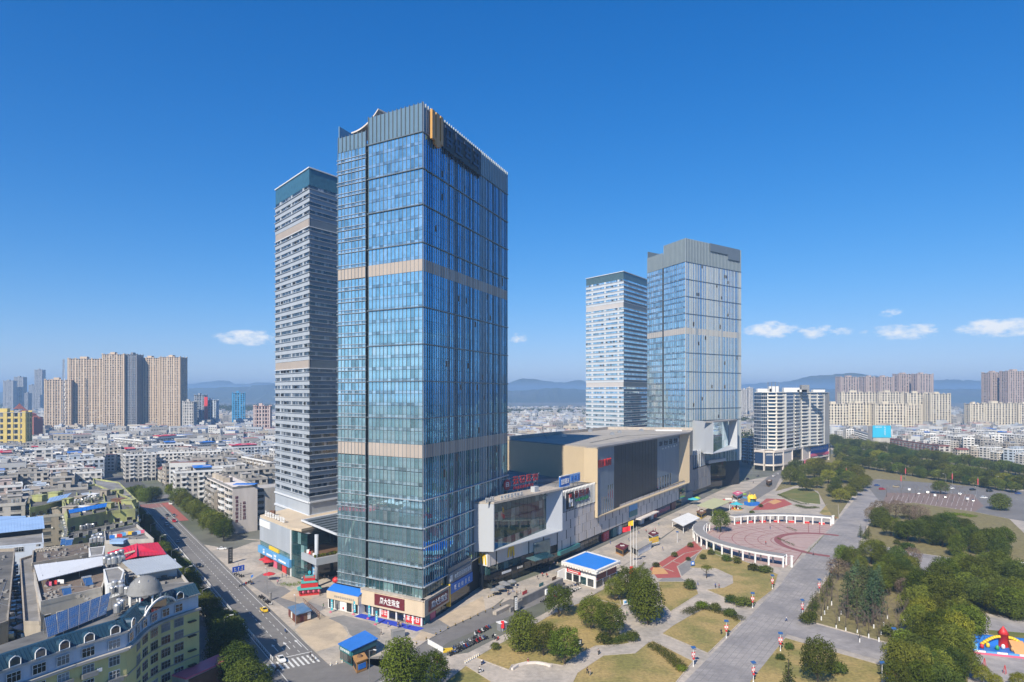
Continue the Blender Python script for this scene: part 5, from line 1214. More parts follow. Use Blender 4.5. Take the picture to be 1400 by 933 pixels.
# landmarks first so that the ordinary houses keep clear of them
def ribbed_block(name, label, cat, px0, px1, ytop, Y, depth, ang, wall, recess, piers, floors, zbase=0, cap=True, group=None, glassm=None):
 """A tall slab of flats: piers and storey bands standing proud of recessed loggias."""
 (x0, _),(x1, _) = at_depth(px0, Y), at_depth(px1, Y); W = (x1 - x0) / max(.3, math.cos(ang)); H_ = z_at(ytop, Y) - zbase
 root = thing(name, label, cat, (x0, Y, zbase), ang, group)
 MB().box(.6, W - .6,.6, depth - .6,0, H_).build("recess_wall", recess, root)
 rr = random.Random(int(px0 * 7)); win = MB(); band = MB(); fh = H_ / floors
 fs = [Facade((0,0),(W, 0)), Facade((W, 0),(W, depth)), Facade((W, depth),(0, depth)), Facade((0, depth),(0,0))]
 for k, f in enumerate(fs):
  n = piers if k % 2 == 0 else max(2, int(piers * depth / W)); d = f.L / n
  for i in range(n + 1):
   w = d * (.3 if i % 3 else .55); u = min(max(i * d, w / 2), f.L - w / 2)
   mb = MB(); f.box(mb, u - w / 2, u + w / 2,0, H_ + (2.2 if i % 3 == 0 else .6),-.8,0); mb.build("pier", wall, root)
  for j in range(floors):
   f.box(band, .1, f.L - .1, j * fh, j * fh + fh * .3,-.7,-.35)
   for i in range(n): f.quad(win, (i + .3) * d, (i + .78) * d, j * fh + fh * .36,(j + 1) * fh - .1,-.5)
 band.build("storey_band", wall, root, "stuff"); win.build("window", glassm or m_glass_h, root, "stuff")
 BX("lift_house", wall, root, W * .3, W * .5, depth * .3, depth * .7, H_, H_ + 5)
 BX("roof", recess, root, -.2, W + .2,-.2, depth + .2, H_, H_ + .5)
 BLOCKED.append((x0 + W / 2, Y + depth / 2, max(W, depth) * .6)); return root
TG = "tall tan residential towers"
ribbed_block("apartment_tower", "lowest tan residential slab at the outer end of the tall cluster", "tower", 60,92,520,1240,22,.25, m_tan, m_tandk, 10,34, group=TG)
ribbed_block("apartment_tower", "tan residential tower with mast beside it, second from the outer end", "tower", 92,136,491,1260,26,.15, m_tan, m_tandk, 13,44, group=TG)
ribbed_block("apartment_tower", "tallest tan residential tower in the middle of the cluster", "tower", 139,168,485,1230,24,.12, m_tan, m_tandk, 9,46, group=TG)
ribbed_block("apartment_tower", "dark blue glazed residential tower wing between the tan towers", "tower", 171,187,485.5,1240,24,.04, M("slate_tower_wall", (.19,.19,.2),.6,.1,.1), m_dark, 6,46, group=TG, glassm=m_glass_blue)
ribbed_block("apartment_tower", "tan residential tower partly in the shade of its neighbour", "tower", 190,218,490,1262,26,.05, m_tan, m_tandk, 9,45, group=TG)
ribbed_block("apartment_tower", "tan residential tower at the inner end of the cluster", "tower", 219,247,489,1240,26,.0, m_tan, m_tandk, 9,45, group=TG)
m_fargrey = M("grey_far_tower_wall", (.3,.3,.3),.8,.1,.05)
for px0, px1, yt, Y, lb in ((4,17,521,2600, "grey hazy tower, farthest out of the four distant towers"),(19,31,516,2650, "grey hazy tower with stepped top beside the outermost distant tower"),(39,46,527,2900, "low hazy tower in front of the tallest distant tower"),(47,57,506,2750, "tallest of the hazy distant towers beside the tan cluster"),(33,38,538,2500, "short pale hazy block among the distant towers")):
 ribbed_block("distant_tower", lb, "tower", px0, px1, yt, Y, 24,.1, m_fargrey, m_wgrey, 6,26, group="hazy distant towers")
mast = thing("lattice_mast", "steel lattice mast between the tan residential towers", "mast", (*at_depth(87,1225),0)); mb = MB(); ht = z_at(491,1225)
for sx, sy in ((-3,-3),(3,-3),(3,3),(-3,3)): mb.cyl((sx, sy, 0),(sx * .3, sy * .3, ht),.35,.25,4)
for k in range(16): z = ht * k / 16; w = 3 * (1 - .7 * k / 16); z2 = ht * (k + 1) / 16; w2 = 3 * (1 - .7 * (k + 1) / 16); mb.cyl((-w, -w, z),(w2,-w2, z2),.18, n=4); mb.cyl((w, -w, z),(w2, w2, z2),.18, n=4); mb.cyl((-w, w, z),(-w2,-w2, z2),.18, n=4)
mb.build("lattice", m_steel, mast)
ribbed_block("office_block", "yellow building at the photo edge below the pagoda roofs", "building", -22,25,565,780,20,.3, M("bright_yellow_wall", (.6,.46,.13),.8,.1,.1), m_wgrey, 6,8)
ribbed_block("office_block", "bright blue tower among low white houses", "tower", 317,333,538,1500,20,.35, M("bright_blue_wall", (.05,.3,.55),.6,.08,.05), m_blue_dk, 5,18)
ribbed_block("office_block", "white office block beside the tan tower cluster", "building", 249,264,550,1200,16,.1, m_whitewall, m_wgrey, 5,12)
ribbed_block("office_block", "grey slab tower behind the red sign", "building", 265,279,541,1400,18,.1, M("slate_grey_wall", (.25,.29,.35),.7,.1,.05), m_dark, 4,20)
ribbed_block("office_block", "pale tower carrying the tall red sign", "building", 280,295,548,1420,18,.1, m_wblue, m_dark, 4,18)
sgn = thing("vertical_sign", "tall red vertical sign on a pale tower", "sign", (*at_depth(279.5,1395),20)); BX("panel", m_red, sgn, 0,7,-1.5,0,0, z_at(543,1395) - 20)
ribbed_block("office_block", "brownish slab among white houses right of the blue tower", "building", 346,368,556,1100,18,.2, m_wpink, m_tilered, 6,9)
# pagoda roofs
pg = thing("pagoda_gate", "red brown pagoda roofed hall near the photo edge", "hall", (*at_depth(18,1000),0)); x = 0
mb = MB(); mb.box(-30,30,0,20,0,40); mb.build("wall", M("brick_red_wall", (.3,.1,.08),.8,.1,.1), pg)
for cx, w, z0 in ((-16,20,40),(10,26,44),(24,14,38),(2,13,52)):
 mb = MB(); mb.lathe([(w * .75, z0),(w * .55, z0 + 1.6),(w * .3, z0 + 4.5),(.6, z0 + 8)], 4,(cx, 10)); mb.build("tiered_roof", m_tilered, pg)
BLOCKED.append((at_depth(18,1000)[0], 1010,36))
# long white terrace by the street end and its wings
def terrace(label, P, Q, depth, nf, wall, seed, cat="apartment block", huts=5, cols=None, fh=3.15, shed=None, name="terrace_block", **kw):
 f = Facade(P, Q); h = make_house(name, f.L, depth, nf, wall, kw.get("trim", m_white), 'bay', seed, huts=huts, tanks=kw.get("tanks", 5), fh=fh, shed=shed)
 c = f.p(f.L / 2,0,-depth / 2); place(h, (c[0], c[1], 0), f.ang, label); h["category"] = cat
 n = max(1, int(f.L / depth)); [BLOCKED.append((*f.p((i + .5) * f.L / n, 0,-depth / 2)[:2], depth * .75)) for i in range(n)]
 return h
def GZ(px, py, z): return G(px, py, z)
terrace("long white terrace with blank ribbed end wall behind the street junction", GZ(214,621,22), GZ(302,618,22),13,7, m_whitewall, 61, huts=6)
terrace("white gable wing of the long terrace with few windows", GZ(171,624,22), GZ(213,622,22),12,7, m_whitewall, 62, huts=2)
terrace("bluish white terrace continuing towards the banded tower", GZ(303,614,22), GZ(382,610,22),13,7, m_wblue, 63, huts=4, shed=m_redroof)
terrace("pale terrace with red eaves at the photo edge", GZ(-20,612,20), GZ(32,616,20),12,6, m_wblue, 64, huts=3)
terrace("white terrace with red eaves in the middle of the row", GZ(32,614,20), GZ(82,612,20),12,6, m_whitewall, 65, huts=4, shed=m_redroof)
terrace("white block ending the row beside the narrow lane", GZ(84,618,20), GZ(147,610,20),13,6, m_whitewall, 66, huts=3)
terrace("grey block with many balconies behind the long white terrace", GZ(156,600,22), GZ(196,604,22),14,7, m_wgrey, 67, huts=3)
terrace("white block with red awnings behind the long white terrace", GZ(197,602,22), GZ(255,597,22),14,7, m_whitewall, 68, huts=3, shed=m_redroof)
terrace("white block under a bright blue roof shed, behind the terrace", GZ(262,606,22), GZ(318,602,22),13,6, m_whitewall, 69, huts=3, shed=m_blue)
terrace("dusty cream block with lane side balconies, below the bluish terrace", GZ(330,624,20), GZ(372,632,20),12,6, m_wdirty, 70, huts=3)
# hotel with the blank lettered wall
HA, HB, HC = (283,653),(318,669),(352,665.5); zt = 24
A, B, C = G(*HA, zt), G(*HB, zt), G(*HC, zt)
ho = thing("hotel_block", "weathered hotel block with maroon characters on its blank end wall", "hotel", (B[0], B[1], 0)); D_ = (A[0] + C[0] - B[0], A[1] + C[1] - B[1])
fA, fB = Facade(A, B), Facade(B, C)
wb(MB().prism([A, B, C, D_], 0, zt), "wall", M("stained_hotel_wall", (.68,.62,.57),.85,.2,.12, streak=True), ho)
win, bal = MB(), MB()
for j in range(7):
 for i in range(7):
  d = fA.L / 7; fA.quad(win, i * d + .5,(i + 1) * d - .4, j * 3.4 + 1, j * 3.4 + 2.7,.03)
  if i % 2 == 0: b = MB(); fA.box(b, i * d + .2,(i + 1) * d - .1, j * 3.4 + .3, j * 3.4 + 1.3,0,1.3); wb(b, "balcony", m_white if (i + j) % 3 else m_wcream, ho)
wb(win, "window", m_glass_h, ho, "stuff")
mb = MB()
for k, ch in enumerate("城市便捷小酒店"): scribble(mb, fB, fB.L * .1, fB.L * .22,18.6 - k * 2.1,20.2 - k * 2.1,.02,1,.12,200 + k, 0)
for k in range(5): scribble(mb, fB, fB.L * .40, fB.L * .52,15.2 - k * 2.0,16.8 - k * 2.0,.02,1,.12,220 + k, 0)
for k in range(8): scribble(mb, fB, fB.L * .29, fB.L * .33,15.6 - k * 1.2,16.3 - k * 1.2,.02,1,.12,240 + k, 0)
wb(mb, "wall_lettering", m_maroon, ho)
fC = Facade(tuple(fB.p(fB.L + 4,0,-2)[:2]), tuple(fB.p(fB.L + 18,0,-2)[:2])); FB("rear_wall", m_wgrey, ho, fC, -4,16,0, zt - 1.5,-14,0)
mb = MB()
for j in range(7): fC.box(mb, -3.6,.6, j * 3.3 + .8, j * 3.3 + 2.4,.02,.1)
wb(mb, "loggia", m_glass_h, ho, "stuff")
mb = MB()
for f in (fA, fB, Facade(C, D_), Facade(D_, A)): f.box(mb, 0, f.L - .3, zt, zt + 1.1,-.3,.06)
wb(mb, "parapet", m_conc, ho)
for k in range(4):
 a = fA.p(3 + k * 9,0,-5); mb = MB(); mb.box(a[0] - 2, a[0] + 2, a[1] - 2, a[1] + 2, zt, zt + 2.6); wb(mb, "roof_hut", m_wdirty, ho)
a = fB.p(9,0,-4); mb = MB(); mb.box(a[0] - 6, a[0] + 6, a[1] - 2.5, a[1] + 2.5, zt + 1.4, zt + 1.7); wb(mb, "tarpaulin", m_blue, ho)
BLOCKED += [(B[0] - 10, B[1] + 14,18),(B[0] + 8, B[1] + 16,14)]
# keep ordinary houses off the streets, the mall site and the foreground blocks
for k in range(-4,30): BLOCKED.append((*st(k * 18,10),22))
for k in range(-4,9): BLOCKED.append((*st(354, k * 18),20))
for k in range(9): BLOCKED.append((*st(390 + k * 16,8),14))
for x, y, r_ in ((-95,310,45),(-60,340,60),(0,350,75),(60,430,75),(90,520,60),(100,620,60),(150,560,60),(-150,250,30)): BLOCKED.append((x, y, r_))
ANG = math.atan2(SD.y, SD.x) - math.pi / 2
rr = random.Random(99)
def where_left(px, Y):
 if Y > 640: return "below the tan towers" if px < 250 else "below the blue tower"
 if px < 90: return "behind the blue sheet roofs"
 if px < 180: return "behind the lime yellow blocks"
 if px < 300: return "beyond the long white terrace"
 return "between the hotel and the banded tower"
LW = [0,1,2,3,4,5,6,7,8,9,10,1,8,3,8,4,5,1]
n_ind = 0
for row in range(46):
 Y = 330 + row * 14 if row < 20 else 610 + (row - 20) * 16
 px = -60 + rr.uniform(0,20)
 while px < 386:
  x, _ = at_depth(px, Y); yy = Y + rr.uniform(-6,6); i = rr.choice(LW if Y > 560 else [0,1,2,5,7,8,8,1]); w, d = HSIZE[i]; r_ = (w * .5 + d * .5) * .5
  if n_ind < 150 and free(x, yy, r_) and yy > 300:
   house(i, x, yy, ANG + rr.choice((0,0,0,-math.pi / 2)) + rr.uniform(-.06,.06), where_left(px, yy), "houses of the old quarter", rr.uniform(1.0,1.25) if yy < 680 else rr.uniform(.85,1.1)); BLOCKED.append((x, yy, r_)); n_ind += 1
  px += max(7,(w * 1.02) / Y * FPX * rr.uniform(.7,1.2))
# ---------------------------------------------------------------- right-hand town
apt_g = "pale yellow apartment blocks beyond the parkway"
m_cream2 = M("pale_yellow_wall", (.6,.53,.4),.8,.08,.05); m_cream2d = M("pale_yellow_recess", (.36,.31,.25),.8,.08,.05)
for k, (a, b, yt, Y) in enumerate(((1128,1160,553,1250),(1160,1196,552,1260),(1196,1238,553,1240),(1238,1262,555,1270),(1150,1196,537,1500),(1202,1238,537,1520),(1240,1270,538,1530),(1272,1302,539,1500),(1326,1345,553,1380),(1345,1392,552,1390),(1392,1420,553,1400))):
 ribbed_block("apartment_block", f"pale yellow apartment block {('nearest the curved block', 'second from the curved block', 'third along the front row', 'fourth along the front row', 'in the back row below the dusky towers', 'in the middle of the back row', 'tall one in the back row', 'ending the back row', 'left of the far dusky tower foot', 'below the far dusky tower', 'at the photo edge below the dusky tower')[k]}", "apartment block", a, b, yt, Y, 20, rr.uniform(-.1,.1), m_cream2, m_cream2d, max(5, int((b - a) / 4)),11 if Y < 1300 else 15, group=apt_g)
dt = "dusky residential towers on the skyline"
for a, b, yt, Y, lb in ((1149,1186,516,1900, "dusky tower at the outer end of the skyline pair, in haze"),(1184,1204,516,1800, "dusky pinkish tower in the middle of the skyline group"),(1203,1224,516,1780, "cream fronted dusky tower beside the gap of the skyline group"),(1229,1254,512,1850, "dusky tower after the gap on the skyline"),(1254,1277,512,1800, "dusky tower with plain end wall closing the skyline group"),(1354,1378,510,1600, "dusky brown tower near the photo edge"),(1378,1412,508,1560, "broad dusky brown tower at the photo edge")):
 ribbed_block("apartment_tower", lb, "tower", a, b, yt, Y, 26, rr.uniform(0,.15), m_pinktan, m_wgrey, max(5, int((b - a) / 3.4)),32, group=dt)
for a, b, yt, Y in ((1016,1022,533,2100),(1023,1030,531,2200)): ribbed_block("distant_tower", "pale distant tower seen between the finned tower and the curved block" + (" nearer it" if a == 1016 else ""), "tower", a, b, yt, Y, 20,0, m_whitewall, m_wgrey, 4,24)
def terr_px(label, a, b, z, nf, depth, wall, seed, **k): return terrace(label, G(*a, z), G(*b, z), depth, nf, wall, seed, **k)
terr_px("long white seven storey terrace facing the parkway", (1285,592),(1368,596),21,6,14, m_whitewall, 81, huts=6, cat="apartment block")
terr_px("white terrace with orange shopfronts at the photo edge", (1370,592),(1425,595),21,6,14, m_whitewall, 82, huts=4, cat="apartment block")
terr_px("low white row with brown tiled eaves along the parkway", (1212,599),(1284,609),14,4,12, m_whitewall, 83, huts=5, cat="apartment block", trim=m_tilered)
terr_px("white warehouse with red corner behind the low white row", (1222,588),(1262,590),15,3,16, m_whitewall, 84, huts=1, cat="warehouse")
terr_px("grey blocks row with many balconies near the blue board building", (1144,580),(1194,594),18,5,14, m_wgrey, 85, huts=5, cat="apartment block")
bb = thing("billboard_building", "building wrapped in a bright cyan billboard beyond the parkway", "building", (*at_depth(1194,905),0)); W_ = at_depth(1217,905)[0] - at_depth(1194,905)[0]; zt = z_at(582,905)
MB().box(0, W_, .3,14,0, zt - 1).build("wall", m_wgrey, bb); mb = MB(); mb.box(-1, W_ + 1,-.3,.25, zt - 16, zt); mb.build("billboard", M("cyan_board", (.03,.42,.62),.6,.05,.1), bb)
mb = MB(); f = Facade((0,-.3),(W_, -.3)); [scribble(mb, f, W_ * .62, W_ * .74, zt - 3.5 - k * 3, zt - 1.5 - k * 3,.01,1,.1,300 + k) for k in range(4)]; scribble(mb, f, W_ * .1, W_ * .5, zt - 3, zt - 1.2,.01,4,.1,310); mb.build("lettering", m_white, bb); BLOCKED.append((at_depth(1205,905)[0], 912,16))
for k, (px, Y) in enumerate(((1172,960),(1310,1000),(1376,1080))):
 pass
for k in range(16):     # parkway itself stays clear
 a = G(1125 + k * 20,609 + k * 3.4); BLOCKED.append((a[0], a[1], 26))
def where_right(px, Y):
 if px < 1130: return "behind the curved block"
 if Y > 1000: return "below the pale yellow blocks"
 return "near the cyan billboard building" if px < 1240 else "behind the parkway's white terrace"
n_r = 0
for row in range(34):
 Y = 700 + row * 17; px = (1016 if Y > 760 else 1150) + rr.uniform(0,10)
 while px < 1430:
  x, _ = at_depth(px, Y); yy = Y + rr.uniform(-5,5); i = rr.choice([0,1,2,3,4,5,6,8,9,10,10,4]); w, d = HSIZE[i]; r_ = (w + d) * .25
  lim = FPX * CAMH / max(1,(604 + max(0, px - 1140) * .13) - HY) + 8
  if n_r < 110 and yy > lim and free(x, yy, r_):
   house(i, x, yy, rr.choice((0,.2,-.5,.2)) + rr.uniform(-.08,.08), where_right(px, yy), "houses beyond the parkway", rr.uniform(.75,1.0)); BLOCKED.append((x, yy, r_)); n_r += 1
  px += max(7, w / Y * FPX * rr.uniform(.8,1.3))
# ---------------------------------------------------------------- curved apartment block with shop podium
Y0 = 668; ca = thing("curved_apartment_block", "white curved apartment block with balconies over a shop podium", "apartment block", (*at_depth(1040, Y0),0))
P = [at_depth(1031,690), at_depth(1041,676), at_depth(1049,672), at_depth(1062,668), at_depth(1075,676), at_depth(1086,694), at_depth(1096,712), at_depth(1108,722), at_depth(1118,730), at_depth(1127.5,744)]
inn = [(x + 9 + i * .4, y + 16) for i, (x, y) in enumerate(P)]
zt, zp = z_at(537,672),19.5
wb(MB().prism(P + inn[::-1], zp, zt), "core_wall", m_wgrey, ca); nf = 16; fh = (zt - zp) / nf
styles = ['blue', 'blue', 'round', 'bal', 'glass', 'bal', 'bal', 'dark', 'bal']
m_apw = M("ivory_block_wall", (.66,.64,.58),.7,.08,.1)
win = MB()
for (a, b), sty in zip(zip(P, P[1:]), styles):
 f = Facade(a, b)
 if sty == 'round':
  for i in (0,1): FB("pier", m_apw, ca, f, i * (f.L - 1), i * (f.L - 1) + 1, zp, zt + 1,-1,.2)
 for j in range(nf):
  z0 = zp + j * fh
  if sty == 'blue':
   for i in range(3): f.quad(win, i * f.L / 3 + .1,(i + 1) * f.L / 3 - .1, z0 + .5, z0 + fh - .05,.02)
   FB("storey_band", m_alu_lt, ca, f, 0, f.L, z0, z0 + .45,-.5,.3)
  elif sty == 'round':
   FB("balcony", m_apw, ca, f, .3, f.L - .3, z0, z0 + 1.25,-1,1.1); f.quad(win, 1, f.L - 1, z0 + 1.3, z0 + fh - .3,.02)
  elif sty == 'glass':
   FB("balcony", m_alu_lt if j > 10 else m_white, ca, f, 0, f.L, z0, z0 + 1.0,-1,.3); f.quad(win, .5, f.L - 3, z0 + 1, z0 + fh, .03)
  elif sty == 'bal':
   FB("balcony", m_apw, ca, f, .2, f.L * .62, z0, z0 + 1.2,-1,1.3); FB("storey_band", m_apw, ca, f, f.L * .62, f.L, z0, z0 + fh * .55,-1,.15)
   f.quad(win, 1, f.L * .6, z0 + 1.2, z0 + fh - .2,.03)
  else:
   FB("storey_band", m_apw, ca, f, 0, f.L, z0, z0 + 1.5,-1,.15); f.quad(win, 1.2, f.L - 2.2, z0 + 1.5, z0 + fh - .3,.02)
 if sty in ('bal', 'dark', 'glass'): FB("pier", m_apw, ca, f, f.L - 1.6, f.L, zp, zt + .8,-1,.3)
wb(win, "window", m_glass_blue, ca, "stuff")
wb(MB().prism([(x, y - 1.5) for x, y in P] + inn[::-1], zt, zt + .7), "roof", m_white, ca)
for x_, w_, h_ in ((1036,14,4),(1052,10,6.5),(1072,16,5),(1090,10,3),(1096,8,8),(1112,12,3)):
 a = at_depth(x_, 702); mb = MB(); mb.box(a[0], a[0] + w_, a[1], a[1] + 5, zt + .7, zt + h_); wb(mb, "roof_hut", m_white if h_ < 7 else m_grey, ca)
for k in range(4): a = at_depth(1050 + k * 5,700); mb = MB(); mb.cyl((*a, zt),(*a, zt + 11),.35, n=5); wb(mb, "aerial", m_steel, ca)
Q = [at_depth(1032,672), at_depth(1046,662), at_depth(1058,660), at_depth(1070,668), at_depth(1082,690), at_depth(1096,712), at_depth(1106,730), at_depth(1132,768)]
wb(MB().prism(Q + [(x + 14, y + 24) for x, y in Q[::-1]], .1,17.5), "podium", m_glass_dk, ca)
pf = [Facade(a, b) for a, b in zip(Q, Q[1:])]; mb = MB()
for f in pf: f.box(mb, 0, f.L, 17.5,19.4,-10,1.2)
wb(mb, "podium_roof", m_stone, ca)
for k, (f, m) in enumerate(zip(pf, (m_blue_dk, m_blue_dk, m_blue_dk, m_stone, m_glass_dk, m_stone, m_blue))):
 FB("podium_panel", m, ca, f, .4, f.L - .4,6.5,17,.1,.6)
 FB("podium_ledge", m_stone, ca, f, 0, f.L, 4.6,6.2,0,1.5)
 FB("podium_pier", m_stone, ca, f, f.L - 1, f.L, 0,17.5,0,1.6)
mb = MB(); [scribble(mb, pf[i], 1, pf[i].L - 1,14.5,16.4,.6,5,.2,320 + i) for i in (1,2)]; scribble(mb, pf[6], 3, pf[6].L - 3,13,15.5,.6,8,.2,324); wb(mb, "sign_lettering", m_white, ca)
mb = MB(); pf[6].box(mb, 0, pf[6].L, 7,10,.6,1.4); pf[5].box(mb, 2, pf[5].L, 2,5,2,3); wb(mb, "sign_board", m_pink, ca)
low = terrace("dark fronted row of shops in shade behind the finned tower", at_depth(1014,740), at_depth(1033,720),14,8, m_wgrey, 91, cat="building", huts=2)
# ---------------------------------------------------------------- everything farther off: one mass of houses
def mass_mat():
 m = bpy.data.materials.new("far_house_wall"); m.use_nodes = True; nt = m.node_tree; b = nt.nodes["Principled BSDF"]; a = nt.nodes.new("ShaderNodeAttribute"); a.attribute_name = "rnd"; cr = nt.nodes.new("ShaderNodeValToRGB")
 e = cr.color_ramp; e.interpolation = 'CONSTANT'; cols = [(.04,.045,.05),(.5,.5,.48),(.32,.31,.29),(.42,.38,.31),(.15,.145,.135),(.36,.39,.42),(.05,.18,.5),(.4,.06,.05),(.22,.1,.07)]
 st_ = [0,.06,.36,.54,.66,.84,.94,.96,.975]; e.elements[0].color = (*cols[0], 1); e.elements[1].position = st_[1]; e.elements[1].color = (*cols[1], 1)
 for p, c in zip(st_[2:], cols[2:]): k = e.elements.new(p); k.color = (*c, 1)
 nt.links.new(a.outputs['Fac'], cr.inputs[0]); nt.links.new(cr.outputs[0], b.inputs['Base Color']); b.inputs['Roughness'].default_value = .85; return m
mb = MB(); rr = random.Random(1234)
def far_house(x, y, w, d, h, a):
 ca_, sa = math.cos(a), math.sin(a); T = lambda u, v, z: (x + ca_ * u - sa * v, y + sa * u + ca_ * v, z); wallr = rr.choice([.1,.2,.3,.4,.5,.58,.88]); roofr = rr.choice([.4,.7,.75,.8,.7,.2,.945,.965,.99,.99])
 c = [T(-w, -d, 0), T(w, -d, 0), T(w, d, 0), T(-w, d, 0), T(-w, -d, h), T(w, -d, h), T(w, d, h), T(-w, d, h)]; n = len(mb.v); mb.v += c
 for q, r_ in (((0,1,5,4), wallr),((1,2,6,5), wallr),((3,0,4,7), wallr),((4,5,6,7), roofr)): mb.f.append(tuple(n + i for i in q)); mb.r.append(r_)
 nf = max(1, int(h / 3.2))
 for j in range(nf):
  z0 = j * 3.2 + 1
  for k in range(3 if w < 8 else 5):
   u0 = -w + 2 * w * (k + .2) / (3 if w < 8 else 5); u1 = u0 + 2 * w * .6 / (3 if w < 8 else 5); mb.face([T(u0,-d - .05, z0), T(u1,-d - .05, z0), T(u1,-d - .05, z0 + 1.6), T(u0,-d - .05, z0 + 1.6)], 0.01)
 if rr.random() < .5:
  u = rr.uniform(-w * .5, w * .5); n = len(mb.v); mb.v += [T(u - 2,-2, h), T(u + 2,-2, h), T(u + 2,2, h), T(u - 2,2, h), T(u - 2,-2, h + 2.6), T(u + 2,-2, h + 2.6), T(u + 2,2, h + 2.6), T(u - 2,2, h + 2.6)]
  for q in ((0,1,5,4),(1,2,6,5),(3,0,4,7),(4,5,6,7)): mb.f.append(tuple(n + i for i in q)); mb.r.append(wallr)
cell = {}
for a_, b_, c_ in BLOCKED: cell.setdefault((int(a_ // 100), int(b_ // 100)), []).append((a_, b_, c_))
def free2(x, y, r_):
 i, j = int(x // 100), int(y // 100)
 return all((x - a) ** 2 + (y - b) ** 2 > (r_ + c) ** 2 for di in (-1,0,1) for dj in (-1,0,1) for a, b, c in cell.get((i + di, j + dj),()))
for k in range(9000):
 Y = 520 * (6.2 ** rr.random()) if k % 3 else rr.uniform(520,1300); px = rr.choice((rr.uniform(-120,400), rr.uniform(650,820), rr.uniform(1010,1520), rr.uniform(-120,400)))
 if Y < 620 and 640 < px < 830: continue
 x, _ = at_depth(px, Y); lim = FPX * CAMH / max(1,(604 + max(0, px - 1140) * .13) - HY)
 if px > 1000 and Y < lim + 20: continue
 w, d = rr.uniform(4.5,13), rr.uniform(4.5,7); h = rr.choice((7,10,13,16,19,19,22)) * (1 if Y < 2200 else .8)
 if not free2(x, Y, (w + d) * .55): continue
 far_house(x, Y, w, d, h, rr.choice((ANG, 0,.2, ANG)) + rr.uniform(-.15,.15)); cell.setdefault((int(x // 100), int(Y // 100)), []).append((x, Y, (w + d) * .42))
o = mb.build("distant_houses", mass_mat()); o["kind"] = "stuff"
# loose greenery between far houses
mb = MB(); cl = []
for k in range(420):
 Y = rr.uniform(700,3600); px = rr.choice((rr.uniform(-60,400), rr.uniform(690,800), rr.uniform(1012,1440))); x, _ = at_depth(px, Y); lim = FPX * CAMH / max(1,(604 + max(0, px - 1140) * .13) - HY)
 if px > 1000 and Y < lim + 20: continue
 cl.append((x, Y, rr.uniform(4,9), rr.uniform(3,6) * (1 if Y < 1500 else 1.6),.2 + .5 * rr.random()))
leaf_cards(mb, cl, .5,1.6, rr); o = mb.build("distant_treeline", l_dark); o["kind"] = "stuff"
mb = MB(); cl = []
for px0, px1, Y, h in ((245,380,2600,26),(690,800,2300,14),(1010,1045,1500,14),(-80,60,3400,20),(1012,1034,1050,12)):
 for k in range(int((px1 - px0) * 2.2)):
  x, _ = at_depth(rr.uniform(px0, px1), Y); cl.append((x, Y + rr.uniform(-120,200), rr.uniform(.25,1) * h, rr.uniform(8,14),.2 + .5 * rr.random()))
leaf_cards(mb, cl, .35,4.5, rr); o = mb.build("distant_woods", l_dark); o["kind"] = "stuff"
# ---------------------------------------------------------------- the blocks at the near street corner
def Z2(a, b, z): return G(a / 3.687,680 + b / 3.687, z)
def poly(pts, z): return [Z2(a, b, z) for a, b in pts]
def tank_thing(x, y, z, label, grp, n=1):
 t = thing("rooftop_tank", label, "water tank", (x, y, z),0, grp)
 mb = MB(); mb.lathe([(.05,2.5),(.5,2.35),(.62,2.1),(.62,.75),(.5,.6)], 10); mb.build("tank", m_tank, t, smooth=False)
 mb = MB()
 for k in range(4): a = k * 1.57; mb.cyl((.5 * math.cos(a),.5 * math.sin(a),0),(.42 * math.cos(a),.42 * math.sin(a),.8),.05, n=4)
 mb.build("tank_stand", m_steel, t); return t
TK = Once(tank_thing(0,0,0, "steel tank", "steel rooftop tanks"))
def tanks(zoompts, z, label):
 for a, b in zoompts: x, y = Z2(a, b, z); t = TK.get(); place(t, (x, y, z), random.uniform(0,3), label, random.uniform(.95,1.25))
def solar_heater(a, b, z, label, rz):
 x, y = Z2(a, b, z); t = thing("solar_heater", label, "solar heater", (x, y, z), rz, "solar water heaters")
 mb = MB(); mb.hexa([(-1,-1.6,.3),(1,-1.6,.3),(1,.4,2.0),(-1,.4,2.0),(-1,-1.65,.4),(1,-1.65,.4),(1,.35,2.1),(-1,.35,2.1)]); mb.build("collector", m_solar, t)
 mb = MB(); mb.cyl((-1.2,.6,2.2),(1.2,.6,2.2),.34, n=10); mb.build("tank", m_tank, t)
 mb = MB(); [mb.cyl((sx, sy, 0),(sx, sy * .7,2),.04, n=4) for sx in (-.9,.9) for sy in (.5,-1.4)]; mb.build("frame", m_steel, t); return t
# curved corner building -------------------------------------------------
FRONT = [(-97,104),(-92.7,123.6),(-87,135.7),(-81.6,144.5),(-82.2,149),(-83.2,153),(-83.6,157),(-83.2,161),(-82.0,164.5),(-80.4,168),(-78.6,171.5)]
BACKP = [(-84,180),(-95,177),(-99,160),(-97,147),(-103,130),(-112,104)]
cb = thing("corner_building", "yellow corner building with curved front, pale blue attic and dark teal mansard roof", "apartment building", (-84,150,0))
Z0, ZA, ZM, ZT = 0,21.0,24.6,27.0
wb(MB().prism(FRONT + BACKP, 0, ZA), "wall", m_yellowwall, cb)
wb(MB().prism([(x - .25, y) for x, y in FRONT] + BACKP, ZA, ZM), "attic_wall", m_ltblue, cb)
led = lambda z, h, w, name, m: [wb((lambda mb, f: (f.box(mb, -.05, f.L + .05, z, z + h, -.3, w), mb)[1])(MB(), Facade(a, b)), name, m, cb) for a, b in zip(FRONT, FRONT[1:])]
led(ZA - .3,.55,.75, "cornice", m_wgrey); led(ZM - .15,.4,.55, "gutter", m_wgrey)
for zz in (3.5,9.3,15.1): led(zz, .25,.2, "string_course", m_wdirty)
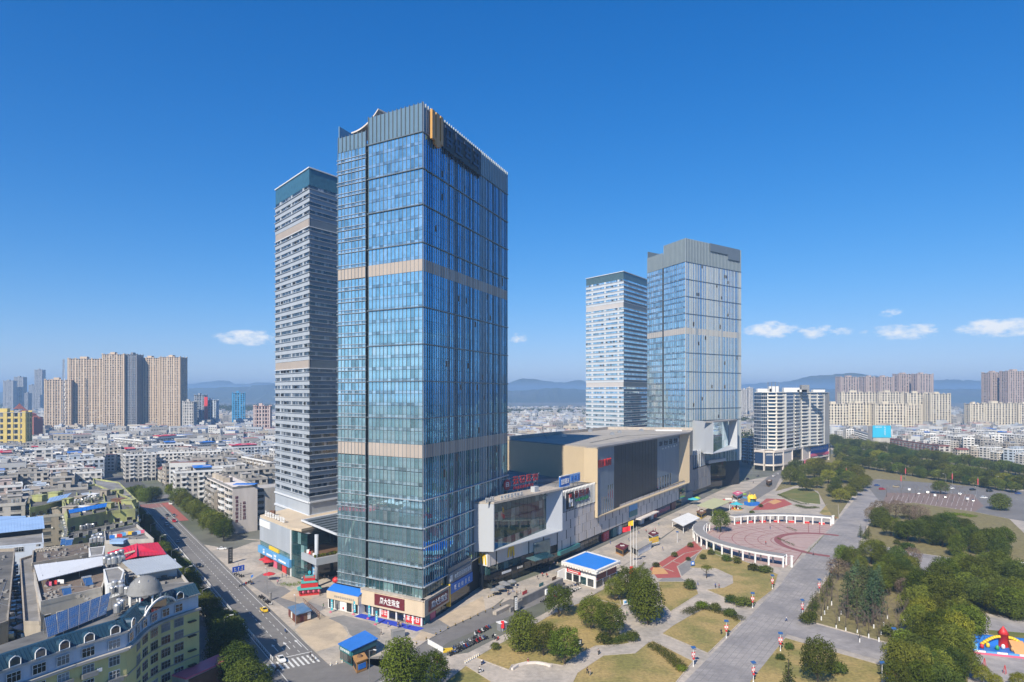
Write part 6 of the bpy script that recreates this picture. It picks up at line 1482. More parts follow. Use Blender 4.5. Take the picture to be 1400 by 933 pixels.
for a, b in zip(FRONT, FRONT[1:]):                       # mansard slope with standing seams
 f = Facade(a, b); mb = MB(); mb.hexa([f.p(0, ZM + .2,.4), f.p(f.L, ZM + .2,.4), f.p(f.L, ZM + .2,-2.4), f.p(0, ZM + .2,-2.4), f.p(0, ZT, -1.6), f.p(f.L, ZT, -1.6), f.p(f.L, ZT, -2.4), f.p(0, ZT, -2.4)]); wb(mb, "mansard", m_mansard, cb)
 mb = MB()
 for k in range(int(f.L / .7)): u = (k + .5) * .7; mb.bar(f.p(u, ZM + .25,.42), f.p(u, ZT + .02,-1.58),.06,.1)
 if mb.f: wb(mb, "roof_seam", m_mansard, cb, "stuff")
wb(MB().prism([(x - 1.9, y) for x, y in FRONT] + BACKP, ZM, 25.2), "roof", m_roofgrey, cb)
def win_on(f, u, z, w, h, root, wall=None, arch=False, bars=True, name="window", glassm=m_glass_h, frame=m_white):
 mb = MB(); f.box(mb, u - w / 2 - .1, u + w / 2 + .1, z - .12, z + h + .12,-.02,.1); fr = wb(mb, "window", frame, root) if True else None
 mb = MB(); f.quad(mb, u - w / 2, u + w / 2, z, z + h, .12)
 o = shift(mb, root).build("pane", glassm, fr)
 if bars:
  mb = MB(); n = max(2, int(w / .7))
  for k in range(1, n): f.box(mb, u - w / 2 + w * k / n - .03, u - w / 2 + w * k / n + .03, z, z + h, .125,.17)
  f.box(mb, u - w / 2, u + w / 2, z + h * .62, z + h * .62 + .06,.125,.17); shift(mb, root).build("glazing_bar", frame, fr)
 return fr
fs = [Facade(a, b) for a, b in zip(FRONT, FRONT[1:])]
for k, f in enumerate(fs):
 n = 1 if f.L < 6 else max(2, int(f.L / 4.4))
 for i in range(n):
  u = (i + .5) * f.L / n
  if k < 9:
   win_on(f, u, ZA + .9,1.9 if k > 2 else 2.3,1.7, cb, glassm=m_glass_h)
   for j in range(6):
    if k == 3: continue
    win_on(f, u, ZA - 2.7 - j * 3.0,2.5 if k > 2 else 2.1,1.8, cb, frame=m_wgrey if k > 2 else m_white)
    if k < 3 and (i + j) % 2 == 0: FB("window_cage", m_steel, cb, f, u - 1.5, u + 1.5, ZA - 3.2 - j * 3.0, ZA - 2.3 - j * 3.0,.1,1.0)
    if k < 3 and (i + j) % 3 == 0: FB("cooling_unit", m_white, cb, f, u + 1.6, u + 2.5, ZA - 2.9 - j * 3, ZA - 2.2 - j * 3,.02,.5)
  if k in (0,1,2,3) or k in (5,8):            # dormers
   mb = MB(); w = .95; zc = ZM + .35; pts = [(-w, 0),(w, 0),(w, 1.1),(w * .6,1.55),(0,1.75),(-w * .6,1.55),(-w, 1.1)]; nn = len(mb.v)
   front = [f.p(u + a, zc + b, .45) for a, b in pts]; back = [f.p(u + a, zc + b, -1.8) for a, b in pts]; mb.face(front); [mb.face([front[q], back[q], back[(q + 1) % 7], front[(q + 1) % 7]]) for q in range(7)]
   d = wb(mb, "dormer", m_mansard, cb); mb = MB(); f.box(mb, u - .75, u + .75, zc + .2, zc + 1.2,.46,.5); shift(mb, cb).build("dormer_window", m_glass_dk, d)
   mb = MB()
   for q in range(7): mb.bar(f.p(u + pts[q][0], zc + pts[q][1], .5), f.p(u + pts[(q + 1) % 7][0], zc + pts[(q + 1) % 7][1], .5),.13,.16)
   shift(mb, cb).build("dormer_frame", m_white, d)
f = fs[6]; mb = MB(); prev = None                        # big arched gable on the curve
for k in range(13):
 t = k / 12; ff = Facade(FRONT[5], FRONT[8]); u = t * ff.L; z = ZM + .4 + 2.4 * math.sin(math.pi * t) ** .7; p = ff.p(u, z, .9)
 if prev: mb.bar(prev, p, .35,.4)
 prev = p
wb(mb, "arched_gable", m_white, cb); FB("gable_window", m_glass_dk, cb, ff, ff.L * .25, ff.L * .75, ZM + .3, ZM + 2,.3,.5)
for j in range(4): mb = MB(); fs[9].box(mb, .6,2.6,7.5 + j * 3.6,7.8 + j * 3.6,.05,.8); wb(mb, "pipe_bracket", m_black, cb)
fq_ = Facade(FRONT[4], (-75,178)); mb = MB(); fs[8].box(mb, 0,14,0,6.8,0,4.5); wb(mb, "shop_annex", m_wgrey, cb); mb = MB(); fs[8].box(mb, 1,13.6,2,6.4,4.5,4.7); wb(mb, "shop_poster", m_rust, cb); mb = MB(); fs[8].box(mb, 0,14,6.8,7.2,-.2,4.9); wb(mb, "annex_roof", m_pink, cb)
# solar array on the roof edge
sa = thing("solar_array", "tilted array of blue solar panels on the corner building's roof", "solar panels", (*Z2(390,620,26),25.2))
c00, c10, c11, c01 = [Vector((*Z2(a, b, z), z)) for a, b, z in ((240,712,25.8),(535,590,25.8),(560,480,29.0),(222,612,28.2))]
for i in range(6):
 for j in range(2):
  g = lambda u, v, e=0: tuple(lerp(lerp(c00, c10, u), lerp(c01, c11, u), v) + Vector((0,0, e))); u0, u1, v0, v1 = i / 6 + .006,(i + 1) / 6 - .006, j / 2 + .006,(j + 1) / 2 - .006
  mb = MB(); mb.hexa([g(u0, v0), g(u1, v0), g(u1, v1), g(u0, v1), g(u0, v0,.1), g(u1, v0,.1), g(u1, v1,.1), g(u0, v1,.1)]); p = wb(mb, "solar_panel", m_solar, sa)
  mb = MB()
  for k in range(1,6): mb.bar(g(lerp(u0, u1, k / 6), v0,.11), g(lerp(u0, u1, k / 6), v1,.11),.05,.02)
  for k in range(1,5): mb.bar(g(u0, lerp(v0, v1, k / 5),.11), g(u1, lerp(v0, v1, k / 5),.11),.05,.02)
  mb.bar(g(u0, v0,.11), g(u0, v1,.11),.16,.04); mb.bar(g(u0, v0,.11), g(u1, v0,.11),.12,.04)
  shift(mb, sa).build("cell_line", m_steel, p)
mb = MB()
for u in (0,.25,.5,.75,1):
 for v in (.05,.95): p = lerp(lerp(c00, c10, u), lerp(c01, c11, u), v); mb.cyl(tuple(p),(p.x, p.y, 25.2),.09, n=5)
wb(mb, "frame", m_steel, sa)
# domed roof pavilion
dx, dy = Z2(730,545,25.2); dm = thing("roof_pavilion", "grey domed pavilion on white columns on the corner building's roof", "pavilion", (dx, dy, 25.2))
mb = MB(); mb.lathe([(3.7,3.0),(3.9,3.1),(3.7,3.3),(3.55,4.2),(3.0,5.4),(2.1,6.3),(1.0,6.85),(.15,7.0)], 20); mb.build("dome", M("stained_dome_lead", (.27,.27,.26),.8,.35,.5, second=(.1,.1,.1), second_scale=.5), dm, smooth=True)
mb = MB()
for k in range(8): a = k * math.pi / 4; mb.bar((3.6 * math.cos(a),3.6 * math.sin(a),3.4),(2.2 * math.cos(a),2.2 * math.sin(a),6.32),.14,.1)
mb.build("dome_rib", m_steel, dm)
for k in range(8): a = k * math.pi / 4 + .2; mb = MB(); mb.cyl((3.3 * math.cos(a),3.3 * math.sin(a),0),(3.3 * math.cos(a),3.3 * math.sin(a),3.1),.24, n=8); mb.build("column", m_white, dm)
mb = MB(); mb.lathe([(4.1,0),(4.1,.35),(3.6,.35),(0,.35)], 16); mb.build("base", m_conc, dm)
st_ = thing("roof_figure", "small red and yellow ornament under the roof dome", "ornament", (dx + .4, dy - 2.2,25.55)); mb = MB(); mb.lathe([(.1,0),(.7,.1),(.6,.9),(.35,1.2)], 10); mb.build("base", m_yellow, st_); mb = MB(); mb.lathe([(.1,1.2),(.45,1.4),(.45,1.8),(.1,2.1)], 10); mb.build("top", m_red, st_)
tanks([(565,500),(590,492),(615,500),(640,505),(580,480),(612,478)], 26.0, "steel tank in the cluster between the solar panels and the dome")
tanks([(590,600),(606,585),(600,560),(618,570)], 25.2, "steel tank in the group below the dome at the roof valley")
# roofs behind -----------------------------------------------------------
def bldg(name, label, cat, pts, z, wall, roof=m_roofgrey, par=.9, parmat=None):
 w = poly(pts, z); cx, cy = sum(p[0] for p in w) / len(w), sum(p[1] for p in w) / len(w); root = thing(name, label, cat, (cx, cy, 0)); a = sum(w[i][0] * w[(i + 1) % len(w)][1] - w[(i + 1) % len(w)][0] * w[i][1] for i in range(len(w)))
 if a < 0: w = w[::-1]
 wb(MB().prism(w, 0, z), "wall", wall, root); ins = [(p[0] + (cx - p[0]) * .03, p[1] + (cy - p[1]) * .03) for p in w]; wb(MB().prism(ins, z, z + .05), "roof", roof, root)
 fs = [Facade(p, q) for p, q in zip(w, w[1:] + w[:1])]
 if par:
  mb = MB(); [f.box(mb, 0, f.L - .28, z - .2, z + par, -.28,.05) for f in fs]; wb(mb, "parapet", parmat or wall, root)
 return root, fs
def rows_of_windows(root, f, zs, n, w, h, frame=m_wgrey, cage=0, seed=0, glassm=m_glass_h, ac=.3):
 rr = random.Random(seed); d = f.L / n
 for z in zs:
  for i in range(n):
   u = (i + .5) * d; win_on(f, u, z, min(w, d * .8), h, root, bars=False, frame=frame, glassm=glassm)
   if rr.random() < cage: FB("window_cage", m_steel, root, f, u - w * .55, u + w * .55, z - .5, z + .35,.1,1.1)
   if rr.random() < ac: FB("cooling_unit", m_white, root, f, u + w * .55, u + w * .55 + .9, z - .5, z + .2,.02,.55)
def sheet(root, name, mat, corners, thick=.18, ribs=0):
 """A pitched sheet roof from four (zoom x, zoom y, z) corners."""
 c = [Vector((*Z2(a, b, z), z)) for a, b, z in corners]; mb = MB(); mb.hexa([tuple(p) for p in c] + [tuple(p + Vector((0,0, thick))) for p in c]); o = wb(mb, name, mat, root)
 if ribs:
  mb = MB()
  for k in range(1, ribs): mb.bar(tuple(lerp(c[0], c[1], k / ribs) + Vector((0,0, thick + .03))), tuple(lerp(c[3], c[2], k / ribs) + Vector((0,0, thick + .03))),.09,.07)
  shift(mb, root).build("sheet_rib", mat, o)
 return c
rA, fA_ = bldg("courtyard_block", "block with sunken brown roof terrace between the solar panels and a white shed roof", "apartment building", [(205,545),(515,470),(545,380),(500,330),(172,395)], 22, m_wgrey, M("brown_roof_felt", (.17,.13,.1),.95,.2,.4),1.0, m_wgrey)
rows_of_windows(rA, fA_[0], (2,5,8,11,14,17.6),5,1.5,1.6, m_white, .3,1);
sheet(rA, "shed_roof", m_alu_lt, [(195,425,24.2),(520,345,24.2),(522,300,25.4),(172,345,25.4)], ribs=16)
c = poly([(200,425),(520,345),(522,325),(185,380)], 22); wb(MB().prism(c, 22.05,24.1), "shed_wall", m_dark, rA)
mb = MB(); [mb.cyl((*Z2(a, b, 22),22),(*Z2(a, b, 22),25),.08, n=5) for a, b in ((400,400),(300,425),(215,445))]; wb(mb, "shed_post", m_steel, rA)
for a, b, m, w in ((262,440, m_red, 1.4),(300,436, m_white, 1.2),(245,447, m_pink, .8)):
 x, y = Z2(a, b, 22.3); ld = thing("hung_cloth", f"{'red' if m is m_red else 'white' if m is m_white else 'pink'} cloth drying on the brown roof terrace", "cloth", (x, y, 22.05)); BX("cloth", m, ld, -w, w, -.03,.03,.3,1.4); mb = MB(); mb.cyl((-w, 0,0),(-w, 0,1.45),.04, n=4); mb.cyl((w, 0,0),(w, 0,1.45),.04, n=4); mb.build("rail", m_steel, ld)
solar_heater(440,445,22, "solar heater with blue tube frame at the terrace end", .9); solar_heater(335,500,22, "small solar heater near the terrace parapet", .8)
rB, fB_ = bldg("stair_tower", "white stair tower with a dark window carrying many steel tanks", "building", [(540,440),(610,432),(625,375),(600,355),(522,368)], 25.6, m_white, m_conc, .3)
win_on(fB_[0], fB_[0].L / 2,23.2,1.6,1.7, rB, bars=False)
tanks([(530,345),(552,352),(575,350),(598,345),(620,335),(540,330),(565,325),(590,318),(612,312)], 25.7, "steel tank crowded on the white stair tower")
rC, fC_ = bldg("annex_block", "block under the plain grey sheet roof with white shed wall", "apartment building", [(640,450),(700,470),(950,445),(895,372),(620,375)], 22, m_wgrey, m_conc, .9)
sheet(rC, "sheet_roof", m_alu, [(690,395,25.2),(920,355,25.2),(845,292,26.6),(610,325,26.6)], ribs=18); wb(MB().prism(poly([(700,420),(893,398),(885,360),(690,385)], 22),22.05,25), "shed_wall", m_white, rC)
rD, fD_ = bldg("red_roofed_block", "block under a bright red sheet roof beside the street trees", "apartment building", [(560,335),(850,300),(800,245),(540,290)], 21, m_wgrey, m_conc, .4)
sheet(rD, "red_roof", m_redroof, [(615,320,23.6),(835,292,23.6),(735,258,25.2),(690,234,25.4)], ribs=10); sheet(rD, "red_roof", m_redroof, [(615,320,23.6),(690,300,25.2),(690,236,25.4),(540,282,24.0)], ribs=8); sheet(rD, "red_roof", m_redroof, [(690,300,24.6),(838,290,23.8),(796,230,24.4),(690,238,25.3)], ribs=8)
mb = MB(); a = Z2(590,298,25); wb(MB().prism(poly([(585,296),(680,268),(682,276),(590,302)], 25.4),25.35,25.5), "roof_patch", m_pavebeige, rD)
rE, fE_ = bldg("brown_roof_block", "block with brown flat roof and rows of white pots", "apartment building", [(160,345),(455,290),(450,240),(165,280)], 21.5, m_wdirty, M("brown_stained_roof", (.15,.12,.095),.95,.25,.4),.8)
for k in range(26):
 a = 185 + (k % 13) * 9.2 + random.uniform(-3,3); b = 268 - (k % 13) * 1.2 + (k // 13) * 9; x, y = Z2(a, b, 21.6); t = thing("plant_pot", "white pot in the rows on the brown flat roof", "pot", (x, y, 21.55),0, "pots on the brown roof"); mb = MB(); mb.lathe([(.01,0),(.3,0),(.42,.55),(.36,.5),(.01,.45)], 7); mb.build("pot", m_wcream, t)
for a, b, lb in ((350,245, "blue tubed solar heater on the brown roof"),(325,240, "solar heater beside the blue tubed one on the brown roof")): solar_heater(a, b, 21.6, lb, .4)
rF, fF_ = bldg("roof_hut_block", "white roof hut with dark opening and tanks behind the shed roof", "building", [(455,300),(520,290),(528,248),(447,258)], 24.5, m_white, m_conc, .2); win_on(fF_[0], fF_[0].L / 2,22.4,1.6,1.4, rF, bars=False)
tanks([(460,240),(480,238),(500,236),(517,236),(470,225),(492,222),(510,222)], 24.6, "steel tank on the white roof hut")
rG, fG_ = bldg("terrace_block", "walled roof terrace with laundry before the lime blocks", "apartment building", [(530,235),(775,225),(690,150),(525,185)], 20, m_wgrey, m_conc, 1.2)
rr = random.Random(4)
for k in range(9):
 a, b = lerp(565,715, k / 8), lerp(215,180, k / 8) + rr.uniform(-6,8); x, y = Z2(a, b, 20.3); t = thing("hung_cloth", f"{('blue', 'white', 'red', 'cyan', 'white', 'yellow', 'blue', 'pale blue', 'pink')[k]} laundry hanging on the walled terrace, number {k + 1} along the line" if False else f"{('blue', 'white', 'red', 'cyan', 'cream', 'yellow', 'dark blue', 'pale blue', 'pink')[k]} laundry hanging on the walled roof terrace", "cloth", (x, y, 20.05),.3); mb = MB(); mb.box(-.9,.9,-.03,.03,.5,1.8); mb.build("cloth", (m_blue, m_white, m_red, m_skyblue, m_cream, m_yellow, m_blue_dk, m_bluepale, m_pink)[k], t); mb = MB(); mb.cyl((-.9,0,0),(-.9,0,1.9),.03, n=4); mb.cyl((.9,0,0),(.9,0,1.9),.03, n=4); mb.build("pole", m_steel, t)
x, y = Z2(600,232,20); t = thing("roof_pool", "blue tarpaulin covered frame on the walled roof terrace", "tarpaulin", (x, y, 20.05)); mb = MB(); mb.box(-2.5,2.5,-1.6,1.6,0,1.2); mb.box(-2.7,2.7,-1.8,1.8,1.2,1.35); mb.build("cover", m_bluepale, t)
# blue sheet roof at the photo edge
rH, fH_ = bldg("blue_roof_block", "block with broad pale blue sheet roof at the photo edge", "apartment building", [(-120,260),(220,232),(215,180),(-120,200)], 20.5, m_ltblue, m_conc, .3)
sheet(rH, "blue_roof", m_bluepale, [(-120,195,22.6),(225,158,22.6),(218,96,24.4),(-120,130,24.4)], ribs=22); sheet(rH, "blue_roof", m_bluepale, [(-120,130,24.4),(130,103,24.5),(130,96,24.0),(-120,100,24.0)])
wb(MB().prism(poly([(-110,215),(215,184),(212,150),(-110,170)], 20.5),20.55,22.5), "shed_wall", m_dark, rH)
win_on(fH_[0], fH_[0].L * .62,18.2,3,1.6, rH)
# rear yards of the block with many windows
rI, fI_ = bldg("rear_block", "grey rear block with dark windows and balconies facing the alley", "apartment building", [(-120,700),(40,640),(75,270),(-40,275),(-140,420)], 20.5, m_wdirty, m_roofgrey, .9)
for f in fI_:
 if f.L > 12: rows_of_windows(rI, f, (1.6,4.8,8.0,11.2,14.4,17.4), max(3, int(f.L / 4.2)),1.8,1.6, m_wgrey, .45,5, ac=.4)
rJ, fJ_ = bldg("rear_block", "narrow grey block with metal awnings along the alley", "apartment building", [(120,640),(205,640),(165,300),(100,320)], 19.5, m_wdirty, m_conc, .7)
for f in fJ_:
 if f.L > 8: rows_of_windows(rJ, f, (1.6,4.8,8.0,11.2,14.4,16.8), max(2, int(f.L / 4.5)),1.7,1.5, m_wgrey, .5,6, ac=.4)
for k in range(6): a = Z2(112 + k * 8,610 - k * 50,19.5); mb = MB(); mb.hexa([(a[0] - 1.2, a[1] - 2,17.6),(a[0] + 1.6, a[1] - 2,17.0),(a[0] + 1.6, a[1] + 2,17.0),(a[0] - 1.2, a[1] + 2,17.6),(a[0] - 1.2, a[1] - 2,17.8),(a[0] + 1.6, a[1] - 2,17.2),(a[0] + 1.6, a[1] + 2,17.2),(a[0] - 1.2, a[1] + 2,17.8)]); wb(mb, "awning", m_alu, rJ)
# lime yellow blocks
rK, fK_ = bldg("lime_block", "lime yellow block with dark stair windows at the photo edge side", "apartment building", [(150,62),(225,48),(330,22),(300,-50),(150,-28)], 21, m_limewall, m_roofgrey, .9)
rL, fL_ = bldg("lime_block", "lime yellow block with blue shed and many roof tanks", "apartment building", [(338,120),(560,78),(682,66),(655,10),(480,-60),(300,-25)], 22, m_limewall, m_roofgrey, .9)
rN, fN_ = bldg("lime_block", "lower lime yellow terrace before the block with the blue shed", "apartment building", [(332,228),(565,168),(698,132),(684,92),(346,156)], 17, m_limewall, m_roofgrey, .9)
rM, fM_ = bldg("lime_block", "farther lime yellow block beside the street trees", "apartment building", [(480,-20),(640,60),(700,30),(600,-70),(470,-90)], 20, m_limewall, m_conc, .8)
for q, (r_, fs_) in enumerate(((rK, fK_),(rL, fL_),(rM, fM_),(rN, fN_))):
 for f in fs_:
  if f.L > 6: rows_of_windows(r_, f, (1.6,4.8,8.0,11.2,14.4,17.6), max(2, int(f.L / 4.4)),1.9,1.6, m_wgrey, .35,7 + q)
sheet(rL, "blue_roof", m_blue, [(350,84,24.4),(535,50,24.4),(540,30,25.4),(345,66,25.4)], ribs=9); sheet(rK, "shed_roof", m_bluepale, [(235,30,23),(330,10,23),(360,-20,24),(250,5,24)], ribs=6)
tanks([(380 + k * 17,40 - k * 4) for k in range(7)], 22.1, "tank in the row beside the blue shed of the lime block"); tanks([(410 + k * 15,172 - k * 3) for k in range(5)], 17.1, "tank in the front row of the lime block")
for k, (a, b) in enumerate(((600,40),(650,45),(200,20),(280,5))):
 x, y = Z2(a, b, 21); rt = (rL, rL, rK, rK)[k]; mb = MB(); mb.box(x - 2.5, x + 2.5, y - 2, y + 2,21,24); mb.box(x - 2.8, x + 2.8, y - 2.3, y + 2.3,24,24.25); wb(mb, "roof_hut", m_limewall if k else m_rust, rt)
rr = random.Random(8)
for k in range(9):
 a, b = 350 + (k % 5) * 62 + rr.uniform(-12,12),25 + (k // 5) * 55 - (k % 5) * 9 + rr.uniform(-6,6); x, y = Z2(a, b, 22); w, d_, h = rr.uniform(1.4,3), rr.uniform(1.2,2.2), rr.uniform(2.2,3); m_ = (m_limewall, m_wdirty, m_white, m_wdirty)[k % 4]
 mb = MB(); mb.box(x - w, x + w, y - d_, y + d_, 22,22 + h); mb.box(x - w - .3, x + w + .3, y - d_ - .3, y + d_ + .3,22 + h, 22.2 + h); h_ = wb(mb, "roof_hut", m_, rL); mb = MB(); mb.box(x - .5, x + .5, y - d_ - .05, y - d_, 22.1,24); shift(mb, rL).build("hut_door", m_dark, h_)
for k in range(5):
 p, q = Z2(340 + k * 66,112 - k * 9,22), Z2(340 + k * 66 - 20,-8 - k * 8,22); mb = MB(); mb.bar((*p, 22.5),(*q, 22.5),.3,1.1); wb(mb, "dividing_wall", m_limewall, rL)
cl = [(*Z2(rr.uniform(345,650), rr.uniform(5,75),22),22.4, rr.uniform(.4,1.1), rr.random()) for _ in range(26)]; mb = MB(); leaf_cards(mb, cl, .6,.4, rr); wb(mb, "roof_planting", l_olive, rL, "stuff")
for r_, (a0, a1, b0, b1, z) in ((rE, (170,440,245,330,21.5)),(rL, (345,640,0,75,22)),(rN, (350,660,110,200,17)),(rA, (215,500,440,520,22)),(rC, (650,900,390,440,22)),(rI, (-60,60,300,640,20.5)),(rG, (540,740,170,225,20))):
 mb = MB()
 for k in range(26): x, y = Z2(rr.uniform(a0, a1), rr.uniform(b0, b1), z); s = rr.uniform(.15,.6); mb.box(x - s, x + s, y - s, y + s, z + .04, z + rr.uniform(.2,.9))
 wb(mb, "roof_clutter", m_conc, r_, "stuff"); mb = MB()
 for k in range(4): x, y = Z2(rr.uniform(a0, a1), rr.uniform(b0, b1), z); x2, y2 = Z2(rr.uniform(a0, a1), rr.uniform(b0, b1), z); mb.bar((x, y, z + .12),(x2, y2, z + .12),.09,.09)
 wb(mb, "roof_pipe", m_steel, r_, "stuff")
# ---------------------------------------------------------------- vehicles
def loft(mb, secs):
 k = len(secs[0]); n = len(mb.v)
 for s_ in secs: mb.v += s_
 for i in range(len(secs) - 1):
  for j in range(k - 1): a = n + i * k + j; mb.f.append((a, a + 1, a + k + 1, a + k)); mb.r.append(.5)
 mb.f.append(tuple(n + j for j in range(k))); mb.r.append(.5); mb.f.append(tuple(n + (len(secs) - 1) * k + j for j in reversed(range(k)))); mb.r.append(.5)
 return mb
m_carpaint = {c: M(c + "_car_paint", v, .25,.04,.5, spec=.7) for c, v in dict(white=(.7,.7,.69), black=(.015,.016,.018), silver=(.4,.41,.42), blue=(.03,.08,.25), red=(.4,.02,.02), yellow=(.75,.5,.02), grey=(.12,.125,.13), green=(.03,.2,.1), tan=(.4,.33,.22)).items()}
m_tail = M("tail_lamp_red", (.4,.01,.01),.3,.02,1); m_lamp = M("lamp_lens", (.75,.75,.7),.15,.02,1)
def make_car(kind):
 r = link("car", None); W = .88
 st_ = dict(sedan=[(-2.25,.66,.5,.9),(-2.15,.9,.6,.93),(-1.45,1.0,.95,1),(-.75,1.42,.98,.74),(.35,1.45,1,.74),(1.05,1.02,1,.95),(2.05,.84,.95,.95),(2.25,.62,.6,.88)],
    suv=[(-2.3,.75,.5,.92),(-2.22,1.1,.6,.95),(-2.0,1.62,.9,.8),(-.9,1.72,1,.8),(.45,1.7,1,.8),(1.15,1.12,1,.95),(2.1,.98,.95,.95),(2.3,.7,.6,.9)],
    van=[(-2.3,.8,.5,.94),(-2.25,1.2,.6,.95),(-2.15,1.85,.9,.88),(-.5,1.9,1,.88),(1.2,1.85,1,.88),(1.8,1.2,1,.93),(2.25,1.0,.95,.94),(2.35,.7,.6,.9)])[kind]
 secs = [[(x, -W * e, .28),(x, -W, .62),(x, -W * tw, zt),(x, W * tw, zt),(x, W, .62),(x, W * e, .28)] for x, zt, e, tw in st_]
 b = loft(MB(), secs).build("body", m_carpaint['white'], r)
 g = MB(); s_ = st_
 for i in (2,3,4):
  (x0, z0, _, t0),(x1, z1, _, t1) = s_[i], s_[i + 1]
  zl = .98 if kind != 'van' else 1.15
  if i in (2,4) or kind != 'x':
   a0, a1 = (max(zl + .02, z0), max(zl + .02, z1))
   for sy in (-1,1):
    y = lambda z, zt, tw: sy * (lerp(W, W * tw, max(0, min(1,(z - .62) / (zt - .62)))) + .012)
    g.face([(x0 + .08, y(zl, max(z0, zl), t0), zl),(x1 - .08, y(zl, max(z1, zl), t1), zl),(x1 - .08, y(a1 - .07, a1, t1), max(zl + .02, a1 - .08)),(x0 + .08, y(a0 - .07, a0, t0), max(zl + .02, a0 - .08))])
 for i in ((2,4) if kind != 'suv' else (1,4)):
  (x0, z0, _, t0),(x1, z1, _, t1) = s_[i], s_[i + 1]; d = .015
  g.face([(x0,-W * t0 * .86, z0 + d),(x1,-W * t1 * .86, z1 + d),(x1, W * t1 * .86, z1 + d),(x0, W * t0 * .86, z0 + d)])
 g.build("window", m_glass_dk, r)
 for x in (-1.35,1.4):
  for sy in (-1,1):
   mb = MB(); mb.cyl((x, sy * .72,.33),(x, sy * .9,.33),.33, n=12); w = mb.build("wheel", m_tyre, r); mb = MB(); mb.cyl((x, sy * .9,.33),(x, sy * .915,.33),.2, n=8); mb.build("rim", m_steel, w)
 for sy in (-1,1):
  BX("headlight", m_lamp, r, 2.05,2.27, sy * .68 - .16, sy * .68 + .16,.62,.76); BX("tail_light", m_tail, r, -2.27,-2.1, sy * .7 - .14, sy * .7 + .14,.74,.9)
 return r
CARS = {k: Once(make_car(k)) for k in ("sedan", "suv", "van")}
def car(px, py, col, label, rz=None, kind="sedan", grp=None, z=.03, cat="car"):
 x, y = G(px, py) if py is not None else px; c = CARS[kind].get(); place(c, (x, y, z), math.atan2(SD.y, SD.x) + math.pi if rz is None else rz, label); c["category"] = cat
 if grp: c["group"] = grp
 elif "group" in c: del c["group"]
 repaint(c, body=m_carpaint[col]); return c
UP = math.atan2(SD.y, SD.x); DN = UP + math.pi
tx = car(361,836, "yellow", "yellow taxi driving on the sunny lanes by the forecourt", UP, cat="taxi")
BX("roof_sign", m_white, tx, -.15,.15,-.35,.35,1.45,1.6)
car(384,904, "white", "white car stopped just before the zebra crossing", DN); car(344,913, "white", "pale car in the building's shade beyond the median fence", DN, "suv")
car(303,752, "white", "white car turning out beside the black totem", .3); car(272,775, "black", "black car in the shaded lanes below the red roof", DN)
for k, (px, py, c, kd, lb) in enumerate(((222,710, "blue", "sedan", "dark blue car nearest the red crossing"),(228,719, "silver", "suv", "silver car second in the queue at the red crossing"),(234,723, "white", "sedan", "white car third in the queue at the red crossing"),(229,706, "black", "sedan", "black car in the inner lane at the red crossing"),(238,714, "red", "suv", "red car in the outer lane at the red crossing"),(238,706, "grey", "sedan", "grey car beside the cycle lane at the red crossing"),(243,742, "grey", "sedan", "grey car under tree shade on the shaded carriageway"),(233,690, "white", "van", "white van turning across the far junction"))): car(px, py, c, lb, DN, kd)
for k in range(7):
 x, y = st(60 + k * 31,19.2); car((x, y), None, ("black", "white", "grey", "silver", "blue", "black", "white")[k], f"{('black', 'white', 'grey', 'silver', 'dark blue', 'black', 'white')[k]} car parked under the shaded street trees, {('beside the corner building', 'below the grey sheet roof', 'below the red roof', 'by the laundry terrace', 'by the lime blocks', 'past the lime blocks', 'close to the far junction')[k]}", UP, ("sedan", "suv", "sedan")[k % 3], "cars parked under the street trees")
PARK = [(1199,665, "blue", "blue car by the avenue end"),(1206,670, "red", "red car by the avenue end"),(1243,671, "white", "white car at the near rank of the car park"),(1256,676, "silver", "silver car in the car park"),(1268,675, "white", "white car mid car park"),(1278,679, "white", "second white car mid car park"),(1292,681, "silver", "silver car near the bare saplings"),(1312,677, "white", "white car beside the round tree"),(1322,684, "white", "white car at the car park's far corner"),(1330,686, "silver", "silver car at the car park's far corner"),(1330,671, "black", "black car waiting on the far road"),(1353,673, "black", "second black car on the far road"),(1392,676, "blue", "dark blue van like car at the photo edge of the far road"),(1345,682, "white", "white car entering the far road"),(1225,667, "tan", "tan car on the far road by the tree belt"),(1368,678, "grey", "grey car passing the wide dark tree"),(1300,669, "white", "white car on the far road below the parkway")]
for k, (px, py, c, lb) in enumerate(PARK): car(px, py, c, lb, 1.1 if k < 10 and k > 1 else .1,("sedan", "suv", "van")[k % 3], "cars around the car park", .14)
for k, (px, py, c, lb) in enumerate(((1058,652, "white", "white car parked before the curved block's podium"),(1065,649, "silver", "silver car parked before the curved block's podium"),(1072,645, "black", "black car near the podium corner"),(1083,648, "white", "white car by the wood below the podium"),(1088,644, "grey", "grey car by the wood below the podium"),(1094,638, "white", "white van past the podium"),(1022,656, "black", "black car in the tower's shade"),(1036,652, "grey", "grey car in the shaded side road"))): car(px, py, c, lb, .9,("sedan", "suv")[k % 2], "cars by the curved block", .14)
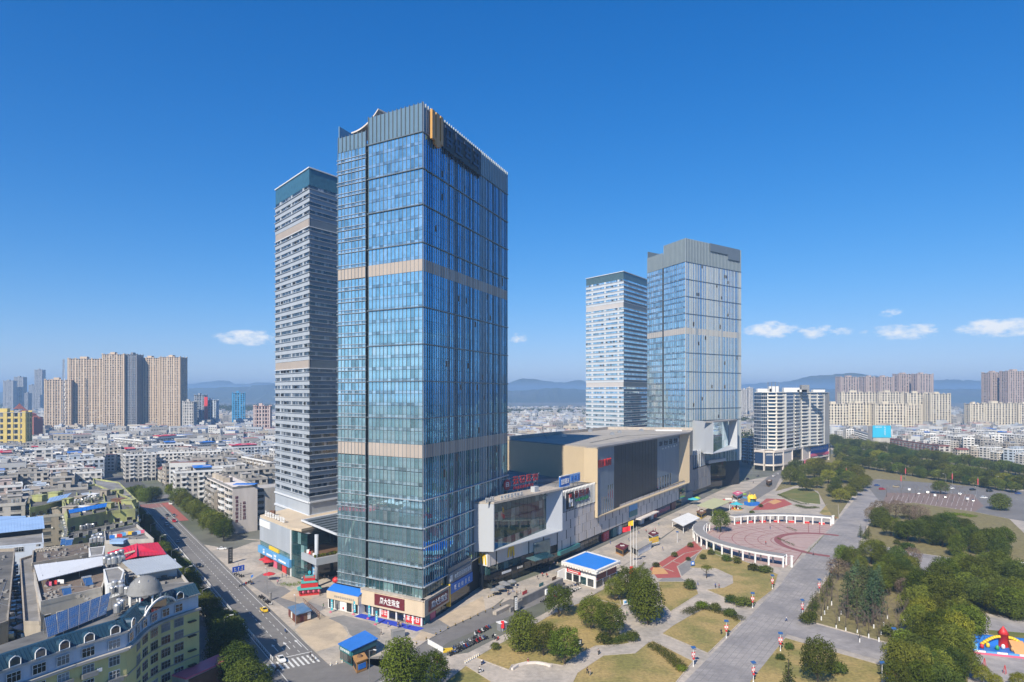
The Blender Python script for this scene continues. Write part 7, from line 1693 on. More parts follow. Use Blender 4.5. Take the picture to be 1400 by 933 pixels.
# scooters
def make_scooter():
 r = link("scooter", None); mb = MB()
 mb.hexa([(-.55,-.14,.32),(.15,-.12,.3),(.15,.12,.3),(-.55,.14,.32),(-.62,-.13,.68),(-.02,-.13,.66),(-.02,.13,.66),(-.62,.13,.68)]); mb.hexa([(.42,-.2,.3),(.5,-.2,.3),(.5,.2,.3),(.42,.2,.3),(.36,-.16,.95),(.46,-.16,.98),(.46,.16,.98),(.36,.16,.95)]); mb.box(.1,.46,-.16,.16,.24,.31); mb.build("body", m_carpaint['black'], r)
 mb = MB(); mb.hexa([(-.68,-.14,.68),(.0,-.13,.66),(.0,.13,.66),(-.68,.14,.68),(-.66,-.11,.8),(-.02,-.1,.74),(-.02,.1,.74),(-.66,.11,.8)]); mb.build("seat", m_black, r)
 for x in (-.55,.62): mb = MB(); mb.cyl((x, -.06,.24),(x, .06,.24),.24, n=10); mb.build("wheel", m_tyre, r)
 mb = MB(); mb.cyl((.6,0,.3),(.4,0,1.02),.04, n=5); mb.cyl((.38,-.34,1.05),(.38,.34,1.05),.025, n=5); mb.build("handlebar", m_steel, r); return r
SC = Once(make_scooter()); rr = random.Random(21); SCC = ["black", "red", "white", "blue", "grey", "black", "silver", "grey", "black"]
def scooter(x, y, rz, label, grp, col=None, z=.14):
 s = SC.get(); place(s, (x, y, z), rz, label, 1.05); s["category"] = "scooter"; s["group"] = grp; c = col or rr.choice(SCC); repaint(s, body=m_carpaint[c]); return s
def srow(a, b, n, grp, where, rz, z=.09):
 for k in range(n): x, y = G(lerp(a[0], b[0], k / (n - 1)) + rr.uniform(-.6,.6), lerp(a[1], b[1], k / (n - 1)) + rr.uniform(-.5,.5)); c = rr.choice(SCC); scooter(x, y, rz + rr.uniform(-.25,.25), f"{c} scooter {where}", grp, c, z)
srow((614,897),(664,873),22, "scooters in the near park row", "parked in the near row beside the lawn corner", 2.3)
srow((622,888),(655,872),12, "scooters in the middle park row", "parked in the middle row beside the yellow ramp", 2.3)
srow((650,869),(669,859),9, "scooters in the far park row", "parked in the far row by the service road", 2.3)
srow((674,872),(680,876),3, "scooters by the lawn tree", "parked under the tallest lawn tree", 1.2)
srow((742,824),(792,806),18, "bicycle park scooters", "in the bicycle park below the blue roofed pavilion", 2.6)
srow((770,806),(800,797),12, "pavilion wall scooters", "parked against the blue roofed pavilion", 2.6)
srow((816,797),(825,793),5, "pavilion corner scooters", "parked at the pavilion's lawn side", 2.6)
srow((356,817),(370,828),9, "kerb scooters by the concrete post", "parked on the kerb near the concrete post", 1.0,.15); srow((329,803),(341,797),5, "kerb scooters by the road sign", "parked behind the blue road sign", 1.0,.15); srow((322,787),(332,790),4, "kerb scooters under the sign", "parked below the blue road sign", 1.0,.15)
scooter(*st(27,2.2), UP, "blue covered scooter riding beside the taxi", "riding scooters", "blue", .03); scooter(*st(262,5), UP, "red scooter riding towards the red crossing", "riding scooters", "red", .05)
# ---------------------------------------------------------------- people
def skin_body(name, verts, edges, radii, mat, parent, root=0):
 me = bpy.data.meshes.new(name); me.from_pydata(verts, edges, []); o = bpy.data.objects.new(name, me); COL.objects.link(o)
 md = o.modifiers.new("skin", 'SKIN'); sb = o.modifiers.new("smooth", 'SUBSURF'); sb.levels = 1; sb.render_levels = 1
 for i, r_ in enumerate(radii): me.skin_vertices[0].data[i].radius = (r_, r_)
 me.skin_vertices[0].data[root].use_root = True; bpy.context.view_layer.update()
 m2 = bpy.data.meshes.new_from_object(o.evaluated_get(bpy.context.evaluated_depsgraph_get())); bpy.data.objects.remove(o); m2.name = name; m2.materials.clear(); m2.materials.append(mat)
 return link(name, m2, parent)
m_shirt = {c: M(c + "_cloth", v, .9,.15,3) for c, v in dict(black=(.02,.02,.022), red=(.4,.03,.03), blue=(.04,.1,.3), white=(.6,.6,.58), grey=(.2,.2,.21), green=(.06,.2,.1), pink=(.5,.2,.25), tan=(.35,.26,.17)).items()}
m_hair = M("black_hair", (.012,.01,.009),.7,.1,3)
def make_person(pose):
 r = link("person", None); s = .28 if pose == 'walk' else .04; sit = pose == 'ride'
 J = dict(pel=(0,0,.95), che=(.02,0,1.3), nek=(.02,0,1.48), hd=(.04,0,1.62), top=(.03,0,1.72))
 for q, sy in (('l', 1),('r', -1)):
  f = s * sy
  J['hip' + q] = (0, sy * .1,.9); J['kn' + q] = (f * .55 + .05, sy * .11,.5) if not sit else (.42, sy * .16,.85); J['an' + q] = (f - (.1 if f < 0 else 0), sy * .11,.09) if not sit else (.4, sy * .16,.38); J['to' + q] = (J['an' + q][0] + .17, sy * .12,.05 if not sit else .34)
  J['sh' + q] = (.02, sy * .2,1.42); J['el' + q] = (-f * .35 - .02, sy * .26,1.15) if not sit else (.2, sy * .28,1.2); J['wr' + q] = (-f * .6 + .08, sy * .25,.92) if not sit else (.44, sy * .28,1.12); J['ha' + q] = (J['wr' + q][0] + .03, sy * .25, J['wr' + q][2] - .1)
  for n_, dx in enumerate((-.03,-.01,.015,.035)): J[f'f{n_}' + q] = (J['ha' + q][0] + dx, sy * .25, J['ha' + q][2] - .075 + abs(dx) * .5)
  J['th' + q] = (J['ha' + q][0] + .05, sy * .22, J['ha' + q][2] + .01)
 rad = dict(pel=.13, che=.14, nek=.055, hd=.1, top=.06, hip=.09, kn=.06, an=.045, to=.035, sh=.07, el=.045, wr=.032, ha=.038, f0=.01, f1=.01, f2=.01, f3=.009, th=.011)
 E = [('pel', 'che'),('che', 'nek'),('nek', 'hd'),('hd', 'top')]
 for q in 'lr': E += [('pel', 'hip' + q),('hip' + q, 'kn' + q),('kn' + q, 'an' + q),('an' + q, 'to' + q),('che', 'sh' + q),('sh' + q, 'el' + q),('el' + q, 'wr' + q),('wr' + q, 'ha' + q),('ha' + q, 'th' + q)] + [('ha' + q, f'f{n_}' + q) for n_ in range(4)]
 def sub(name, keys, mat, grow):
  ks = [k for k in J if k in keys]; ix = {k: i for i, k in enumerate(ks)}; rd = lambda k: rad.get(k) or rad[k[:-1]]
  return skin_body(name, [J[k] for k in ks], [(ix[a], ix[b]) for a, b in E if a in ix and b in ix], [rd(k) + grow for k in ks], mat, r)
 sub("body", set(J), m_skin, 0.0)
 sub("shirt", {'pel', 'che', 'shl', 'shr', 'ell', 'elr', 'wrl', 'wrr'}, m_shirt['black'], .022); sub("trousers", {'pel', 'hipl', 'hipr', 'knl', 'knr', 'anl', 'anr'}, m_shirt['blue'], .02)
 mb = MB(); c = J['hd']; mb.lathe([(.115, c[2] - .02),(.118, c[2] + .05),(.09, c[2] + .13),(.02, c[2] + .165)], 10,(c[0] - .02,0)); mb.build("hair", m_hair, r, smooth=True)
 mb = MB(); [mb.box(J['to' + q][0] - .22, J['to' + q][0] + .05, J['to' + q][1] - .05, J['to' + q][1] + .05, J['to' + q][2] - .06, J['to' + q][2] + .03) for q in 'lr']; mb.build("shoe", m_black, r)
 return r
PP = {k: Once(make_person(k)) for k in ('stand', 'walk', 'ride')}
def person(px, py, pose, shirt, trousers, label, rz=None, z=.13, xy=None, grp=None):
 x, y = xy or G(px, py); p = PP[pose].get(); place(p, (x, y, z), rr.uniform(0,6.28) if rz is None else rz, label, rr.uniform(.98,1.08)); p["category"] = "person"
 if grp: p["group"] = grp
 elif "group" in p: del p["group"]
 repaint(p, shirt=m_shirt[shirt], trousers=m_shirt[trousers]); return p
for a in ((803,922, 'walk', 'black', 'black', "person in black walking on the big near lawn"),(807,924, 'walk', 'tan', 'grey', "person in tan walking beside another on the big near lawn"),(853,844, 'stand', 'black', 'blue', "person in black by the tall tree's path"),(857,843, 'walk', 'green', 'black', "person in green by the tall tree's path"),(986,868, 'stand', 'black', 'black', "person in black beside the second avenue lamp"),(996,870, 'stand', 'green', 'black', "person in green beside the second avenue lamp"),(954,801, 'walk', 'grey', 'blue', "person in grey by the ring planter"),(978,804, 'stand', 'blue', 'black', "person in blue at the ring planter's outer edge"),(983,805, 'stand', 'red', 'black', "person in red at the ring planter's outer edge"),(793,890, 'stand', 'black', 'black', "person in black standing in tree shade near the stone bench"),(722,908, 'stand', 'black', 'red', "person sitting by the curved stone bench"),(424,901, 'walk', 'black', 'grey', "person in black crossing at the zebra's forecourt end"),(429,904, 'walk', 'white', 'black', "person in white crossing at the zebra's forecourt end"),(362,925, 'walk', 'blue', 'black', "person in blue at the shaded end of the zebra"),(368,924, 'walk', 'black', 'black', "person in black at the shaded end of the zebra"),(544,858, 'stand', 'black', 'black', "person in black by the dark stone block"),(548,858, 'stand', 'tan', 'grey', "person in tan by the dark stone block"),(521,869, 'walk', 'grey', 'black', "person in grey walking near the blue roofed kiosk"),(571,853, 'stand', 'red', 'black', "person in red at the jeweller's blue carpet"),(444,792, 'walk', 'black', 'black', "person in black walking by the red lantern boat"),(449,793, 'walk', 'white', 'grey', "person in white walking by the red lantern boat"),(1053,724, 'walk', 'black', 'blue', "person in black alone on the round plaza"),(1047,745, 'walk', 'red', 'black', "person in red on the round plaza's pale centre"),(926,741, 'stand', 'black', 'black', "person in black beside the playground lamp"),(906,753, 'walk', 'blue', 'grey', "person in blue near the yellow board"),(950,723, 'stand', 'pink', 'blue', "person in pink by the white canopy"),(941,727, 'walk', 'grey', 'black', "person in grey by the white canopy"),(1143,711, 'stand', 'red', 'black', "person in red under the far colonnade end"),(1135,709, 'walk', 'white', 'blue', "person in white under the far colonnade end"),(1030,661, 'walk', 'black', 'black', "person in black on the side road"),(1112,760, 'walk', 'grey', 'black', "person in grey walking on the avenue by the plaza"),(1075,850, 'walk', 'white', 'blue', "person in white walking on the avenue"),(706,838, 'walk', 'black', 'blue', "person in black walking past the tall totem sign"),(762,786, 'stand', 'blue', 'black', "person in blue on the ramp wall terrace"),(748,790, 'walk', 'red', 'black', "person in red on the ramp wall terrace"),(735,793, 'walk', 'black', 'grey', "person in black on the ramp wall terrace"),(150 + 5,690, 'walk', 'black', 'black', "person crossing at the far junction")):
 person(*a)
for k in range(26):
 px = lerp(700,985, rr.random()); py = lerp(800,680,(px - 700) / 285) + rr.uniform(-2,10); c1, c2 = rr.choice(list(m_shirt)), rr.choice(['black', 'blue', 'grey']); person(px, py, rr.choice(('walk', 'stand')), c1, c2, f"shopper in {c1} top and {c2} trousers along the mall front", grp="shoppers along the mall")
for k in range(22):
 px, py = rr.choice(((rr.uniform(430,470), rr.uniform(805,835)),(rr.uniform(520,560), rr.uniform(850,862)),(rr.uniform(375,420), rr.uniform(778,800)),(rr.uniform(690,720), rr.uniform(808,815)))); c1, c2 = rr.choice(list(m_shirt)), rr.choice(['black', 'blue', 'grey']); person(px, py, rr.choice(('walk', 'stand')), c1, c2, f"pedestrian in {c1} top and {c2} trousers on the tower forecourt", grp="forecourt pedestrians")
for px, py, c, lb in ((819,895, 'grey', "grey clothed rider on a scooter on the park path"),(660,909, 'white', "white clothed rider on a scooter on the park's corner path"),(657,920, 'white', "second white clothed rider at the park's corner path"),(380,917, 'black', "rider in black waiting on a scooter at the zebra"),(345,800, 'black', "rider in black by the kerb flags")):
 x, y = G(px, py); rz = rr.uniform(.5,1.2); scooter(x, y, rz, "scooter ridden by the " + lb.split(" on ")[0].split(" waiting")[0].split(" by")[0].split(" at")[0].replace("second ", "second "), "ridden scooters", None, .08); person(0,0, 'ride', c, 'black', lb, rz, .0,(x - .25, y - .1))
# ---------------------------------------------------------------- lamps with festive banners
def make_lamp(banner):
 r = link("solar_lamp", None); mb = MB(); mb.cyl((0,0,0),(0,0,5.4),.11,.07,8); mb.cyl((0,0,0),(0,0,.5),.2,.16,8); mb.build("post", m_white, r)
 mb = MB(); mb.hexa([(-.7,-.5,5.5),(.7,-.5,5.5),(.7,.45,5.9),(-.7,.45,5.9),(-.7,-.52,5.56),(.7,-.52,5.56),(.7,.43,5.96),(-.7,.43,5.96)]); mb.build("solar_panel", m_solar, r)
 mb = MB(); mb.box(-.06,.9,-.05,.05,5.0,5.08); mb.box(.5,1.1,-.12,.12,4.95,5.02); mb.build("lamp_head", m_steel, r)
 if banner:
  for sx in (-1,1):
   mb = MB(); mb.box(sx * .14, sx * .6,-.025,.025,3.0,4.3) if sx > 0 else mb.box(-.6,-.14,-.025,.025,3.0,4.3); b = mb.build("banner", m_flagred, r); mb = MB(); a = min(sx * .2, sx * .52); mb.box(a, a + .32,-.03,.03,3.3,4.0); mb.build("banner_print", m_white, b)
  mb = MB(); mb.lathe([(.05,2.1),(.3,2.2),(.36,2.45),(.3,2.7),(.05,2.8)], 10,(.0,-.12)); mb.build("lantern", m_red, r)
 return r
LP = {True: Once(make_lamp(True)), False: Once(make_lamp(False))}
for px, py, b, lb in ((948,912,1, "red bannered solar lamp on the lawn corner nearest the camera"),(993,873,1, "red bannered solar lamp at the fan shaped lawn's avenue side"),(1029,832,1, "red bannered solar lamp beside the two dark ball shrubs"),(1056,806,1, "red bannered solar lamp just before the colonnade steps"),(1067,891,1, "red bannered solar lamp beside the two clipped balls on the dry lawn"),(1030,934,1, "red bannered solar lamp cut by the photo's lower edge"),(1097,842,1, "red bannered solar lamp at the cypress grove's corner"),(1120,812,1, "red bannered solar lamp halfway along the cypress row"),(1136,790,1, "red bannered solar lamp at the end of the cypress row"),(1222,884,0, "plain solar lamp by the russet ball shrub"),(1206,934,0, "plain solar lamp at the lower path corner"),(706 + 220,742,0, "plain lamp by the red playground")):
 l = LP[bool(b)].get(); place(l, (*G(px, py),.1), rr.uniform(-.4,.4), lb, .92); l["category"] = "lamp post"; l["group"] = "solar lamps"
def make_street_lamp():
 r = link("street_lamp", None); mb = MB(); mb.cyl((0,0,0),(0,0,10),.14,.09,8); mb.cyl((0,0,9.8),(1.8,0,10.5),.07,.05,6); mb.build("post", m_steel, r); BX("lamp_head", m_white, r, 1.5,2.5,-.18,.18,10.4,10.55); return r
SLP = Once(make_street_lamp())
for k in range(9): l = SLP.get(); place(l, (*st(20 + k * 34,21.7),.1), math.atan2(-SN.y, -SN.x), f"street lamp on the shaded kerb {('near the corner building', 'by the annex roof', 'by the grey sheet roof', 'by the red roof', 'by the laundry terrace', 'by the lime blocks', 'past the lime blocks', 'towards the junction', 'at the junction')[k]}"); l["category"] = "street lamp"; l["group"] = "main street lamps"
for px, py, lb in ((644 - 240,856, "slim white lamp in front of the brown hut"),(365,812, "slim lamp by the concrete post"),(1024 + 269,664, "tall street lamp on the far road with orange head"),(1335,684, "curved white street lamp beyond the car park"),(1362,668, "slim street lamp by the parkway wall"),(1104,644, "street lamp near the curved block's podium"),(541,936, "traffic camera pole behind the corner camphor tree"),(505,938, "white pole beside the corner camphor tree")): l = SLP.get(); place(l, (*G(px, py),.12), rr.uniform(0,6), lb, .9); l["category"] = "street lamp"; l.pop("group", None) if hasattr(l, "pop") else None
for px, py, lb in ((1157,656, "red banner column at the wood's edge"),(1232,667, "red banner column by the car park entrance"),(1337,672, "red banner column by the black cars"),(1238,656, "orange red banner column by the tree belt"),(1302,664, "thin red banner column on the far road")):
 t = thing("banner_column", lb, "banner", (*G(px, py),.1)); mb = MB(); mb.cyl((0,0,0),(0,0,11),.15, n=6); mb.build("post", m_steel, t); BX("banner", m_flagred, t, -.4,.4,-.05,.05,5,9.5)
# ---------------------------------------------------------------- white colonnade round the plaza
def colonnade(a0, a1, n, label):
 ro, ri, h = PR + 1.5, PR - 3.5,4.7; t = thing("colonnade", label, "colonnade", (*pol((ro + ri) / 2,(a0 + a1) / 2)[:2], .1))
 for k in range(n + 1):
  a = lerp(a0, a1, k / n)
  for r_ in (ro, ri): mb = MB(); x, y, _ = pol(r_, a); mb.box(x - .32, x + .32, y - .32, y + .32,.12, h - .5); mb.box(x - .45, x + .45, y - .45, y + .45, h - .9, h - .5); wb(mb, "column", m_white, t)
  mb = MB(); mb.bar(pol(ri - .5, a, h - .15), pol(ro + .5, a, h - .15),.35,.5); wb(mb, "cross_beam", m_white, t)
 N_ = n * 4
 for r_ in (ro, ri):
  mb = MB()
  for k in range(N_): mb.bar(pol(r_, lerp(a0 - .4, a1 + .4, k / N_), h - .2), pol(r_, lerp(a0 - .4, a1 + .4,(k + 1) / N_), h - .2),.5,.7)
  wb(mb, "ring_beam", m_white, t)
 mb = MB()
 for k in range(N_):
  A, B = lerp(a0, a1, k / N_), lerp(a0, a1,(k + 1) / N_); mb.hexa([pol(ri, A, h + .1), pol(ro, A, h + .1), pol(ro, B, h + .1), pol(ri, B, h + .1), pol(ri, A, h + .3), pol(ro, A, h + .3), pol(ro, B, h + .3), pol(ri, B, h + .3)])
 wb(mb, "roof_slab", m_stone_dk, t); return t
colonnade(144,234,15, "curved white colonnade on the near side of the round plaza"); colonnade(57,117,12, "curved white colonnade on the far side of the round plaza")
for px, py, lb in ((1082,776, "white square post at the plaza corner by the avenue"),(1139,717, "white post at the far plaza corner")):
 t = thing("gate_post", lb, "post", (*G(px, py),.1)); BX("shaft", m_white, t, -.4,.4,-.4,.4,0,4.6); BX("cap", m_white, t, -.6,.6,-.6,.6,4.6,5.0)
rr2 = random.Random(3)
for k in range(7): x, y, _ = pol(PR - 1, lerp(62,112, k / 6)); t = thing("market_table", f"red clothed stall table under the far colonnade, {('at its avenue end', 'second from its avenue end', 'third from its avenue end', 'in its middle', 'third from the tree end', 'second from the tree end', 'at the tree end')[k]}", "stall", (x, y, .12), R(lerp(62,112, k / 6))); BX("table", m_red, t, -.8,.8,-1.6,1.6,0,.95); mb = MB(); [mb.box(rr2.uniform(-.6,.2), rr2.uniform(.2,.6),-1.4 + q * .6,-1.0 + q * .6,.95,1.25) for q in range(5)]; mb.build("goods", m_white, t, "stuff")
# ---------------------------------------------------------------- blue roofed pavilion by the bicycle park
zr = 7.2; cr_ = [G(767.5,768.4, zr), G(815.4,781.7, zr), G(848.4,767.6, zr), G(801.3,754.2, zr)]; cc = Vector((sum(p[0] for p in cr_) / 4, sum(p[1] for p in cr_) / 4))
pv2 = thing("park_pavilion", "white park pavilion with flat bright blue roof in front of the mall", "pavilion", (cc.x, cc.y, 0)); ins = lambda k: [(lerp(p[0], cc.x, k), lerp(p[1], cc.y, k)) for p in cr_]
wb(MB().prism(ins(.14),0, zr - 1), "wall", m_white, pv2); wb(MB().prism(ins(0), zr - 1.3, zr - .1, bottom=True), "fascia", m_white, pv2); wb(MB().prism(ins(.12), zr - .1, zr + .15), "roof_sheet", M("pavilion_blue_roof", (.01,.2,.68),.45,.04,.2), pv2)
mb = MB(); q = cr_ + cr_[:1]; [mb.bar((*lerp(Vector(a), cc, .04), zr),(*lerp(Vector(b), cc, .04), zr),1.1,.5) for a, b in zip(q, q[1:])]; wb(mb, "parapet", m_white, pv2)
w4 = ins(.14); fL, fR = Facade(w4[0], w4[1]), Facade(w4[1], w4[2])
FB("sign_board", m_red, pv2, fL, 1, fL.L * .52,3.6,5.6,.02,.3); mb = MB(); scribble(mb, fL, 1.6, fL.L * .5,4.6,5.3,.3,8,.06,400); fL.box(mb, 2, fL.L * .45,3.9,4.2,.3,.36); wb(mb, "sign_lettering", m_white, pv2)
for i in range(4): FB("window", m_glass_h if i != 2 else m_glass_teal, pv2, fL, .6 + i * fL.L / 4.2,-.3 + (i + 1) * fL.L / 4.2,.4,3.2,.02,.15)
for i in range(2): FB("wall_board", m_maroon, pv2, fR, .8 + i * fR.L / 2,-.4 + (i + 1) * fR.L / 2,3.0,5.2,.02,.25)
for i in range(3): FB("window", m_glass_h, pv2, fR, .6 + i * fR.L / 3,-.5 + (i + 1) * fR.L / 3,.4,2.6,.02,.15)
mb = MB(); [f.box(mb, .3 + k * 1.5,.8 + k * 1.5, zr - 1.0, zr - .6,.9,1.9) for f in (fL, fR) for k in range(int(f.L / 1.5))]; wb(mb, "fascia_bracket", m_stone, pv2, "stuff")
mb = MB(); mb.hexa([fL.p(-.5,0,4), fL.p(0,0,4), fL.p(0,0,0), fL.p(-.5,0,0), fL.p(-.5,4.0,4), fL.p(0,4.0,4), fL.p(0,4.6,0), fL.p(-.5,4.6,0)]); wb(mb, "stair_flank", m_white, pv2)
# ramp wall along the service road
ra, rb = G(698,838), G(770,801); rw = thing("ramp_wall", "concrete ramp wall beside the service road, topped by a pale terrace", "wall", (*ra, 0)); fw_ = Facade(ra, rb); n = 10
for i in range(n): mb = MB(); d = fw_.L / n; fw_.box(mb, i * d + .03,(i + 1) * d - .03,0,3.0 if i > 1 else 1.6 + i * .7,-.5,0); wb(mb, "wall_panel", m_conc, rw)
FB("terrace_slab", m_pavelight, rw, fw_, 6, fw_.L, 2.6,3.02,-3.4,-.55)
FB("sign_board", m_blue_dk, rw, fw_, fw_.L * .74, fw_.L * .84,1.0,2.4,.02,.1); FB("cabinet", m_white, rw, fw_, fw_.L * .62, fw_.L * .66,.2,2,.02,.6); FB("planter", m_pavelight, rw, fw_, -5,4,.1,1.2,-4,-2.5)
for i, (u, m, lb) in enumerate(((12, m_red, "red"),(24, m_tealdk, "teal"),(34, m_brown, "brown"))):
 t = thing("low_board", f"{lb} board standing on the ramp wall terrace", "sign board", (*fw_.p(u, 0,-1.5)[:2], 3.02), fw_.ang); BX("board", m, t, -1.6,1.6,-.05,.05,.2,1.3); mb = MB(); [mb.cyl((x, .1,0),(x, .1,1.3),.04, n=4) for x in (-1.4,1.4)]; mb.build("leg", m_steel, t)
# cafe parasols by the corner shop
def make_parasol(m, r_=1.7):
 r = link("parasol", None); mb = MB(); mb.lathe([(r_, 2.2),(.1,2.9)], 8); mb.lathe([(r_, 2.05),(r_, 2.2)], 8); mb.build("canopy", m, r); mb = MB(); mb.cyl((0,0,0),(0,0,2.85),.04, n=5); mb.cyl((0,0,0),(0,0,.12),.35, n=8); mb.build("pole", m_steel, r); return r
PG = Once(make_parasol(m_grey, 1.9)); PRD = Once(make_parasol(m_red, 2.1))
for px, py, lb in ((676,815, "first grey cafe parasol by the corner shop"),(684,811, "second grey cafe parasol"),(692,807, "third grey cafe parasol"),(700,803, "grey cafe parasol at the ramp end"),(688,805, "grey cafe parasol near the shop glass")): p = PG.get(); place(p, (*G(px, py),.13),0, lb + (" outside the corner shop" if len(lb) < 34 else "")); p["category"] = "parasol"; p["group"] = "grey cafe parasols"
for px, py, lb in ((367,776, "red parasol by the annex shops, near its sign band"),(362,773, "red parasol behind another by the annex shops"),(368,794, "red parasol standing alone on the forecourt")): p = PRD.get(); place(p, (*G(px, py),.14),.3, lb, 1.15); p["category"] = "parasol"; p["group"] = "red parasols"
# ---------------------------------------------------------------- forecourt
def hut(name, label, roofpx, z, wall, roof, cat="kiosk", over=.0, zb=.14):
 w = [G(a, b, z) for a, b in roofpx]; cx, cy = sum(p[0] for p in w) / 4, sum(p[1] for p in w) / 4; t = thing(name, label, cat, (cx, cy, zb)); k = lambda s: [(lerp(p[0], cx, s), lerp(p[1], cy, s)) for p in w]
 wb(MB().prism(k(.1), zb, z - .2), "wall", wall, t); wb(MB().prism(k(0), z - .25, z, bottom=True), "roof", roof, t); c = k(.1); a = sum(c[i][0] * c[(i + 1) % 4][1] - c[(i + 1) % 4][0] * c[i][1] for i in range(4)); c = c if a > 0 else c[::-1]
 return t, [Facade(p, q) for p, q in zip(c, c[1:] + c[:1])]
m_weathblue = M("weathered_blue_roof", (.09,.2,.36),.6,.2,.5, second=(.2,.2,.2), second_scale=.5)
t, fh_ = hut("ticket_hut", "brown panelled hut with weathered blue roof by the main street kerb", [(393,830),(404.7,841),(426.6,834.7),(414.4,824)], 3.3, m_rust, m_weathblue)
for f in fh_: n = max(2, int(f.L / 1.3)); [wb(f.box(MB(), i * f.L / n + .08,(i + 1) * f.L / n - .08,.6,2.7,.02,.1) , "wall_panel", (m_maroon, m_brown, m_white, m_rust)[(i * 3 + int(f.L)) % 4], t) for i in range(n)]
fen = thing("lattice_fence", "brown lattice fence arching beside the weathered hut", "fence", (*G(428,842),.14)); mb = MB(); p0, p1 = Vector(G(414,828)), Vector(G(437,848))
for k in range(12): a = lerp(p0, p1, k / 11); b = lerp(p0, p1, min(1,(k + 2) / 11)); mb.bar((a.x, a.y, .15),(b.x, b.y, 2.6),.07,.07); mb.bar((b.x, b.y, .15),(a.x, a.y, 2.6),.07,.07)
mb.bar((*p0,2.6),(*p1,2.6),.1,.1); wb(mb, "lattice", m_rust, fen)
t, fh_ = hut("kiosk", "teal kiosk with bright blue roof at the street corner", [(462,880),(480,890),(517,873),(499,862)], 4.6, m_tealdk, m_blue)
for f in fh_: n = max(2, int(f.L / 1.8)); [wb(f.box(MB(), i * f.L / n + .1,(i + 1) * f.L / n - .1,.5,2.6,.02,.08), "window", m_glass_dk, t) for i in range(n)]; wb(f.box(MB(),.1, f.L - .1,2.9,4.1,.03,.25), "fascia", m_tealdk, t)
mb = MB(); f = max(fh_, key=lambda q: -q.n.y * .8 - q.n.x); scribble(mb, f, .6, f.L - .8,3.1,3.9,.25,5,.06,410); wb(mb, "fascia_lettering", m_white, t)
t, fh_ = hut("timber_kiosk", "orange timber kiosk in front of the blue roofed kiosk", [(482,897),(487,906),(503,900),(498,892)], 3.2, m_brownpale, m_brownpale); [wb(f.box(MB(),.5, f.L - .5,.9,2.3,.02,.1), "hatch", m_blue if i == 1 else m_dark, t) for i, f in enumerate(fh_)]
mb = MB(); x, y = G(492,898,3.2); mb.cyl((x, y, 3.2),(x, y, 3.8),.8,.5, n=8); wb(mb, "roof_vent", m_brown, t)
nb = thing("stone_block", "dark stone block on the pale forecourt", "block", (*G(544,872),.15),.5); BX("block", m_grey, nb, -1.9,1.9,-1,1,0,2.2); BX("cap", m_stone_dk, nb, -2,2,-1.1,1.1,2.2,2.35)
lb_ = thing("lantern_boat", "red and teal tiered festival boat with lanterns on the forecourt", "festival float", (*G(423,813),.14),.35)
mb = MB(); mb.hexa([(-3.6,-1.8,0),(3.4,-1.8,0),(3.4,1.8,0),(-3.6,1.8,0),(-4.0,-2.0,2.3),(3.9,-2.0,2.3),(3.9,2.0,2.3),(-4.0,2.0,2.3)]); mb.build("hull", m_red, lb_)
for z, w, d, m in ((2.3,4.3,2.4, m_tealdk),(4.6,3.0,1.8, m_tealdk),(6.4,1.9,1.2, m_tealdk)): mb = MB(); mb.hexa([(-w, -d, z),(w, -d, z),(w, d, z),(-w, d, z),(-w * .75,-d * .7, z + .6),(w * .75,-d * .7, z + .6),(w * .75, d * .7, z + .6),(-w * .75, d * .7, z + .6)]); mb.build("tier_roof", M("teal_tile", (.06,.3,.28),.6,.1,.5) if z < 3 else MATS["teal_tile"], lb_)
for z, w, d in ((2.9,3.0,1.6),(5.2,2.0,1.1)): BX("tier", m_red, lb_, -w, w, -d, d, z, z + 1.6)
for k in range(8): mb = MB(); x = -3.2 + k * .92; mb.lathe([(.1,1.0),(.42,1.2),(.45,1.5),(.4,1.8),(.1,2.0)], 8,(x, -2.05)); mb.build("lantern", m_pink if k % 2 else m_maroon, lb_)
mb = MB(); mb.cyl((0,0,6.9),(0,0,9.0),.1, n=5); mb.box(-.5,.5,-.05,.05,7.6,8.6); mb.build("mast", m_teal, lb_)
tt = thing("inflatable_column", "tall pale blue inflatable column beside the red festival boat", "inflatable", (*G(430,795),.14)); mb = MB(); mb.lathe([(.9,0),(.8,.3),(.75,7.4),(.7,8.0),(.4,8.5),(.02,8.6)], 12); mb.build("column", m_skyblue, tt, smooth=True); mb = MB(); fz_ = Facade((-.5,-.8),(.5,-.8)); [scribble(mb, fz_, .1,.9,1.5 + k * 1.4,2.4 + k * 1.4,.02,1,.06,420 + k) for k in range(5)]; mb.build("lettering", m_white, tt)
rl = thing("red_lantern", "large red lantern beside the shop pavilion's blue edge", "lantern", (*G(459,800),.14)); mb = MB(); mb.lathe([(.3,.6),(1.1,1.1),(1.35,1.8),(1.1,2.5),(.3,3.0)], 14); mb.build("globe", m_red, rl, smooth=True); mb = MB(); mb.cyl((0,0,0),(0,0,.6),.4, n=8); mb.cyl((0,0,3.0),(0,0,3.3),.35, n=8); mb.build("frame", m_maroon, rl)
def make_flag():
 r = link("feather_flag", None); mb = MB(); mb.cyl((0,0,0),(0,0,4.0),.03, n=4); mb.lathe([(.02,0),(.45,0),(.4,.25),(.02,.3)], 8); mb.build("pole", m_pink, r); mb = MB(); mb.hexa([(.03,-.02,.6),(.75,-.02,.7),(.75,.02,.7),(.03,.02,.6),(.03,-.02,4.0),(.6,-.02,4.1),(.6,.02,4.1),(.03,.02,4.0)]); mb.build("flag", m_teal, r); mb = MB(); [mb.box(.25,.5,-.03,.03,1.4 + k * .7,1.8 + k * .7) for k in range(3)]; mb.build("flag_print", m_white, r); return r
FL_ = Once(make_flag())
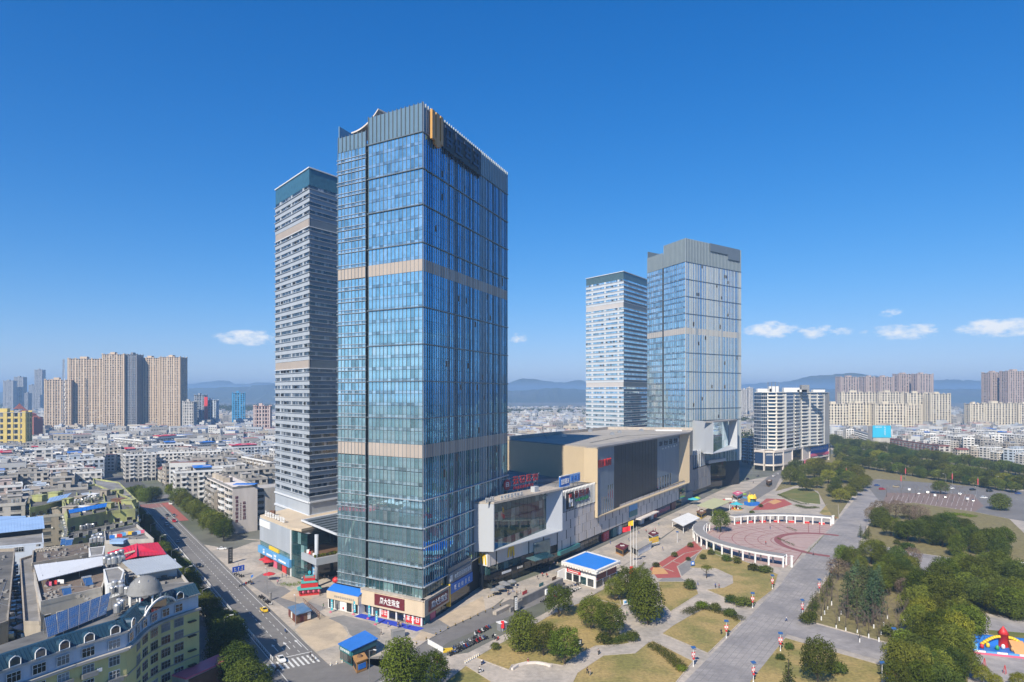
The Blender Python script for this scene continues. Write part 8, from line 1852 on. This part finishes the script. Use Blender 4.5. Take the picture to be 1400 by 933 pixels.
for k, (px, py) in enumerate(((452,838),(483,841),(489,840),(503,847),(513,855))): f = FL_.get(); place(f, (*G(px, py),.15), rr.uniform(-.5,.5), f"teal feather flag {('standing alone on the open forecourt', 'before the shop pavilion door', 'paired with another before the shop pavilion door', 'by the end of the blue carpet', 'out on the paving before the jeweller')[k]}", 1.1); f["category"] = "flag"; f["group"] = "teal feather flags"
bs = thing("road_sign", "blue road direction sign with white arrows by the kerb", "road sign", (*G(326,790),.14), UP - 1.57 + .3); mb = MB(); mb.box(-2.6,2.6,-.06,.06,2.4,4.6); mb.build("panel", M("road_sign_blue", (.01,.08,.5),.5,.04,.5), bs); mb = MB(); fz_ = Facade((-2.6,-.06),(2.6,-.06))
for u in (1.0,2.6,4.2): fz_.box(mb, u - .1, u + .1,2.7,3.8,.01,.04); mb.face([fz_.p(u - .35,3.7,.045), fz_.p(u + .35,3.7,.045), fz_.p(u, 4.25,.045)])
fz_.box(mb, 1.0,1.7,3.0,3.15,.01,.04); fz_.box(mb, 3.5,4.2,3.0,3.15,.01,.04); mb.build("arrow", m_white, bs); mb = MB(); mb.cyl((0,.1,0),(0,.1,5.6),.1, n=6); mb.build("post", m_steel, bs)
bt = thing("totem_sign", "black totem sign at the forecourt entrance", "sign", (*G(315,771),.14),.6); BX("panel", m_black, bt, -.9,.9,-.3,.3,0,7); mb = MB(); fz_ = Facade((-.9,-.3),(.9,-.3)); [scribble(mb, fz_, .3,1.5,1.2 + k * 1.1,2 + k * 1.1,.01,1,.05,430 + k) for k in range(5)]; mb.build("lettering", m_grey, bt)
bt = thing("totem_sign", "slim black and white totem sign by the service road", "sign", (*G(705,838),.1),.5); BX("panel", m_black, bt, -.6,.6,-.25,.25,0,5.6); mb = MB(); fz_ = Facade((-.6,-.25),(.6,-.25)); fz_.box(mb, .1,1.1,.9,5.2,.01,.04); mb.build("face", m_white, bt); mb = MB(); [scribble(mb, fz_, .3,.9,1.3 + k * .75,1.9 + k * .75,.04,1,.04,440 + k) for k in range(5)]; mb.build("lettering", m_blue_dk, bt)
cp = thing("concrete_post", "short round concrete post on the forecourt kerb", "post", (*G(369.5,822),.14)); mb = MB(); mb.cyl((0,0,0),(0,0,2.8),.45, n=10); mb.build("shaft", m_conc, cp); mb = MB(); mb.cyl((0,0,2.8),(0,0,3),.55, n=10); mb.build("cap", m_conc, cp)
bf = thing("kerb_flag", "pair of small blue flags on a pole by the kerb", "flag", (*G(343,799),.14)); mb = MB(); mb.cyl((0,0,0),(0,0,3.6),.05, n=5); mb.build("pole", m_steel, bf); mb = MB(); mb.hexa([(0,-.02,2.2),(.9,-.02,3.0),(.9,.02,3.0),(0,.02,2.2),(0,-.02,3.2),(.9,-.02,3.7),(.9,.02,3.7),(0,.02,3.2)]); mb.build("flag", m_blue, bf)
bc = MB(); fl0.box(bc, u503 - .5, W1_ + 2,.15,.17,1.7,5.2); o = bc.build("blue_carpet", m_bluecarpet); tag(o, "bright blue carpet along the jeweller's shopfront", "carpet")
# median fence: each panel run with posts
mf = thing("median_fence", "long white and grey fence between the carriageways of the main street", "fence", (*st(10,11.75),.03)); mb = MB()
for k in range(150): a = st(6 + k * 2,11.75); p = MB(); p.box(a[0] - .05, a[0] + .05, a[1] - .05, a[1] + .05,.03,1.1); wb(p, "post", m_white, mf)
for z in (.4,.75,1.02): a, b = st(6,11.75), st(304,11.75); mb.bar((*a, z),(*b, z),.05,.05)
wb(mb, "rail", m_white, mf)
# bollards
def make_bollard(m): r = link("bollard", None); mb = MB(); mb.cyl((0,0,0),(0,0,.75),.16, n=7); mb.build("post", m, r); mb = MB(); mb.cyl((0,0,.5),(0,0,.62),.17, n=7); mb.build("band", m_yellow, r); return r
BO = Once(make_bollard(m_black)); BW = Once(make_bollard(m_white))
for a, b, n, o_, lb, g in (((602,865),(684,829),9, BO, "black and yellow bollard along the fan shaped paving", "fan paving bollards"),((556,888),(596,869),4, BO, "black and yellow bollard along the pale triangle paving", "triangle paving bollards"),((636,908),(654,898),8, BW, "white bollard closing the park's corner path", "corner path bollards"),((668,818),(684,812),6, BO, "black and yellow bollard by the cafe parasols", "cafe bollards"),((452,911),(500,898),7, BW, "white bollard along the corner kerb", "corner kerb bollards")):
 for k in range(n): x, y = G(lerp(a[0], b[0], k / (n - 1)), lerp(a[1], b[1], k / (n - 1))); t = o_.get(); place(t, (x, y, .13),0, lb); t["category"] = "bollard"; t["group"] = g
# scooter park fittings
t = thing("site_fence", "white board fence at the scooter park corner", "fence", (*G(595,887),.06)); fz_ = Facade(G(585,881), G(606,893)); [wb(fz_.box(MB(), i * fz_.L / 6 + .03,(i + 1) * fz_.L / 6 - .03,.1,1.6,0,.08), "board", m_white, t) for i in range(6)]
t = thing("ramp_plate", "yellow loading ramp plate in the scooter park", "ramp", (*G(612,890),.06),.5); mb = MB(); mb.hexa([(-1.8,-1.2,0),(1.8,-1.2,0),(1.8,1.2,0),(-1.8,1.2,0),(-1.8,-1.2,.5),(1.8,-1.2,.2),(1.8,1.2,.2),(-1.8,1.2,.5)]); mb.build("plate", m_yellow, t)
t = thing("notice_board", "maroon notice board between the corner tree and scooter park", "notice board", (*G(599,910),.06),.6); BX("board", m_maroon, t, -1.2,1.2,-.06,.06,.6,2.8); mb = MB(); [mb.cyl((x, .1,0),(x, .1,2.8),.06, n=5) for x in (-1,1)]; mb.build("post", m_steel, t)
t = thing("guard_booth", "grey guard booth beside the tallest lawn tree", "booth", (*G(686,862),.06),.6); BX("wall", m_grey, t, -1.2,1.2,-1,1,0,2.4); BX("roof", m_white, t, -1.4,1.4,-1.2,1.2,2.4,2.6)
t = thing("red_banner", "red banner on a post beside the guard booth", "banner", (*G(687,864),.06)); BX("banner", m_flagred, t, -.5,.5,-.03,.03,1,3.4); mb = MB(); mb.cyl((0,.06,0),(0,.06,3.5),.05, n=5); mb.build("post", m_white, t)
# curved stone bench, info boards, flagpoles
t = thing("stone_bench", "curved pale stone bench at the lawn tip", "bench", (*G(728,911),.1)); w = [G(a, b) for a, b in ((700,917),(708,911.5),(720,908.5),(734,908),(746,910),(753,913))]
for a, b in zip(w, w[1:]): p = MB(); p.bar((*a, .4),(*b, .4),.7,.6); wb(p, "seat", m_stone, t)
for px, py, m, lb in ((855,829, m_white, "white half of the info board pair in the tree shade"),(861,828, m_green, "green info board in the tree shade"),(867,826, m_teal, "teal info board in the tree shade"),(947,775, m_blue, "blue info board by the grey path"),(792,885, m_dark, "dark framed notice sign near the lawn tip")):
 t = thing("info_board", lb, "notice board", (*G(px, py),.1),.35); BX("board", m, t, -.9,.9,-.06,.06,.5,2.2); BX("print", m_skyblue if m is m_white else m_white, t, -.5,.5,-.09,-.06,.9,1.8); mb = MB(); [mb.cyl((x, .08,0),(x, .08,2.2),.05, n=4) for x in (-.8,.8)]; mb.build("leg", m_steel, t)
for px, h, m, lb in ((862,19, m_flagred, "flagpole flying a red flag before the mall"),(866,21, m_yellow, "flagpole flying a yellow flag before the mall"),(870,18, None, "bare flagpole beside the two flags")):
 t = thing("flagpole", lb, "flagpole", (*G(px, 780 - (px - 862) * .3),.12)); mb = MB(); mb.cyl((0,0,0),(0,0, h),.12,.06,8); mb.build("pole", m_white, t)
 if m:
  mb = MB()
  for k in range(6 if m is m_flagred else 4): x0, x1 = -k * .55,-(k + 1) * .55; y0, y1 = .25 * math.sin(k * 1.3),.25 * math.sin((k + 1) * 1.3); mb.face([(x0, y0, h - 2.4 - k * .12),(x1, y1, h - 2.4 - (k + 1) * .12),(x1, y1, h - .2 - (k + 1) * .15),(x0, y0, h - .2 - k * .15)])
  mb.build("flag", m, t)
t = thing("flag_plinth", "pale stepped plinth with flowers under the flagpoles", "plinth", (*G(866,781),.1),.4); mb = MB(); mb.box(-3.4,3.4,-2.2,2.2,0,.35); mb.box(-2.6,2.6,-1.6,1.6,.35,.7); mb.build("step", m_stone, t); mb = MB(); [mb.box(-2.4 + k * .7,-2 + k * .7,-1.5,-1.1,.7,1.1) for k in range(7)]; mb.build("flower_pot", m_pink, t, "stuff")
t = thing("red_pillar", "red pillar sign before the flag hedge", "sign", (*G(863,792),.1)); BX("panel", m_red, t, -.6,.6,-.4,.4,0,5); BX("base", m_stone, t, -.8,.8,-.6,.6,0,.4)
# market kiosks and canopies along the mall
def canopy(label, px4, z, roof, name="canopy"):
 w = [G(a, b, z) for a, b in px4]; cx, cy = sum(p[0] for p in w) / 4, sum(p[1] for p in w) / 4; t = thing(name, label, "canopy", (cx, cy, .13)); wb(MB().prism(w, z - .3, z, bottom=True), "roof", roof, t)
 for p in w: q = lerp(Vector(p), Vector((cx, cy)),.07); mb = MB(); mb.cyl((q.x, q.y, .1),(q.x, q.y, z - .3),.16, n=6); wb(mb, "post", m_white, t)
 return t
canopy("white flat canopy over the steps beside the mall", [(918,711),(934,719.5),(957,708),(941,701)], 4.2, m_white); canopy("pale green fabric canopy over the ride area", [(953,691),(974.5,696),(999,686),(976,681)], 6.0, M("pale_green_fabric", (.42,.43,.25),.8,.06,.2))
KS = [([(841,747),(852,752),(860,746),(849,742)], 3.4, m_brownpale, m_maroon, "brown snack kiosk with red roof near the mall doors"),([(886,729),(893,733),(901,729),(893,725)], 3.6, m_white, m_maroon, "white kiosk with dark red roof and clutter near the tunnel mouth"),([(952,699),(959,703),(966,699),(959,696)], 3.4, m_yellow, m_rust, "yellow food kiosk with orange roof under the green canopy"),([(1047,657),(1051,660),(1056,657),(1052,655)], 4, m_brownpale, m_brown, "small brown kiosk beyond the ride area"),([(1001,674),(1008,678),(1016,674),(1009,671)], 4, m_white, m_pink, "white ticket house with purple roof behind the rides")]
for px4, z, wm, rm, lb in KS:
 t, fh_ = hut("kiosk", lb, px4, z, wm, rm); [wb(f.box(MB(),.3, f.L - .3,1.0,2.5,.02,.12), "hatch", m_dark, t) for f in fh_]; mb = MB(); [mb.box(-.8 + k * .5,-.5 + k * .5,-.4,.1, z, z + .5) for k in range(4)]; mb.v = [(x, y, q - .14) for x, y, q in mb.v]; mb.build("roof_box", m_white, t, "stuff")
t, fh_ = hut("subway_entrance", "white walled underpass entrance with dark mouth near the yellow board", [(862,747),(872,752),(892,741),(882,737)], 3.2, m_white, m_roofpale, "entrance"); [wb(f.box(MB(),.6, f.L - .6,.1,2.6,.02,.1), "mouth", m_dark, t) for f in fh_ if f.L < 9]
t = thing("yellow_board", "large yellow and orange festival board above the underpass", "board", (*G(894,748),.1),.75); BX("board", m_yellow, t, -3.8,3.8,-.1,.1,1.5,4.6); mb = MB(); fz_ = Facade((-3.8,-.1),(3.8,-.1)); scribble(mb, fz_, 1,6.6,2.3,3.9,.01,5,.06,450); mb.build("lettering", m_orange, t); BX("edge", m_white, t, -3.8,3.8,-.13,-.1,1.5,1.9); mb = MB(); [mb.cyl((x, .15,0),(x, .15,4.5),.1, n=5) for x in (-3.4,0,3.4)]; mb.build("leg", m_steel, t)
# rides
t = thing("bouncy_tower", "yellow inflatable tower on a blue base in the ride area", "inflatable", (*G(1028,691),.1),.4); BX("base", m_blue, t, -4,4,-3,3,0,2.2)
for sx in (-1,1): mb = MB(); mb.lathe([(.9,2.2),(.95,5.5),(.7,6.2),(.05,7.4)], 10,(sx * 2.4,0)); mb.build("tower", m_yellow, t)
mb = MB(); mb.lathe([(3.2,4.6),(2.9,5.6),(1.8,6.6),(.1,7.2)], 12); mb.build("dome", m_yellow, t); mb = MB(); mb.lathe([(2.0,2.2),(1.7,4.6)], 10); mb.build("wall", m_tealdk, t)
t = thing("carousel", "small carousel with teal umbrella roof in the ride area", "carousel", (*G(1007,697),.1)); mb = MB(); mb.lathe([(4.2,3.4),(.3,4.8),(.1,5.3)], 12); mb.build("roof", m_teal, t); mb = MB(); mb.cyl((0,0,0),(0,0,3.6),.5, n=8); mb.build("column", m_red, t); mb = MB(); mb.cyl((0,0,0),(0,0,.4),3.8, n=14); mb.build("platform", m_orange, t)
for k in range(8): a = k * .785; mb = MB(); mb.box(2.6 * math.cos(a) - .3,2.6 * math.cos(a) + .3,2.6 * math.sin(a) - .5,2.6 * math.sin(a) + .5,.6,1.6); mb.build("seat", (m_red, m_yellow, m_white, m_green)[k % 4], t)
rr3 = random.Random(12); RC = [("lime", m_lime),("yellow", m_yellow),("red", m_red),("white", m_white),("orange", m_orange),("blue", m_skyblue)]
for k in range(14):
 px, py = lerp(985,1024,(k % 7) / 6) + rr3.uniform(-2,2),691 - (k % 7) * 1.6 - (k // 7) * 5 + rr3.uniform(-1,1); cn_, m = RC[k % 6]; t = thing("ride_fence" if k % 2 else "ride_car", f"{cn_} {'play fence panel' if k % 2 else 'ride car'} {('at the canopy end', 'near the canopy', 'beside the carousel', 'past the carousel', 'mid ride area', 'by the bouncy tower', 'behind the bouncy tower')[k % 7]}" + (" in the back line" if k > 6 else " in the front line"), "fence" if k % 2 else "ride", (*G(px, py),.12), rr3.uniform(0,3))
 mb = MB()
 if k % 2: [mb.box(-2 + q * .5,-1.7 + q * .5,-.08,.08,0,1.3) for q in range(9)]; mb.box(-2,2.3,-.05,.05,.9,1.05); mb.build("panel", m, t)
 else: mb.hexa([(-1.3,-.7,.2),(1.3,-.7,.2),(1.3,.7,.2),(-1.3,.7,.2),(-1.1,-.6,1.1),(.6,-.6,1.1),(.6,.6,1.1),(-1.1,.6,1.1)]); mb.build("body", m, t); BX("bumper", m_black, t, -1.4,1.4,-.8,.8,0,.3)
t = thing("shop_parasol", "teal and lime awning cluster at the mall wing doors", "awning", (*G(948,690),.1)); mb = MB(); mb.lathe([(4,3.4),(.2,4.6)], 8); mb.build("canopy", m_teal, t); mb = MB(); mb.lathe([(2.6,3.9),(.2,5.0)], 8,(3,2)); mb.build("canopy", m_lime, t); mb = MB(); mb.cyl((0,0,0),(0,0,4.4),.1, n=5); mb.build("pole", m_steel, t)
# inflatable castle at the photo edge
ic = thing("inflatable_castle", "big colourful inflatable play castle in the yard at the photo edge", "inflatable castle", (*G(1372,893),.1),-.32)
for i in range(6): mb = MB(); mb.box(-8 + i * 2.7,-5.4 + i * 2.7,-3.5,-3.0,.0,1.3); mb.build("front_wall", (m_white, m_skyblue)[i % 2], ic)
BX("mattress", m_pink, ic, -8.2,8.2,-3.6,4,0,.7); BX("floor", m_blue, ic, -8,8,-2.9,3.6,.7,1.0); BX("back_wall", m_blue, ic, -8,8,3.2,4.2,.7,4.4); BX("side_wall", m_skyblue, ic, -8.2,-7.2,-3,4,.7,3.4)
mb = MB(); mb.lathe([(.9,0),(.9,5),(1.1,5.1),(.6,6),(.05,7.2)], 10,(-7.6,3.4)); mb.build("corner_tower", m_skyblue, ic, smooth=True); mb = MB(); mb.lathe([(1.4,.8),(1.3,5.6),(1.5,5.7),(.9,7),(.05,8.6)], 10,(1,3.4)); mb.build("central_tower", m_red, ic, smooth=True)
for sx in (-1,1):
 mb = MB()
 for k in range(8): a, b = k / 8,(k + 1) / 8; h = lambda t: 1.2 + 3.6 * math.sin(math.pi * (.5 + t * .5)); mb.cyl((1 + sx * (1 + a * 4.8),2.6, h(a)),(1 + sx * (1 + b * 4.8),2.6, h(b)),.55, n=8)
 mb.build("arch", m_yellow, ic, smooth=True)
for k in range(7): mb = MB(); x = -5.5 + k * 1.9; mb.lathe([(.1,1),(.55,1.2),(.5,2.2),(.3,2.6),(.05,2.8)], 8,(x, -.5 + (k % 2) * 1.4)); mb.build("soft_post", (m_red, m_yellow, m_green, m_white, m_orange, m_pink, m_lime)[k], ic, smooth=True)
mb = MB(); mb.hexa([(2,-2.5,1),(5.5,-2.5,1),(5.5,2.4,1),(2,2.4,1),(2,-2.5,1.1),(5.5,-2.5,1.1),(5.5,2.4,4),(2,2.4,4)]); mb.build("slide", m_orange, ic); ic.scale = (1,1,.78)
for px, py, lb in ((1346,912, "red wire stand in the inflatable yard"),(1374,922, "second red wire stand nearer the yard's front")): t = thing("wire_stand", lb, "stand", (*G(px, py),.1)); mb = MB(); [mb.cyl((.5 * math.cos(a),.5 * math.sin(a),0),(0,0,2.4),.06, n=4) for a in (0,2.1,4.2)]; mb.build("frame", m_red, t)
t = thing("red_tent", "red striped booth roof at the photo's lower edge under trees", "booth", (*G(1219,934),.1)); mb = MB(); mb.lathe([(1.6,2.2),(.1,3.3)], 6); mb.build("canopy", m_red, t); BX("body", m_blue, t, -1,1,-1,1,0,2.1)
car(1336,873, "silver", "silver car half hidden by trees beside the inflatable castle", .3, "van", None, .1); car(1330,880, "black", "black car half hidden by trees beside the inflatable castle", .3, "suv", None, .1)
for k in range(8): p = G(1380 + (k % 4) * 6,772 + (k // 4) * 3); t = thing("market_table", f"white table in the far park plaza, {('first', 'second', 'third', 'fourth')[k % 4]} of the {('back', 'front')[k // 4]} line", "table", (*p, .1)); BX("top", m_white, t, -1.2,1.2,-.5,.5,.7,.8); mb = MB(); [mb.box(x - .05, x + .05,-.4,.4,0,.7) for x in (-1,1)]; mb.build("leg", m_steel, t)
# the tower's emblem, dark characters, roof curl
em = MB(); fr_em = Facade(T1B, T1C); UE = 4.5
for i, (u0, u1, zlo) in enumerate(((4.2,6.4,158.6),(7.2,9.6,157.0),(10.4,12.2,158.6))):
 em = MB(); fr_em.box(em, u0, u1, zlo, 168.2,.5,1.3); wb(em, "gold_emblem_bar", M("gold_emblem_metal", (.5,.27,.07),.4,.05,.3) if i == 0 else MATS["gold_emblem_metal"], t1)
em = MB(); fr_em.box(em, 6.4,7.2,157.4,159.6,.5,1.25); fr_em.box(em, 9.6,10.4,157.4,159.6,.5,1.25); wb(em, "gold_emblem_bar", MATS["gold_emblem_metal"], t1)
FB("sign_backing", m_black, t1, fr_em, 13.5,46,158.6,167.8,.35,.5); mb = MB(); scribble(mb, fr_em, 14,45.5,160,167.2,.5,4,.3,500,.1); wb(mb, "tower_lettering", m_blue_dk, t1); mb = MB(); scribble(mb, fr_em, 14,45,157.0,159.0,.3,11,.3,510,.3); wb(mb, "tower_lettering", m_dark, t1)
mb = MB(); prev = None
for k in range(15):
 t_ = k / 14; u = lerp(u503 - 8, u503 + 4.6, t_); z = 165.6 + 5.6 * t_ ** 2.2; a, b = fl0.p(u, z, -1), fl0.p(u, z, -9)
 if prev: mb.hexa([prev[0], a, b, prev[1]] + [(x, y, q + .5) for x, y, q in (prev[0], a, b, prev[1])])
 prev = (a, b)
wb(mb, "roof_curl", m_stone, t1)
FB("roof_frame", m_cream, t1, fl0, u503 - .6, u503 + 2.6,159.5,168.4,-6,-2.5); mb = MB()
for k in range(6): fl0.box(mb, u503 - .2, u503 + 2.2,160 + k * 1.4,160.9 + k * 1.4,-2.5,-2.4)
wb(mb, "roof_frame_window", m_white, t1, "stuff"); FB("roof_cradle", m_brownpale, t1, fl0, u503 + 4, u503 + 6,169,171.6,-8,-6)
fr2 = Facade(R2B, R2C); FB("sign_backing", m_silver_dk, t2, fr2,30,70,187,193.2,.42,.7); FB("sign_backing", m_silver_dk, t2, fr2,54,70,183.5,187,.42,.7)
# ---------------------------------------------------------------- the air
hz = MB(); hz.box(-30000,30000,-12000,42000,-1.0,215.0)
m = bpy.data.materials.new("haze_air"); m.use_nodes = True; nt = m.node_tree; nt.nodes.remove(nt.nodes["Principled BSDF"])
pv = nt.nodes.new("ShaderNodeVolumePrincipled"); pv.inputs['Color'].default_value = (.42,.66,.95,1); pv.inputs['Density'].default_value = HAZE; pv.inputs['Anisotropy'].default_value = .2
nt.links.new(pv.outputs[0], nt.nodes["Material Output"].inputs['Volume'])
o = hz.build("haze", m); o["kind"] = "stuff"
# ---------------------------------------------------------------- things alike: told apart by their place
def ordinal(n): return f"{n}{'th' if 10 < n % 100 < 14 else {1: 'st', 2: 'nd', 3: 'rd'}.get(n % 10, 'th')}"
MARK = {"shaded main street trees": ("the corner building", (-80,165)), "sunny main street trees": ("the black totem", G(315,771)), "cypress row": ("the dark ball shrubs", G(1107,850)), "trees before the white terrace": ("the hotel", (-150,360)), "parkway belt trees far side": ("the curved block", (340,800)), "parkway belt trees park side": ("the curved block", (340,800)), "parkway belt trees inner row": ("the curved block", (340,800)), "fan paving bollards": ("the jeweller's corner", T1B), "cafe bollards": ("the jeweller's corner", T1B), "scooters in the near park row": ("the yellow ramp", G(612,890)), "scooters in the middle park row": ("the yellow ramp", G(612,890)), "bicycle park scooters": ("the blue pavilion", G(800,790)), "pavilion wall scooters": ("the totem sign", G(705,838)), "shoppers along the mall": ("the golden arches", (-9,259)), "cedar clump": ("the avenue", G(1148,770)), "avenue end trees": ("the avenue", G(1188,668))}
same = {}
for o in scene.objects:
 if o.parent is None and "label" in o: same.setdefault(o["label"], []).append(o)
for lb, os_ in same.items():
 if len(os_) < 2: continue
 nm, pt = MARK.get(os_[0].get("group"),("the viewer", (0,0)))
 for i, o in enumerate(sorted(os_, key=lambda o: (o.location.x - pt[0]) ** 2 + (o.location.y - pt[1]) ** 2)):
  w = lb.split(); tail = f", {ordinal(i + 1)} nearest {nm}"; keep = 16 - len(tail.split()) + 1
  if len(w) > keep: print("LONG LABEL", lb)
  o["label"] = " ".join(w[:keep]) + tail; o["group"] = o.get("group") or lb
